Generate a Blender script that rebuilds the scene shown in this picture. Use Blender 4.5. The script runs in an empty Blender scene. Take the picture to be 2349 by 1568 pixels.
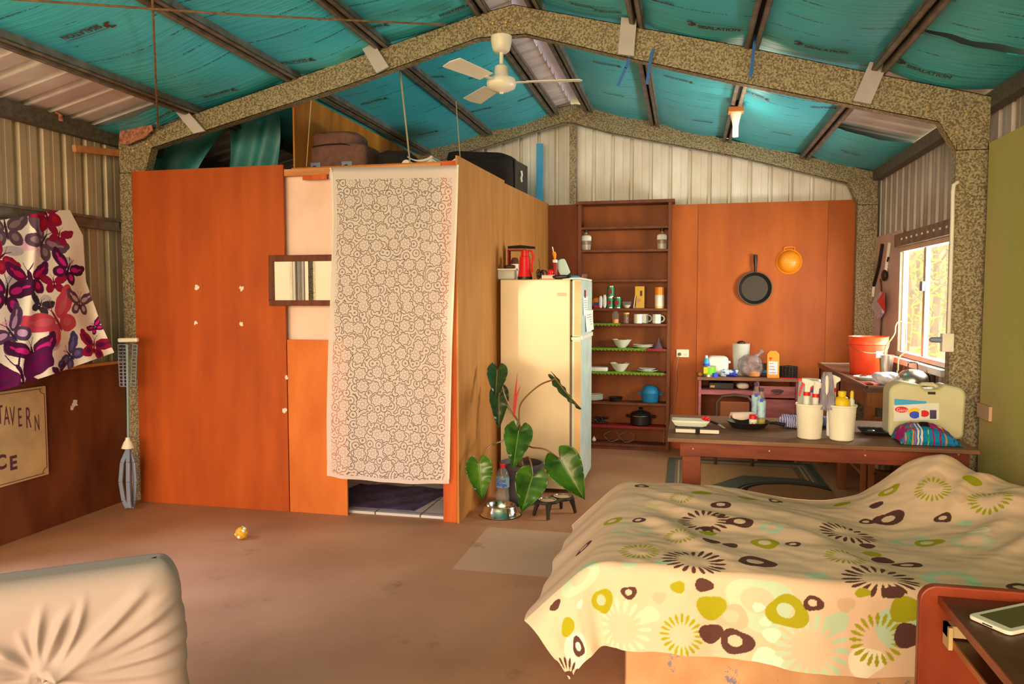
import bpy, bmesh, math, random
import numpy as np
from mathutils import Vector, Matrix
R = math.radians
random.seed(4)
sc = bpy.context.scene
col = sc.collection

# ---------------------------------------------------------------- camera
F_PX, YAW, PITCH, ROLL, EYE = 1716.94, .2273, .0594, -.0009, 1.4989
fw = Vector((-math.sin(YAW)*math.cos(PITCH), math.cos(YAW)*math.cos(PITCH), -math.sin(PITCH)))
_r = Vector((math.cos(YAW), math.sin(YAW), 0)); _u = _r.cross(fw)
RT = math.cos(ROLL)*_r + math.sin(ROLL)*_u
UP = -math.sin(ROLL)*_r + math.cos(ROLL)*_u
CAM = Vector((0, 0, EYE))
cd = bpy.data.cameras.new('camera'); cam = bpy.data.objects.new('camera', cd); col.objects.link(cam)
cd.sensor_width = 36; cd.lens = 36*F_PX/2349; cd.clip_start = .05; cd.clip_end = 200
m = Matrix((RT, UP, -fw)).transposed().to_4x4(); m.translation = CAM; cam.matrix_world = m
sc.camera = cam

# ---------------------------------------------------------------- light
sc.view_settings.view_transform = 'Standard'; sc.view_settings.look = 'None'
sc.view_settings.gamma = 1; sc.view_settings.use_curve_mapping = False
sc.view_settings.exposure = 0.32
sc.cycles.max_bounces = 8; sc.cycles.diffuse_bounces = 5; sc.cycles.transparent_max_bounces = 12
sc.cycles.use_denoising = True
sc.cycles.sample_clamp_indirect = 6
w = bpy.data.worlds.new('sky'); sc.world = w; w.use_nodes = True
nt = w.node_tree; bg = nt.nodes['Background']
tc = nt.nodes.new('ShaderNodeTexCoord'); sp = nt.nodes.new('ShaderNodeSeparateXYZ'); cr = nt.nodes.new('ShaderNodeValToRGB')
nt.links.new(tc.outputs['Generated'], sp.inputs[0]); nt.links.new(sp.outputs['Z'], cr.inputs['Fac'])
cr.color_ramp.elements[0].position = 0; cr.color_ramp.elements[0].color = (1.0, .66, .34, 1)
cr.color_ramp.elements[1].position = .6; cr.color_ramp.elements[1].color = (.8, .74, .72, 1)
e = cr.color_ramp.elements.new(.16); e.color = (1.0, .74, .42, 1)
nt.links.new(cr.outputs['Color'], bg.inputs['Color']); bg.inputs['Strength'].default_value = 1.0

def area(name, loc, target, sx, sy, power, color, spread=180):
    l = bpy.data.lights.new(name, 'AREA'); l.shape = 'RECTANGLE'; l.size = sx; l.size_y = sy
    l.energy = power; l.color = color; l.spread = R(spread)
    o = bpy.data.objects.new(name, l); col.objects.link(o); o.location = loc
    o.rotation_euler = (Vector(target)-Vector(loc)).to_track_quat('-Z', 'Y').to_euler()
    return o
area('daylight_front_opening', (-1.2, -13, 3.6), (-1.2, 6, 1.5), 16, 8, 4300, (1, .66, .38))
area('skylight_side_door', (-5.6, 2.0, 3.6), (-2.9, 2.9, 0), 1.6, 1.4, 260, (.66, .72, 1.0))
area('daylight_kitchen_window', (1.95, 5.98, 1.5), (-1, 6.3, 1.2), 1.1, .85, 110, (1, .88, .70))
gl = bpy.data.lights.new('fridge_patch_spot', 'SPOT'); gl.energy = 800; gl.color = (1, .72, .36); gl.spot_size = R(5.0); gl.spot_blend = .45; gl.shadow_soft_size = .03
go = bpy.data.objects.new('fridge_patch_spot', gl); col.objects.link(go); go.location = (-3.2, -3.2, 1.9)      # added spot for the warm reflected patch on the fridge; source unseen
go.rotation_euler = (Vector((-.99, 5.6, 1.30))-Vector((-3.2, -3.2, 1.9))).to_track_quat('-Z', 'Y').to_euler()
sl = bpy.data.lights.new('sun', 'SUN'); sl.energy = 3.2; sl.angle = R(1.5); sl.color = (1, .8, .52)
so = bpy.data.objects.new('sun', sl); col.objects.link(so); so.location = (8, -6, 8)
so.rotation_euler = Vector((.05, .35, -.9)).to_track_quat('-Z', 'Y').to_euler()

# ---------------------------------------------------------------- pixel rays (photo frame 2349x1568) to points of the room
def ray(px, py): return fw + RT*((px-1174.5)/F_PX) - UP*((py-784)/F_PX)
def at_x(px, py, X): d = ray(px, py); return CAM + d*(X/d.x)
def at_y(px, py, Y): d = ray(px, py); return CAM + d*(Y/d.y)
def at_z(px, py, Z): d = ray(px, py); return CAM + d*((Z-EYE)/d.z)
def mpp(p): return (Vector(p)-CAM).dot(fw)/F_PX          # metres per photo pixel at a point
XA = -1.08
def zt(x): return 3.344 - (.2415*(XA-x) if x < XA else .269*(x-XA))
def at_roof(px, py, off=0):
    d = ray(px, py); lo, hi = .5, 15
    for _ in range(50):
        mi = (lo+hi)/2; p = CAM+d*mi
        if p.z < zt(p.x)+off: lo = mi
        else: hi = mi
    return CAM+d*lo

# ---------------------------------------------------------------- materials
def lin(c): return tuple(((v/255)/12.92 if v/255 <= .04045 else ((v/255+.055)/1.055)**2.4) for v in c)
TINT = (1.0, .72, .47)
def A(*c, k=1.0):
    """surface colour from how it looks under the room's warm daylight"""
    return tuple(min(.88, max(.003, v*k/t)) for v, t in zip(lin(c), TINT))
def mat(name, c, rough=.6, metal=0, c2=None, scale=6, stretch=(1, 1, 1), bump=0, bscale=None, detail=4, lo=.35, hi=.65, trans=0, spec=.5, alpha=1, sheen=0):
    mt = bpy.data.materials.new(name); mt.use_nodes = True; nt = mt.node_tree; b = nt.nodes['Principled BSDF']
    b.inputs['Base Color'].default_value = (*c, 1); b.inputs['Roughness'].default_value = rough
    b.inputs['Metallic'].default_value = metal; b.inputs['Transmission Weight'].default_value = trans
    b.inputs['Specular IOR Level'].default_value = spec; b.inputs['Alpha'].default_value = alpha
    c2 = c2 or tuple(v*.86 for v in c)
    tc = nt.nodes.new('ShaderNodeTexCoord'); mp = nt.nodes.new('ShaderNodeMapping'); mp.inputs['Scale'].default_value = stretch
    n = nt.nodes.new('ShaderNodeTexNoise'); n.inputs['Scale'].default_value = scale; n.inputs['Detail'].default_value = detail
    r = nt.nodes.new('ShaderNodeValToRGB'); r.color_ramp.elements[0].position = lo; r.color_ramp.elements[1].position = hi
    r.color_ramp.elements[0].color = (*c2, 1); r.color_ramp.elements[1].color = (*c, 1)
    nt.links.new(tc.outputs['Object'], mp.inputs[0]); nt.links.new(mp.outputs[0], n.inputs['Vector'])
    nt.links.new(n.outputs['Fac'], r.inputs[0]); nt.links.new(r.outputs[0], b.inputs['Base Color'])
    if bump:
        bn = nt.nodes.new('ShaderNodeBump'); bn.inputs['Strength'].default_value = bump; bn.inputs['Distance'].default_value = .01
        src = n
        if bscale:
            src = nt.nodes.new('ShaderNodeTexNoise'); src.inputs['Scale'].default_value = bscale; nt.links.new(mp.outputs[0], src.inputs['Vector'])
        nt.links.new(src.outputs['Fac'], bn.inputs['Height']); nt.links.new(bn.outputs[0], b.inputs['Normal'])
    mt['b'] = 1
    return mt
def vmat(name, rough=.8, bump=.15):
    mt = bpy.data.materials.new(name); mt.use_nodes = True; nt = mt.node_tree; b = nt.nodes['Principled BSDF']
    a = nt.nodes.new('ShaderNodeVertexColor'); a.layer_name = 'print'
    nt.links.new(a.outputs['Color'], b.inputs['Base Color']); b.inputs['Roughness'].default_value = rough
    b.inputs['Specular IOR Level'].default_value = .15
    n = nt.nodes.new('ShaderNodeTexNoise'); n.inputs['Scale'].default_value = 260
    tc = nt.nodes.new('ShaderNodeTexCoord'); nt.links.new(tc.outputs['Object'], n.inputs['Vector'])
    bn = nt.nodes.new('ShaderNodeBump'); bn.inputs['Strength'].default_value = bump; bn.inputs['Distance'].default_value = .002
    nt.links.new(n.outputs['Fac'], bn.inputs['Height']); nt.links.new(bn.outputs[0], b.inputs['Normal'])
    return mt
def wood(name, c, c2, sx=(9, 9, .8), rough=.55, scale=3, bump=.1, lo=.3, hi=.7, spec=.3):
    return mat(name, c, rough, c2=c2, scale=scale, stretch=sx, bump=bump, detail=7, lo=lo, hi=hi, spec=spec)

M = {}
M['ply_orange'] = wood('ply_orange', A(178, 72, 18), A(152, 56, 12), (3.2, 3.2, .6), scale=2.2)
M['ply_low'] = wood('ply_low', A(214, 108, 38), A(188, 84, 26), (3, 3, 1.2), scale=1.8)
M['ply_side'] = wood('ply_side', A(188, 116, 50), A(168, 98, 40), (5, 6, 1.2), scale=1.7)
M['ply_rear'] = wood('ply_rear', A(180, 82, 22), A(150, 62, 15), (3, 3, .8), scale=1.5)
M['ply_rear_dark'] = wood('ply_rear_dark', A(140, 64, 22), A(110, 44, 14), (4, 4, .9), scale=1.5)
M['ply_left'] = wood('ply_left', A(118, 56, 22), A(78, 32, 12), (4, 3, 1.2), scale=1.6)
M['ply_loft'] = wood('ply_loft', A(190, 112, 28), A(150, 74, 18), (4, 5, 1), scale=1.6)
M['pine'] = wood('pine', A(205, 130, 70), A(180, 100, 48), (1, 6, 6), scale=3)
M['stud'] = wood('stud', A(205, 88, 28), A(170, 60, 16), (8, 8, .6), scale=3)
M['shelf'] = wood('shelf', A(120, 58, 30), A(84, 36, 18), (5, 5, 1), scale=2)
M['shelf_back'] = wood('shelf_back', A(140, 66, 20), A(108, 46, 12), (4, 4, 1), scale=1.6)
M['table_top'] = wood('table_top', A(140, 92, 58), A(100, 58, 36), (.8, 14, 4), scale=3)
M['table_base'] = wood('table_base', A(130, 54, 26), A(92, 32, 16), (1.2, 6, 6), scale=3)
M['desk_pink'] = wood('desk_pink', A(176, 96, 84), A(140, 62, 56), (1.5, 6, 8), scale=3)
M['desk_top'] = wood('desk_top', A(150, 96, 62), A(116, 66, 42), (1.2, 6, 6), scale=3)
M['bench_wood'] = wood('bench_wood', A(158, 84, 36), A(120, 56, 24), (4, 4, 1), scale=3)
M['cherry'] = wood('cherry', A(140, 50, 19), A(104, 30, 10), (3, 3, 1), scale=3, rough=.4)
M['cherry_dark'] = wood('cherry_dark', A(94, 44, 20), A(70, 28, 12), (2, 5, 5), scale=3, rough=.35)
M['white_paint'] = mat('white_paint', A(225, 195, 160), .5)
M['green_board'] = mat('green_board', A(176, 156, 74), .85, c2=A(196, 150, 84), scale=1.6, lo=.32, hi=.62, detail=5, bump=.05)
M['pink_wall'] = mat('pink_wall', A(238, 186, 150), .8, c2=A(226, 170, 132), scale=3)
M['cladding_l'] = mat('cladding_l', A(196, 162, 118), .45, c2=A(170, 136, 96), scale=2.5, metal=.15)
M['cladding_g'] = mat('cladding_g', A(236, 212, 176), .5, c2=A(214, 184, 146), scale=2.5, stretch=(2, 2, .7))
M['cladding_r'] = mat('cladding_r', A(176, 150, 124), .4, c2=A(150, 124, 100), scale=2.5, metal=.15)
M['roof_sheet'] = mat('roof_sheet', A(232, 200, 176), .35, c2=A(206, 170, 146), scale=3, metal=.05)
M['purlin'] = mat('purlin', A(134, 112, 88), .5, c2=A(104, 84, 64), scale=14, metal=.3)
M['slot'] = mat('slot', A(52, 40, 30), .8)
M['eave'] = mat('eave', A(98, 84, 62), .6, c2=A(74, 62, 46), scale=40)
M['plate'] = mat('plate', A(190, 164, 142), .5)
M['white_plastic'] = mat('white_plastic', A(236, 206, 164), .35)
M['fridge'] = mat('fridge', A(226, 186, 134), .3, c2=A(220, 180, 128), scale=2)
M['fridge_door'] = mat('fridge_door', A(212, 218, 212), .2)
M['fridge_trim'] = mat('fridge_trim', A(232, 170, 104), .4)
M['rubber'] = mat('rubber', A(120, 90, 62), .7)
M['black'] = mat('black', (.012, .011, .012), .45)
M['black_cloth'] = mat('black_cloth', (.008, .008, .009), .9, c2=(.014, .013, .014), scale=30)
M['grey'] = mat('grey', A(128, 124, 128), .4)
M['chrome'] = mat('chrome', (.8, .76, .72), .18, metal=1)
M['steel'] = mat('steel', (.7, .66, .6), .3, metal=1)
M['red'] = mat('red', A(226, 20, 24), .35)
M['dred'] = mat('dred', A(150, 14, 22), .6)
M['orange'] = mat('orange', A(250, 130, 20), .4)
M['bucket'] = mat('bucket', A(255, 62, 20), .35)
M['yellow'] = mat('yellow', A(240, 178, 20), .4)
M['teal'] = mat('teal', A(30, 120, 150), .45)
M['blue'] = mat('blue', A(40, 70, 190), .5)
M['lblue'] = mat('lblue', A(60, 150, 200), .5)
M['green'] = mat('green', A(28, 120, 70), .45)
M['lime'] = mat('lime', A(130, 160, 30), .8, c2=A(90, 120, 20), scale=60)
M['limebox'] = mat('limebox', A(120, 190, 40), .5)
M['cream'] = mat('cream', A(238, 216, 172), .4)
M['ceramic'] = mat('ceramic', A(226, 206, 168), .2)
M['paper'] = mat('paper', A(228, 220, 212), .7)
M['pages'] = mat('pages', A(240, 196, 160), .7)
M['brown_cloth'] = mat('brown_cloth', A(116, 72, 54), .85, c2=A(98, 58, 42), scale=20, bump=.2)
M['timber_dark'] = mat('timber_dark', A(70, 36, 22), .5)
M['soil'] = mat('soil', A(60, 36, 22), .95)
M['pot'] = mat('pot', A(66, 54, 54), .6)
M['leaf'] = mat('leaf', A(66, 100, 16), .25, c2=A(30, 62, 12), scale=9)
M['leaf_dark'] = mat('leaf_dark', A(38, 62, 26), .3, c2=A(24, 44, 18), scale=9)
M['leaf_rib'] = mat('leaf_rib', A(104, 128, 34), .4)
M['stem'] = mat('stem', A(120, 96, 50), .4, c2=A(130, 60, 34), scale=8)
M['newleaf'] = mat('newleaf', A(200, 50, 40), .4)
M['ink'] = mat('ink', A(34, 62, 62), .7)
M['brand_brown'] = mat('brand_brown', A(92, 40, 24), .7)
M['plum'] = mat('plum', A(84, 34, 48), .7)
M['purple'] = mat('purple', A(88, 66, 86), .9, c2=A(66, 48, 66), scale=20)
M['gold'] = mat('gold', A(200, 150, 80), .4, metal=.3)
M['rod'] = mat('rod', A(140, 96, 52), .6, c2=A(110, 70, 38), scale=30)
M['foil_loose'] = mat('foil_loose', A(66, 128, 112), .5, c2=A(50, 104, 90), scale=6, bump=.5)
M['rope'] = mat('rope', A(170, 140, 96), .8)
M['clear'] = mat('clear', (.55, .56, .56), .06, alpha=.2, spec=.8)
M['frost'] = mat('frost', A(226, 218, 200), .35, alpha=.72)
M['gas'] = mat('gas', A(150, 130, 110), .3, alpha=.45)
M['liquid'] = mat('liquid', A(220, 190, 160), .2, alpha=.5)
M['poly'] = mat('poly', A(206, 182, 130), .4, c2=A(192, 166, 112), scale=3)
M['glass'] = mat('glass', (.9, .92, .9), .05, alpha=.12)
M['galv'] = None
def spangle():
    mt = mat('galvanised', A(178, 156, 114), .5, metal=.15); nt = mt.node_tree; b = nt.nodes['Principled BSDF']
    tc = nt.nodes.new('ShaderNodeTexCoord'); v = nt.nodes.new('ShaderNodeTexVoronoi'); v.inputs['Scale'].default_value = 105
    n = nt.nodes.new('ShaderNodeTexNoise'); n.inputs['Scale'].default_value = 85; n.inputs['Detail'].default_value = 2
    mx = nt.nodes.new('ShaderNodeMixRGB'); mx.inputs['Fac'].default_value = .35
    nt.links.new(tc.outputs['Object'], v.inputs['Vector']); nt.links.new(tc.outputs['Object'], n.inputs['Vector'])
    nt.links.new(n.outputs['Fac'], mx.inputs[1]); nt.links.new(v.outputs['Color'], mx.inputs[2])
    bw = nt.nodes.new('ShaderNodeRGBToBW'); nt.links.new(mx.outputs[0], bw.inputs[0])
    r = nt.nodes.new('ShaderNodeValToRGB'); r.color_ramp.elements[0].position = .4; r.color_ramp.elements[1].position = .6
    r.color_ramp.elements[0].color = (*A(104, 80, 50), 1); r.color_ramp.elements[1].color = (*A(166, 138, 94), 1)
    nt.links.new(bw.outputs[0], r.inputs[0]); nt.links.new(r.outputs[0], b.inputs['Base Color'])
    return mt
M['galv'] = spangle()

# ---------------------------------------------------------------- mesh builder
WO = {}
def empty(name, loc, label=None, cat=None, group=None, kind=None):
    o = bpy.data.objects.new(name, None); col.objects.link(o); o.location = loc; o.empty_display_size = .05
    WO[o] = Vector(loc); tag(o, label, cat, group, kind); return o
def tag(o, label=None, cat=None, group=None, kind=None):
    if label: o['label'] = label
    if cat: o['category'] = cat
    if group: o['group'] = group
    if kind: o['kind'] = kind
    return o
class MB:
    def __init__(s): s.v = []; s.f = []; s.m = []; s.mats = []
    def mi(s, mt):
        if mt is None: return 0
        if mt not in s.mats: s.mats.append(mt)
        return s.mats.index(mt)
    def add(s, vs, fs, mt=None):
        n = len(s.v); i = s.mi(mt); s.v += [tuple(v) for v in vs]
        s.f += [tuple(a+n for a in f) for f in fs]; s.m += [i]*len(fs); return s
    def box(s, x0, x1, y0, y1, z0, z1, mt=None):
        return s.add([(x0,y0,z0),(x1,y0,z0),(x1,y1,z0),(x0,y1,z0),(x0,y0,z1),(x1,y0,z1),(x1,y1,z1),(x0,y1,z1)],
            [(0,3,2,1),(4,5,6,7),(0,1,5,4),(1,2,6,5),(2,3,7,6),(3,0,4,7)], mt)
    def obox(s, c, size, rot=None, mt=None):
        c = Vector(c); rm = rot or Matrix.Identity(3); vs = []
        for dz in (-.5,.5):
            for dx, dy in ((-.5,-.5),(.5,-.5),(.5,.5),(-.5,.5)): vs.append(c+rm@Vector((dx*size[0],dy*size[1],dz*size[2])))
        return s.add(vs, [(0,3,2,1),(4,5,6,7),(0,1,5,4),(1,2,6,5),(2,3,7,6),(3,0,4,7)], mt)
    def bar(s, p, q, wd, th, up=(0,0,1), mt=None):
        p, q = Vector(p), Vector(q); d = (q-p); L = d.length; d.normalize(); side = d.cross(Vector(up))
        if side.length < 1e-4: side = Vector((1,0,0))
        side.normalize(); u2 = side.cross(d)
        return s.obox((p+q)/2, (L, wd, th), Matrix((d, side, u2)).transposed(), mt)
    def prism(s, poly, vec, mt=None):
        """polygon of 3D points pushed along vec"""
        n = len(poly); vec = Vector(vec); vs = [Vector(p) for p in poly]; vs += [p+vec for p in vs]
        fs = [tuple(range(n)), tuple(range(2*n-1, n-1, -1))]+[(i, i+n, (i+1) % n+n, (i+1) % n) for i in range(n)]
        return s.add(vs, fs, mt)
    def tube(s, pts, r, n=8, mt=None, closed=False):
        pts = [Vector(p) for p in pts]; rs = r if isinstance(r, (list, tuple)) else [r]*len(pts); rings = []; prev = None
        for i, p in enumerate(pts):
            a = pts[max(0, i-1)] if not closed else pts[i-1]; b = pts[min(len(pts)-1, i+1)] if not closed else pts[(i+1) % len(pts)]
            d = (b-a).normalized()
            if prev is None: prev = d.cross(Vector((0,0,1)) if abs(d.z) < .9 else Vector((1,0,0))).normalized()
            x = (prev-d*prev.dot(d)).normalized(); y = d.cross(x); prev = x
            rings.append([p+(x*math.cos(2*math.pi*k/n)+y*math.sin(2*math.pi*k/n))*rs[i] for k in range(n)])
        vs = [v for rg in rings for v in rg]; fs = []; m_ = len(rings)
        for i in range(m_ if closed else m_-1):
            j = (i+1) % m_
            for k in range(n): fs.append((i*n+k, i*n+(k+1) % n, j*n+(k+1) % n, j*n+k))
        if not closed: fs += [tuple(range(n-1, -1, -1)), tuple((m_-1)*n+k for k in range(n))]
        return s.add(vs, fs, mt)
    def lathe(s, c, prof, n=24, mt=None, axis=None, sx=1, sy=1, ang=0):
        """prof = (radius, height) list; axis = optional 3x3"""
        c = Vector(c); vs = []; fs = []; rm = axis or Matrix.Identity(3)
        for r_, h in prof:
            for k in range(n):
                a = 2*math.pi*k/n; v = Vector((r_*math.cos(a)*sx, r_*math.sin(a)*sy, h))
                if ang: v = Matrix.Rotation(ang, 3, 'Z')@v
                vs.append(c+rm@v)
        for i in range(len(prof)-1):
            for k in range(n): fs.append((i*n+k, i*n+(k+1) % n, (i+1)*n+(k+1) % n, (i+1)*n+k))
        if prof[0][0] > 1e-5: fs.append(tuple(range(n-1, -1, -1)))
        if prof[-1][0] > 1e-5: fs.append(tuple((len(prof)-1)*n+k for k in range(n)))
        return s.add(vs, fs, mt)
    def ball(s, c, r, n=16, mt=None, sq=(1, 1, 1)):
        c = Vector(c); vs = []; fs = []; m_ = n//2
        for i in range(m_+1):
            t = math.pi*i/m_
            for k in range(n): vs.append(c+Vector((r*sq[0]*math.sin(t)*math.cos(2*math.pi*k/n), r*sq[1]*math.sin(t)*math.sin(2*math.pi*k/n), r*sq[2]*math.cos(t))))
        for i in range(m_):
            for k in range(n): fs.append((i*n+k, (i+1)*n+k, (i+1)*n+(k+1) % n, i*n+(k+1) % n))
        return s.add(vs, fs, mt)
    def surf(s, fn, nu, nv, mt=None):
        vs = [fn(i/nu, j/nv) for j in range(nv+1) for i in range(nu+1)]
        fs = [(j*(nu+1)+i, j*(nu+1)+i+1, (j+1)*(nu+1)+i+1, (j+1)*(nu+1)+i) for j in range(nv) for i in range(nu)]
        return s.add(vs, fs, mt)
    def build(s, name, mt=None, parent=None, smooth=False, bevel=0, solid=0, label=None, cat=None, group=None, kind=None, base=True):
        me = bpy.data.meshes.new(name)
        if parent is not None: org = WO[parent]
        else:
            a = np.array(s.v); org = Vector(((a[:,0].min()+a[:,0].max())/2, (a[:,1].min()+a[:,1].max())/2, a[:,2].min()))
        me.from_pydata([tuple(Vector(v)-org) for v in s.v], [], s.f)
        if mt is not None and not s.mats: me.materials.append(mt)
        for q in s.mats: me.materials.append(q)
        if s.mats: me.polygons.foreach_set('material_index', s.m)
        bm = bmesh.new(); bm.from_mesh(me); bmesh.ops.remove_doubles(bm, verts=bm.verts, dist=1e-5)
        bmesh.ops.recalc_face_normals(bm, faces=bm.faces); bm.to_mesh(me); bm.free()
        o = bpy.data.objects.new(name, me); col.objects.link(o)
        if smooth:
            me.polygons.foreach_set('use_smooth', [True]*len(me.polygons))
            try: me.set_sharp_from_angle(angle=R(40))
            except Exception: pass
        if bevel:
            bv = o.modifiers.new('bevel', 'BEVEL'); bv.width = bevel; bv.segments = 2; bv.limit_method = 'ANGLE'
        if solid:
            so_ = o.modifiers.new('solid', 'SOLIDIFY'); so_.thickness = solid; so_.offset = 0
        if parent is not None: o.parent = parent
        else: o.location = org
        WO[o] = org
        tag(o, label, cat, group, kind); return o
def P_(name, mb, mt, parent, **k): return mb.build(name, mt, parent, **k)
def dup(root, off, label=None):
    def rec(o, par):
        c = o.copy(); col.objects.link(c)
        if par is not None: c.parent = par
        for ch in list(o.children): rec(ch, c)
        return c
    c = rec(root, None); c.location = root.location+Vector(off)
    if label: c['label'] = label
    return c
FONT = {}
def text_mesh(body, size, name, mt, origin, xdir, ydir, parent=None, squeeze=1, extr=.0006, bold=0):
    """flat lettering; origin = left end of the baseline"""
    cu = bpy.data.curves.new('t', 'FONT'); cu.body = body; cu.size = size; cu.extrude = extr; cu.offset = bold
    t = bpy.data.objects.new('t', cu); me = bpy.data.meshes.new_from_object(t)
    xd, yd = Vector(xdir).normalized(), Vector(ydir).normalized(); zd = xd.cross(yd)
    org = WO[parent] if parent is not None else Vector(origin)
    for v in me.vertices: v.co = Vector(origin)+xd*v.co.x*squeeze+yd*v.co.y+zd*v.co.z-org
    me.materials.clear(); me.materials.append(mt); me.name = name
    o = bpy.data.objects.new(name, me); col.objects.link(o)
    if parent is not None: o.parent = parent
    else: o.location = org
    WO[o] = org
    bpy.data.objects.remove(t); bpy.data.curves.remove(cu); return o
def smooth(pts, n=6):
    pts = [Vector(p) for p in pts]; q = [pts[0]*2-pts[1]]+pts+[pts[-1]*2-pts[-2]]; out = []
    for i in range(1, len(q)-2):
        for j in range(n):
            t = j/n; a, b, c, d = q[i-1:i+3]; out.append(.5*((2*b)+(c-a)*t+(2*a-5*b+4*c-d)*t*t+(3*b-a-3*c+d)*t**3))
    return out+[pts[-1]]
def vnoise(x, y, seed=0, n=64):
    rs = np.random.RandomState(seed); g = rs.rand(n, n)
    xi = np.floor(x).astype(int); yi = np.floor(y).astype(int); fx = x-xi; fy = y-yi
    fx = fx*fx*(3-2*fx); fy = fy*fy*(3-2*fy); a = g[xi % n, yi % n]; b = g[(xi+1) % n, yi % n]; c = g[xi % n, (yi+1) % n]; d = g[(xi+1) % n, (yi+1) % n]
    return (a*(1-fx)+b*fx)*(1-fy)+(c*(1-fx)+d*fx)*fy-.5

# ================================================================ THE SHELL
def structure(mb, name, mt, parent=None, **k): return mb.build(name, mt, parent, kind='structure', **k)

# floor
def floor_mat():
    mt = mat('concrete', A(192, 126, 80), .7, c2=A(160, 100, 60), scale=1.3, detail=6, lo=.3, hi=.7, bump=.05, bscale=40, spec=.3); nt = mt.node_tree
    b = nt.nodes['Principled BSDF']; base = b.inputs['Base Color'].links[0].from_socket
    tc = nt.nodes.new('ShaderNodeTexCoord'); s_ = nt.nodes.new('ShaderNodeSeparateXYZ'); nt.links.new(tc.outputs['Object'], s_.inputs[0])
    def mth(op, a, b_):
        q = nt.nodes.new('ShaderNodeMath'); q.operation = op
        for i, v in enumerate((a, b_)):
            if isinstance(v, (int, float)): q.inputs[i].default_value = v
            else: nt.links.new(v, q.inputs[i])
        return q.outputs[0]
    X, Y = s_.outputs['X'], s_.outputs['Y']      # object origin: centre of the slab
    ox, oy = (-4.1+1.75)/2, (-2.2+7.7)/2
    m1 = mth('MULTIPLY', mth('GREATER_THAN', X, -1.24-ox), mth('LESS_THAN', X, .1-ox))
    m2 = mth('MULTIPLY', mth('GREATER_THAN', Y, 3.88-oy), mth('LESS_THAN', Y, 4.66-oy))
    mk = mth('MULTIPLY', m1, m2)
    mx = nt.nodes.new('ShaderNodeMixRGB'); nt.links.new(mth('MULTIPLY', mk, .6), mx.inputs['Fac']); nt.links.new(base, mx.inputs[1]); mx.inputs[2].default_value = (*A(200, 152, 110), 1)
    # dark scuffs
    n = nt.nodes.new('ShaderNodeTexNoise'); n.inputs['Scale'].default_value = 3.2; n.inputs['Detail'].default_value = 9; n.inputs['Roughness'].default_value = .68
    r = nt.nodes.new('ShaderNodeValToRGB'); r.color_ramp.elements[0].position = .62; r.color_ramp.elements[1].position = .74
    nt.links.new(tc.outputs['Object'], n.inputs['Vector']); nt.links.new(n.outputs['Fac'], r.inputs[0])
    m3 = nt.nodes.new('ShaderNodeMixRGB'); m3.inputs[2].default_value = (*A(112, 70, 44), 1)
    nt.links.new(mth('MULTIPLY', r.outputs[0], .6), m3.inputs['Fac']); nt.links.new(mx.outputs[0], m3.inputs[1]); nt.links.new(m3.outputs[0], b.inputs['Base Color'])
    return mt
structure(MB().box(-4.1, 1.75, -2.2, 7.7, -.12, 0), 'floor', floor_mat())
structure(MB().surf(lambda u, v: Vector((-30+60*u, -30+60*v, -.13)), 4, 4), 'ground', mat('dry_ground', A(214, 180, 110), .95, c2=A(170, 150, 80), scale=.6))

def ribbed(mb, along, a0, a1, b0, b1, org, normal, pitch=.185, depth=.028, wt=.022, wb=.05, mt=None, phase=0, top=None):
    """trapezoid-ribbed sheet; along = unit vector across the ribs, ribs rise towards normal"""
    along, normal, org = Vector(along), Vector(normal), Vector(org); prof = []
    k0 = math.floor((a0-phase)/pitch)-1; k1 = math.ceil((a1-phase)/pitch)+1
    for k in range(k0, k1):
        c = phase+k*pitch
        prof += [(c-wb/2, 0), (c-wt/2, depth), (c+wt/2, depth), (c+wb/2, 0), (c+pitch*.42, 0), (c+pitch*.44, .0025), (c+pitch*.56, .0025), (c+pitch*.58, 0)]
    prof = [(min(max(a, a0), a1), d) for a, d in prof]
    prof = [p for i, p in enumerate(prof) if i == 0 or p[0] > prof[i-1][0]+1e-6]
    bdir = b0[0]; vs = []; fs = []
    for a, d in prof:
        z1 = top(a) if top else b1
        vs += [org+along*a+normal*d+Vector(bdir)*b0[1], org+along*a+normal*d+Vector(bdir)*z1]
    for i in range(len(prof)-1): fs.append((2*i, 2*i+1, 2*i+3, 2*i+2))
    mb.add(vs, fs, mt); return mb
UPV = (0, 0, 1)
wl = MB()
ribbed(wl, (0,1,0), 3.05, 7.68, (UPV, 0.0), 2.74, (-4.1, 0, 0), (-1,0,0), pitch=.181, phase=3.936, wt=.03, wb=.055)
ribbed(wl, (0,1,0), -2.2, .3, (UPV, 0.0), 2.74, (-4.1, 0, 0), (-1,0,0), pitch=.181, phase=3.936, wt=.03, wb=.055)
ribbed(wl, (0,1,0), .3, 3.05, (UPV, 2.25), 2.74, (-4.1, 0, 0), (-1,0,0), pitch=.181, phase=3.936, wt=.03, wb=.055)
structure(wl, 'wall_left', M['cladding_l'])
WX = 1.72; WY0, WY1, WZ0, WZ1 = 5.36, 6.62, 1.03, 1.90
wr = MB()
for (a, b, c, d) in ((-2.2, WY0, 0, 2.64), (WY1, 7.68, 0, 2.64), (WY0, WY1, 0, WZ0), (WY0, WY1, WZ1, 2.64)):
    ribbed(wr, (0,1,0), a, b, (UPV, c), d, (WX, 0, 0), (1,0,0), pitch=.176, phase=5.68, wt=.035, wb=.06)
structure(wr, 'wall_right', M['cladding_r'])
wg = MB()
ribbed(wg, (1,0,0), -4.1, WX, (UPV, 0), 3, (0, 7.68, 0), (0,1,0), pitch=.19, phase=-.735, wt=.02, wb=.048, depth=.042, top=lambda a: zt(a)+.08)
structure(wg, 'wall_rear', M['cladding_g'])
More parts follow.
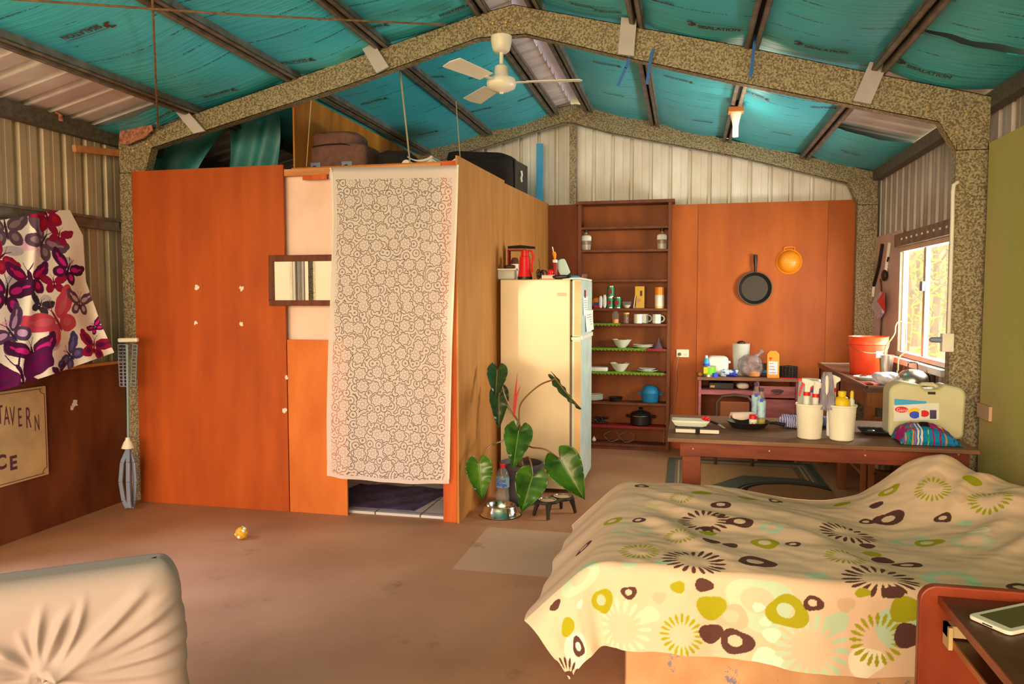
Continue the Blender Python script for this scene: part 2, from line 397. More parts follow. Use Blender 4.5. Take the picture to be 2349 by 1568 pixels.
# roof: corrugated sheets, slopes along x, corrugation runs down the slope
rf = MB()
def corr(u):
    t = abs((u/.185) % 1-.5)*.185
    return .03*min(1, max(0, (.03-t)/.014))
for x0, x1 in ((-4.2, XA-.06), (XA+.06, 1.82)):
    ny = 1100
    vs = []; fs = []
    for j in range(ny+1):
        y = -2.2+9.95*j/ny; d = corr(y)
        vs += [(x0, y, zt(x0)+.098+d), (x1, y, zt(x1)+.098+d)]
    for j in range(ny): fs.append((2*j, 2*j+1, 2*j+3, 2*j+2))
    rf.add(vs, fs)
rf.box(XA-.14, XA+.14, -2.2, 7.75, 3.475, 3.49)
ceil = structure(rf, 'ceiling', M['roof_sheet'], smooth=True)

# foil insulation under the sheets, with its printed lines
def foil_mat():
    mt = bpy.data.materials.new('foil_lining'); mt.use_nodes = True; nt = mt.node_tree; b = nt.nodes['Principled BSDF']
    b.inputs['Roughness'].default_value = .42; b.inputs['Metallic'].default_value = .1
    tc = nt.nodes.new('ShaderNodeTexCoord'); s_ = nt.nodes.new('ShaderNodeSeparateXYZ'); nt.links.new(tc.outputs['Object'], s_.inputs[0])
    def mth(op, a, b_=0):
        q = nt.nodes.new('ShaderNodeMath'); q.operation = op
        for i, v in enumerate((a, b_)):
            if isinstance(v, (int, float)): q.inputs[i].default_value = v
            else: nt.links.new(v, q.inputs[i])
        return q.outputs[0]
    n = nt.nodes.new('ShaderNodeTexNoise'); n.inputs['Scale'].default_value = 1.3; n.inputs['Detail'].default_value = 4
    nt.links.new(tc.outputs['Object'], n.inputs['Vector'])
    r = nt.nodes.new('ShaderNodeValToRGB'); r.color_ramp.elements[0].position = .3; r.color_ramp.elements[1].position = .7
    r.color_ramp.elements[0].color = (*A(54, 158, 158), 1); r.color_ramp.elements[1].color = (*A(70, 184, 200), 1); nt.links.new(n.outputs['Fac'], r.inputs[0])
    Y = s_.outputs['Y']; X = s_.outputs['X']
    # broken fine print lines every .21 m
    fr = mth('FRACT', mth('DIVIDE', Y, .21)); line = mth('LESS_THAN', mth('ABSOLUTE', mth('SUBTRACT', fr, .5)), .03)
    mp = nt.nodes.new('ShaderNodeMapping'); mp.inputs['Scale'].default_value = (3.2, 4.76, 0); nt.links.new(tc.outputs['Object'], mp.inputs[0])
    n2 = nt.nodes.new('ShaderNodeTexNoise'); n2.inputs['Scale'].default_value = 1; nt.links.new(mp.outputs[0], n2.inputs['Vector'])
    gate = mth('GREATER_THAN', n2.outputs['Fac'], .5)
    mp3 = nt.nodes.new('ShaderNodeMapping'); mp3.inputs['Scale'].default_value = (140, 4.76, 0); nt.links.new(tc.outputs['Object'], mp3.inputs[0])
    n3 = nt.nodes.new('ShaderNodeTexNoise'); n3.inputs['Scale'].default_value = 1; nt.links.new(mp3.outputs[0], n3.inputs['Vector'])
    ch = mth('GREATER_THAN', n3.outputs['Fac'], .44)
    mk = mth('MULTIPLY', mth('MULTIPLY', line, gate), ch)
    mx = nt.nodes.new('ShaderNodeMixRGB'); nt.links.new(mth('MULTIPLY', mk, .75), mx.inputs['Fac']); nt.links.new(r.outputs[0], mx.inputs[1]); mx.inputs[2].default_value = (*A(34, 56, 52), 1)
    nt.links.new(mx.outputs[0], b.inputs['Base Color'])
    mp4 = nt.nodes.new('ShaderNodeMapping'); mp4.inputs['Scale'].default_value = (1.2, 22, 1); nt.links.new(tc.outputs['Object'], mp4.inputs[0])
    n4 = nt.nodes.new('ShaderNodeTexNoise'); n4.inputs['Scale'].default_value = 1.3; n4.inputs['Detail'].default_value = 5; nt.links.new(mp4.outputs[0], n4.inputs['Vector'])
    bn = nt.nodes.new('ShaderNodeBump'); bn.inputs['Strength'].default_value = .45; bn.inputs['Distance'].default_value = .02
    nt.links.new(n4.outputs['Fac'], bn.inputs['Height']); nt.links.new(bn.outputs[0], b.inputs['Normal'])
    return mt
M['foil'] = foil_mat()
PX = [-3.39, -2.62, -1.96, -1.28, -.95, -.31, .36, 1.05]
def foil_z(x, y):
    # lies on the rafters, sags between purlins and billows a little
    z = zt(x)+.058
    edges = [-4.05]+PX+[1.68]
    for a, b in zip(edges[:-1], edges[1:]):
        if a <= x <= b:
            t = (x-a)/(b-a); z -= .035*math.sin(math.pi*t)*(1+.5*math.sin(y*3.1+a*5))
    return z
foils = []
def foil(x0, x1, y0, y1, nx=10, edge=0):
    ny = max(6, int((y1-y0)*14))
    def fn(u, v):
        x = x0+(x1-x0)*u; y = y0+(y1-y0)*v
        if edge and (v == 0 or v == 1): y += random.uniform(-.02, .02)
        return Vector((x, y, foil_z(x, y)))
    o = MB().surf(fn, nx, ny).build('foil_lining', M['foil'], ceil, smooth=True); foils.append(o); return o
for a, b in ((0, 1), (1, 2), (2, 3), (4, 5), (5, 6), (6, 7)): foil(PX[a]+.02, PX[b]-.02, -2.2, 7.6)
def torn(y0, y1, at_end):
    # one edge runs along the tear, which opens towards the wall and curls down
    def fn(u, v):
        x = 1.07+.61*u; gap = .055*max(0, u)**.5; ya, yb = (y0, 4.075-gap) if at_end else (4.075+gap, y1)
        y = ya+(yb-ya)*v; e_ = (v if at_end else 1-v); curl = max(0, (e_-.93)/.07)
        return Vector((x, y+(.012*math.sin(u*19) if curl > .5 else 0), foil_z(x, y)-.03*curl*u**.5))
    MB().surf(fn, 24, 60).build('foil_lining', M['foil'], ceil, smooth=True)
torn(-2.2, 0, True); torn(0, 4.76, False)
foil(1.07, 1.68, 6.28, 7.6, edge=1)
foil(-4.05, -3.41, 4.5, 4.74, edge=1); foil(-4.05, -3.41, 6.9, 7.6, edge=1)
# foil sheets that have come loose and hang down in the back bay
def droop(c4, waves, name='loose_foil'):
    a, b, c, d = [Vector(p) for p in c4]    # top-left, top-right, bottom-right, bottom-left
    def fn(u, v):
        p = (a*(1-u)+b*u)*(1-v)+(d*(1-u)+c*u)*v; return p+Vector((0, .03*math.sin(u*waves+v*3), 0))
    return MB().surf(fn, 24, 12).build(name, M['foil_loose'], ceil, smooth=True)
droop([at_y(345,300,5.3), at_y(525,285,5.3), at_y(455,392,5.2), at_y(345,392,5.2)], 9)
droop([at_y(523,278,5.25), at_y(640,262,5.3), at_y(636,392,5.3), at_y(525,392,5.2)], 13)

# printed word and logo on the foil, placed where the photograph shows them
def foil_print(px, py, wpx, flip, col_=None, word='SISALATION'):
    c = at_roof(px, py, .03); k = mpp(c); wd = wpx*k*1.15; s = .2415 if c.x < XA else -.269
    sx = 1 if not flip else -1
    xd = Vector((1, 0, s)).normalized()*sx; yd = Vector((0, 1, 0))*(-sx)
    # seen from below: text plane normal must face down
    if xd.cross(yd).z > 0: yd = -yd
    size = wd/5.6*1.0
    o0 = c-xd*wd*.4; o0.z = foil_z(o0.x, o0.y)-.014
    def drape(o):
        og = WO[ceil]
        for v in o.data.vertices: v.co.z = foil_z(v.co.x+og.x, v.co.y+og.y)-.005-og.z
    drape(text_mesh(word, size, 'printed_word', M['brand_brown'], o0, xd, yd, ceil, squeeze=.8, bold=.0012))
    lg = o0-xd*size*1.0+yd*size*.1; mb = MB()
    for (a0, a1, b0, b1) in ((0, .55, .1, .35), (.3, .8, .35, .9), (-.1, .5, .9, 1.15)):
        q = [lg+xd*size*a+yd*size*b for a, b in ((a0, b0), (a1, b0), (a1, b1), (a0, b1))]
        mb.add(q, [(0, 1, 2, 3)])
    q = [o0+xd*size*a+yd*size*b for a, b in ((-.2, 1.05), (4.6, 1.05), (4.6, 1.12), (-.2, 1.12))]; mb.add(q, [(0, 1, 2, 3)])
    drape(mb.build('printed_logo', M['brand_brown'], ceil))
for a in ((178, 70, 120, 1), (668, 140, 80, 1), (492, 215, 75, 1), (845, 72, 70, 1), (372, 262, 45, 1),
          (850, 236, 60, 1), (985, 182, 52, 1), (975, 300, 45, 1), (1098, 256, 45, 1), (1095, 165, 50, 1), (1205, 228, 42, 1), (1035, 28, 70, 1),
          (1650, 68, 110, 0), (1895, 115, 110, 0), (2130, 162, 110, 0), (1400, 30, 60, 0), (1520, 10, 60, 0), (1340, 12, 50, 0),
          (1385, 140, 60, 1), (1550, 180, 62, 1), (1725, 215, 60, 1), (1885, 245, 55, 1), (1402, 212, 45, 1), (1608, 272, 40, 1), (1790, 305, 40, 1), (1955, 345, 40, 0)):
    foil_print(*a)

# ---------------------------------------------------------------- roof steel
def purlin(x, label, y1=7.45, y0=-2.2):
    z = zt(x); sl = .2415 if x < XA else -.269; t = empty('roof_purlin', (x, y0, z), label, 'roof purlin', 'purlins of the shed roof')
    xd = Vector((1, 0, sl)).normalized(); n = Vector((-xd.z, 0, xd.x)); L = y1-y0
    def strip(a0, a1, b0, b1):
        o = Vector((x, y0, z)); return [o+xd*a+n*b for a, b in ((a0, b0), (a1, b0), (a1, b1), (a0, b1))]
    mb = MB()
    for q in (strip(-.042, -.013, .0, .008), strip(.013, .042, .0, .008), strip(-.018, -.012, .0, .055), strip(.012, .018, .0, .055), strip(-.042, -.038, .0, .055), strip(.038, .042, .0, .055)):
        mb.prism(q, (0, L, 0))
    mb.build('flange', M['purlin'], t)
    MB().prism(strip(-.013, .013, .045, .056), (0, L, 0)).build('web', M['slot'], t)
    return t
for x, l in zip(PX, ('lowest roof purlin on the left slope, above the corrugated left wall', 'roof purlin on the left slope, second up from the left wall', 'roof purlin on the left slope, next below the ridge strip',
    'roof purlin along the left edge of the bare ridge strip', 'roof purlin along the right edge of the bare ridge strip', 'roof purlin on the right slope, first below the ridge pair',
    'roof purlin on the right slope carrying the orange lamp holder', 'lowest roof purlin on the right slope, beside the bare sheet patch')): purlin(x, l)
MB().box(-4.095, -4.03, -2.2, 7.6, 2.60, 2.70).build('eave_beam', M['eave'], label='dark steel eave beam along the top of the left wall', cat='beam')
mb = MB().box(1.645, 1.715, -2.2, 7.44, 2.555, 2.645); mb.build('eave_beam', M['eave'], label='steel eave beam along the top of the right wall', cat='beam')
mb = MB().box(-4.095, -4.02, 3.05, 4.715, 1.985, 2.0).box(-4.095, -4.03, 3.05, 4.715, 2.0, 2.05).box(-4.095, -4.01, 3.05, 4.715, 2.05, 2.068)
mb.build('wall_girt', M['purlin'], label='steel girt across the left wall behind the butterfly cloth', cat='beam')
MB().bar(at_x(170,340,-4.03), at_x(276,352,-4.03), .03, .045).build('timber_batten', M['pine'], label='short timber batten fixed high on the left wall beside the column', cat='batten')

# portal frames
def frame(Y, colL, colR, topP, botP, label, ydep=.07):
    t = empty('portal_frame', (-1.2, Y, 0), label, 'steel frame', 'galvanised portal frames')
    def poly(pts): return [Vector((x, Y, z)) for x, z in pts]
    # rafters split at the apex; webs are one face, flanges turn back
    tl = [p for p in topP if p[0] <= -1.0]; tr = [p for p in topP if p[0] >= -1.1]
    bl = [p for p in botP if p[0] <= -1.05]; br = [p for p in botP if p[0] >= -1.1]
    def member(top, bot, name):
        pts = top+bot[::-1]; mb = MB().prism(poly(pts), (0, .004, 0))
        for a, b in zip(bot[:-1], bot[1:]):
            mb.prism([Vector((a[0], Y, a[1])), Vector((b[0], Y, b[1])), Vector((b[0], Y, b[1]+.004)), Vector((a[0], Y, a[1]+.004))], (0, ydep, 0))
        for a, b in zip(top[:-1], top[1:]):
            mb.prism([Vector((a[0], Y, a[1])), Vector((b[0], Y, b[1])), Vector((b[0], Y, b[1]-.004)), Vector((a[0], Y, a[1]-.004))], (0, ydep, 0))
        mb.build(name, M['galv'], t)
    midt = [p for p in topP]; 
    member([p for p in topP if p[0] <= XA+1e-6], [p for p in botP if p[0] <= XA+1e-6], 'rafter')
    member([p for p in topP if p[0] >= XA-1e-6], [p for p in botP if p[0] >= XA-1e-6], 'rafter')
    for (a, b, zz) in (colL, colR):
        mb = MB().box(a, b, Y+.001, Y+.005, 0, zz); mb.box(a, a+.004, Y, Y+ydep, 0, zz); mb.box(b-.004, b, Y, Y+ydep, 0, zz); mb.build('column', M['galv'], t)
    return t
NY = 4.72
top = [(-4.02, 2.62), (-3.666, 2.722), (-3.244, 2.83), (-1.9, 3.16), (-1.331, 3.30), (XA, 3.345), (-.99, 3.32), (.303, 2.985), (1.024, 2.78), (1.64, 2.612)]
bot = [(-4.02, 2.40), (-3.80, 2.40), (-3.745, 2.57), (-2.21, 2.919), (-1.318, 3.153), (XA, 3.155), (-1.004, 3.155), (-.416, 2.978), (.306, 2.769), (1.383, 2.483), (1.474, 2.321), (1.64, 2.32)]
near = frame(NY, (-4.02, -3.80, 2.45), (1.474, 1.637, 2.36), top, bot, 'near galvanised steel portal frame carrying the white ceiling fan')
for i, (px, py) in enumerate(((1101, 66), (1131, 54), (1161, 52), (1191, 58))):
    c = at_y(px, py, NY); MB().lathe(c, [(.012, 0), (.012, .006), (.008, .014), (0, .016)], 8, axis=Matrix(((1,0,0),(0,0,-1),(0,1,0)))).build('bolt', M['gold'], near)
for px, py in ((2128, 246), (2218, 262), (2196, 302), (332, 302), (337, 330), (305, 345)):
    c = at_y(px, py, NY); MB().lathe(c, [(.012, 0), (.012, .006), (0, .014)], 8, axis=Matrix(((1,0,0),(0,0,-1),(0,1,0)))).build('bolt', M['gold'], near)
for q in (((390,242),(414,237),(470,300),(443,306)), ((817,89),(846,80),(891,152),(863,167)), ((1425,39),(1461,43),(1454,128),(1417,123)), ((1996,141),(2036,149),(1998,238),(1957,230))):
    MB().prism([at_y(x, y, NY-.045) for x, y in q], (0, .02, 0)).build('cleat_plate', M['plate'], near, bevel=.002)
FY = 7.45
def ry(px, py): p = at_y(px, py, FY); return (p.x, p.z)
topr = [(-4.05, 2.66), ry(985,337), ry(1130,297), ry(1279,247), (XA, 3.40), ry(1355,242), ry(1513,281), ry(1679,321), ry(1852,357), ry(2014,395)]
botr = [(-4.05, 2.45), ry(900,402), ry(1130,332), ry(1290,282), (XA, ry(1308,283)[1]), ry(1325,285), ry(1400,292+13), ry(1700,358+3), ry(1945,420), ry(1968,470), ry(2012,470)]
rear = frame(FY, (-4.05, -3.85, 2.5), (1.525, 1.697, 2.4), topr, botr, 'rear galvanised steel portal frame against the ribbed gable end')
MB().box(-1.155, -1.085, 7.56, 7.62, 0, 3.22).build('gable_mullion', M['galv'], label='galvanised mullion post in the middle of the gable end', cat='post')
for px, py in ((1286,272),(1305,265),(1325,264),(1345,270)):
    MB().lathe(at_y(px,py,FY), [(.014,0),(.014,.006),(0,.014)], 8, axis=Matrix(((1,0,0),(0,0,-1),(0,1,0)))).build('bolt', M['gold'], rear)
p1 = at_y(1240, 330, 7.5)
MB().box(at_y(1231,400,7.5).x, at_y(1246,400,7.5).x, 7.48, 7.51, 1.9, p1.z).build('blue_channel', M['lblue'], label='pale blue steel strip standing upright against the gable behind the black suitcase', cat='steel strip')
# brace rods in the roof plane
for a, b, l in (((362,288), (348,-40), 'rusty brace rod running towards the viewer from the left knee of the near frame'), ((1005,56), (-60,-8), 'long rusty brace rod crossing under the left roof slope')):
    p, q = at_roof(*a, -.02), at_roof(*b, -.02)
    t = empty('brace_rod', p, l, 'brace rod', 'roof brace rods')
    MB().tube([p, p+(q-p)*.5+Vector((0,0,-.012)), q], .006, 8).build('rod', M['rod'], t)
    MB().bar(p-(q-p).normalized()*.05, p+(q-p).normalized()*.05, .03, .012).build('end_bracket', M['purlin'], t)
# scraps of brown packing caught at the left knee
for q, l in ((((275,298),(348,286),(350,298),(330,316),(290,332),(272,330)), 'torn brown foam scrap wedged over the left column'), (((272,215),(300,205),(306,250),(296,258),(280,240)), 'crumpled foil scrap hanging from the lowest left purlin'), (((124,252),(140,262),(142,278),(134,276)), 'small crumpled foil scrap on the left eave beam')):
    MB().prism([at_y(x, y, NY-.06 if q[0][0] > 270 else 4.2) for x, y in q], (.0, .012, .0)).build('packing_scrap', mat('scrap', A(190, 110, 70), .7, c2=A(120, 66, 44), scale=60, bump=.5), label=l, cat='scrap')

# ---------------------------------------------------------------- plywood linings
def panel(x0, x1, y0, y1, z0, z1, mt, label, name='plywood_panel', group=None, bevel=.001):
    return MB().box(x0, x1, y0, y1, z0, z1).build(name, mt, label=label, cat='plywood panel', group=group, bevel=bevel)
RP = 7.55
x1598 = at_y(1600, 600, RP).x; x1895 = at_y(1897, 600, RP).x
rtop = at_y(1700, 465, RP).z
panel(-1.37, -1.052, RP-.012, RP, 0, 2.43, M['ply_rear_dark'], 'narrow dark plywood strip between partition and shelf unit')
panel(-1.05, x1598, RP, RP+.012, 0, rtop, M['ply_rear'], 'plywood lining sheet behind the shelf unit and power outlet')
panel(x1598+.002, x1895, RP-.004, RP+.01, 0, rtop, M['ply_rear'], 'wide plywood lining sheet with the frying pan and orange colander')
panel(x1895+.002, 1.53, RP, RP+.012, 0, rtop, M['ply_rear'], 'narrow plywood lining sheet next to the rear right column')
panel(-4.04, -4.022, 3.05, 4.715, 0, 1.02, M['ply_left'], 'dark plywood sheet along the foot of the left wall')
MB().box(-4.05, -4.015, 3.05, 4.715, 1.02, 1.04).build('timber_ledge', M['pine'], label='pale timber ledge on top of the left plywood sheet', cat='ledge')
panel(1.618, 1.636, -1.8, 4.66, 0, 2.345, M['green_board'], 'big green-painted board lining the right wall', name='wall_board')
# stain on the rear ply and paint chips
def splat(c, nrm, r, mt, name, parent, n=14, seed=1):
    rr = random.Random(seed); nrm = Vector(nrm); a = nrm.orthogonal().normalized(); b = nrm.cross(a)
    pts = [Vector(c)+(a*math.cos(2*math.pi*k/n)+b*math.sin(2*math.pi*k/n))*r*rr.uniform(.5, 1.15) for k in range(n)]
    return MB().prism(pts, nrm*.001).build(name, mt, parent)

# ---------------------------------------------------------------- bathroom partition
PY = 4.70
sh = bpy.data.objects
main = panel(-3.895, -2.69, PY-.012, PY+.006, 0, 2.405, M['ply_orange'], 'tall orange plywood sheet left of the mirror, four paint blobs on it')
for i, (x, y, r_) in enumerate(((452,659,7),(554,661,7),(449,740,5),(554,743,6),(652,942,8),(657,865,5))):
    splat(at_y(x, y, PY-.013), (0,-1,0), r_*mpp(at_y(x, y, PY)), M['white_paint'], 'paint_blob', main, seed=i)
for i, (x, y, r_) in enumerate(((172,925,9),(180,1105,5),(165,935,6))):
    splat(at_x(x, y, -4.0215), (1,0,0), r_*mpp(at_x(x, y, -4.02)), M['white_paint'] if i != 1 else M['ply_rear_dark'], 'paint_blob', bpy.data.objects['plywood_panel.004'], seed=i+20)
panel(-2.685, -2.248, PY-.008, PY+.008, 0, at_y(700, 779, PY).z, M['ply_low'], 'low orange plywood offcut beside the doorway, below the mirror')
zb0, zb1 = at_y(700, 402, PY).z, at_y(700, 386, PY).z
MB().box(-2.69, -1.562, PY+.0, PY+.045, zb0, zb1).build('top_rail', M['pine'], label='pale timber rail over the curtained doorway', cat='timber rail', bevel=.002)
MB().box(-2.54, -2.36, PY-.02, PY-.001, at_y(730,412,PY).z, at_y(730,402,PY).z).build('rail_block', M['stud'], label='small red timber block screwed under the rail left of the curtain', cat='timber block')
MB().box(-1.56, -1.464, PY, PY+.04, 0, 2.385).build('door_stud', M['stud'], label='orange timber stud at the right side of the doorway', cat='timber stud', bevel=.003)
structure(MB().box(-2.78, -2.36, PY+.05, PY+.06, .02, 2.36).box(-2.36, -2.352, PY+.05, PY+.10, .02, 2.36), 'wall_partition_lining', M['pink_wall'])
# side of the partition: two plywood sheets in line
def side(y0, y1, z0a, z0b, lab):
    xa = -1.447+(y0-4.70)/(7.54-4.70)*.09; xb = -1.447+(y1-4.70)/(7.54-4.70)*.09
    MB().prism([Vector((xa, y0, 0)), Vector((xb, y1, 0)), Vector((xb, y1, z0b)), Vector((xa, y0, z0a))], (-.014, 0, 0)).build('plywood_panel', M['ply_side'], label=lab, cat='plywood panel')
xj = at_x(1162, 420, -1.43)
side(4.695, 5.84, 2.415, 2.425, 'yellow-brown plywood sheet on the near half of the partition side')
side(5.843, 7.52, 2.405, 2.44, 'yellow-brown plywood sheet on the far half of the partition side, behind the fridge')
structure(MB().box(-4.0, -1.47, PY+.06, 7.5, .0, .018), 'floor_tiles', None)
def tile_mat():
    mt = mat('tiles', A(196, 172, 156), .3); nt = mt.node_tree; b = nt.nodes['Principled BSDF']
    br = nt.nodes.new('ShaderNodeTexBrick'); br.offset = 0; br.inputs['Scale'].default_value = 1
    br.inputs['Brick Width'].default_value = .33; br.inputs['Row Height'].default_value = .33; br.inputs['Mortar Size'].default_value = .006
    br.inputs['Color1'].default_value = (*A(196, 172, 150), 1); br.inputs['Color2'].default_value = (*A(204, 182, 162), 1); br.inputs['Mortar'].default_value = (*A(110, 84, 62), 1)
    tc = nt.nodes.new('ShaderNodeTexCoord'); nt.links.new(tc.outputs['Object'], br.inputs['Vector']); nt.links.new(br.outputs['Color'], b.inputs['Base Color']); return mt
bpy.data.objects['floor_tiles'].data.materials.append(tile_mat())
# inner walls of the bathroom
structure(MB().box(-4.0, -1.46, 7.50, 7.51, 0, 2.4), 'wall_bathroom_back', M['pink_wall'])
structure(MB().box(-2.70, -2.69, PY+.30, 7.5, 0, 2.36), 'wall_bathroom_left', M['pink_wall'])
# loft deck and upright sheet on it
MB().box(-2.66, -1.46, PY+.05, 7.45, 2.375, 2.392).build('loft_deck', M['ply_loft'], label='plywood deck over the bathroom that the bags lie on', cat='deck')
MB().prism([Vector((-2.66, 4.80, 2.393)), Vector((-2.66, 7.3, 2.393)), Vector((-2.66, 7.3, 2.93)), Vector((-2.66, 4.80, 2.935))], (-.012, 0, 0)).build('plywood_panel', M['ply_loft'], label='upright plywood sheet on the loft beside the brown bag', cat='plywood panel')
mt_ = MB()
matl = MB().surf(lambda u, v: Vector((-2.6+.78*u+.1*v, 4.83+.62*v, .022+.006*math.sin(u*17)*math.sin(v*11))), 26, 22).build('bath_mat', M['purple'], solid=.006, label='purple towel mat on the tiles inside the doorway', cat='bath mat')

structure(MB().box(-4.12, -4.06, .27, .32, 0, 2.25).box(-4.12, -4.06, 3.03, 3.08, 0, 2.25).box(-4.12, -4.06, 1.60, 1.66, 0, 2.25), 'unseen_door_posts', M['galv'])  # unseen posts added in the side opening as dark bars for the mirror
sd_ = MB(); ribbed(sd_, (0,1,0), 1.66, 2.0, (UPV, .02), 2.2, (-4.16, 0, 0), (-1,0,0)); structure(sd_, 'unseen_door_leaf', M['cladding_r'])  # unseen door leaf added so the mirror reflects a dark band

# ================================================================ BIG THINGS
# ---------------- lace curtain
def lace_mat():
    mt = bpy.data.materials.new('lace'); mt.use_nodes = True; nt = mt.node_tree
    for n in list(nt.nodes): nt.nodes.remove(n)
    out = nt.nodes.new('ShaderNodeOutputMaterial'); uv = nt.nodes.new('ShaderNodeUVMap'); uv.uv_map = 'cloth'
    def mth(op, a, b_=0, c_=None):
        q = nt.nodes.new('ShaderNodeMath'); q.operation = op
        for i, v in enumerate((a, b_, c_)):
            if v is None: continue
            if isinstance(v, (int, float)): q.inputs[i].default_value = v
            else: nt.links.new(v, q.inputs[i])
        return q.outputs[0]
    def vor(sc_, feat, seed, rnd=.55):
        mp = nt.nodes.new('ShaderNodeMapping'); mp.inputs['Location'].default_value = (seed, seed*.7, 0); nt.links.new(uv.outputs[0], mp.inputs[0])
        v = nt.nodes.new('ShaderNodeTexVoronoi'); v.voronoi_dimensions = '2D'; v.feature = feat; v.inputs['Scale'].default_value = sc_; v.inputs['Randomness'].default_value = rnd
        nt.links.new(mp.outputs[0], v.inputs['Vector']); return v, mp
    v, mp = vor(9.4, 'F1', 0, .5)
    sub = nt.nodes.new('ShaderNodeVectorMath'); sub.operation = 'SUBTRACT'; nt.links.new(mp.outputs[0], sub.inputs[0])
    nt.links.new(v.outputs['Position'], sub.inputs[1])
    sx = nt.nodes.new('ShaderNodeSeparateXYZ'); nt.links.new(sub.outputs[0], sx.inputs[0])
    ang = mth('ARCTAN2', sx.outputs['Y'], sx.outputs['X']); d = v.outputs['Distance']
    c7 = mth('COSINE', mth('MULTIPLY', ang, 7))
    edge = mth('ADD', mth('MULTIPLY', c7, .045), .36)
    ring = mth('LESS_THAN', mth('ABSOLUTE', mth('SUBTRACT', d, mth('ADD', edge, .02))), .026)
    ring2 = mth('LESS_THAN', mth('ABSOLUTE', mth('SUBTRACT', d, .13)), .02)
    veins = mth('MULTIPLY', mth('LESS_THAN', mth('ABSOLUTE', mth('SINE', mth('MULTIPLY', ang, 3.5))), .2), mth('LESS_THAN', mth('ABSOLUTE', mth('SUBTRACT', d, .25)), .07))
    v2, mp2 = vor(17, 'F1', 3.3, .8)
    sp_ = mth('SINE', mth('MULTIPLY', v2.outputs['Distance'], 19))
    scr = mth('MULTIPLY', mth('GREATER_THAN', sp_, .72), mth('GREATER_THAN', d, mth('ADD', edge, .075)))
    hole = mth('MINIMUM', mth('ADD', mth('ADD', ring, scr), mth('MULTIPLY', mth('ADD', ring2, veins), .5)), 1)
    s2 = nt.nodes.new('ShaderNodeSeparateXYZ'); nt.links.new(uv.outputs[0], s2.inputs[0])
    inner = mth('MULTIPLY', mth('MULTIPLY', mth('GREATER_THAN', s2.outputs['X'], .035), mth('LESS_THAN', s2.outputs['X'], .865)), mth('MULTIPLY', mth('GREATER_THAN', s2.outputs['Y'], .09), mth('LESS_THAN', s2.outputs['Y'], 2.115)))
    fac = mth('MULTIPLY', mth('MULTIPLY', hole, .78), inner)
    fac = mth('ADD', fac, .06)
    tr = nt.nodes.new('ShaderNodeBsdfTransparent'); df = nt.nodes.new('ShaderNodeBsdfDiffuse'); tl = nt.nodes.new('ShaderNodeBsdfTranslucent')
    c = A(252, 204, 172)
    df.inputs['Color'].default_value = (*c, 1); tl.inputs['Color'].default_value = (*c, 1)
    m1 = nt.nodes.new('ShaderNodeMixShader'); m1.inputs[0].default_value = .3; nt.links.new(df.outputs[0], m1.inputs[1]); nt.links.new(tl.outputs[0], m1.inputs[2])
    m2 = nt.nodes.new('ShaderNodeMixShader'); nt.links.new(fac, m2.inputs[0]); nt.links.new(m1.outputs[0], m2.inputs[1]); nt.links.new(tr.outputs[0], m2.inputs[2])
    nt.links.new(m2.outputs[0], out.inputs['Surface']); return mt
NU, NV = 150, 260
Lpix = [(382, 757), (400, 762), (520, 765), (600, 762), (800, 755), (950, 752), (1090, 752)]
Rpix = [(375, 1050), (420, 1049), (520, 1046), (640, 1041), (800, 1035), (950, 1032), (1110, 1029)]
def interp(tab, y): return float(np.interp(y, [a for a, b in tab], [b for a, b in tab]))
vs = []; uvs = []
for j in range(NV+1):
    v = j/NV
    for i in range(NU+1):
        u = i/NU
        yl = 382+(1090-382)*v; yr = 376+(1110-376)*v
        a = at_y(interp(Lpix, yl), yl, PY-.045); b = at_y(interp(Rpix, yr), yr, PY-.045)
        p = a*(1-u)+b*u
        bow = .018*math.sin(math.pi*u)*(v**6)
        fold = (.010*math.sin(u*9+v*1.5)+.006*math.sin(u*23+v*4)+.016*math.exp(-((u-.13)/.06)**2)*min(1, v*3)+.01*math.sin(u*5-v*6)*v)
        top_ = max(0, 1-v/.022); p = p+Vector((0, -fold*(.25+.75*min(1, v*5))+.045*top_**2, -bow+.012*(1-top_**2)*0))
        if u < .08 and v < .06: p += Vector((-.02*(1-u/.08)*math.sin(math.pi*v/.06), 0, 0))
        vs.append(p); uvs.append((u*.9, v*2.14))
# fold over the rail at the back
me = bpy.data.meshes.new('lace_curtain'); fs = [(j*(NU+1)+i, j*(NU+1)+i+1, (j+1)*(NU+1)+i+1, (j+1)*(NU+1)+i) for j in range(NV) for i in range(NU)]
org = Vector((-1.9, PY-.03, .27)); me.from_pydata([v-org for v in vs], [], fs)
uvl = me.uv_layers.new(name='cloth'); li = np.zeros(len(me.loops), dtype=int); me.loops.foreach_get('vertex_index', li)
uvl.data.foreach_set('uv', np.array(uvs)[li].ravel()); me.polygons.foreach_set('use_smooth', [True]*len(me.polygons))
me.materials.append(lace_mat()); cur = bpy.data.objects.new('lace_curtain', me); col.objects.link(cur); cur.location = org; WO[cur] = org
tag(cur, 'white floral lace curtain hanging over the bathroom doorway', 'curtain')
hb = MB().tube([at_y(interp(Lpix, y), y, PY-.047) for y in range(385, 1091, 15)], .005, 6).tube([at_y(interp(Rpix, y), y, PY-.047) for y in range(378, 1111, 15)], .006, 6)
hb.build('hem', mat('lace_hem', A(244, 208, 168), .9), cur)

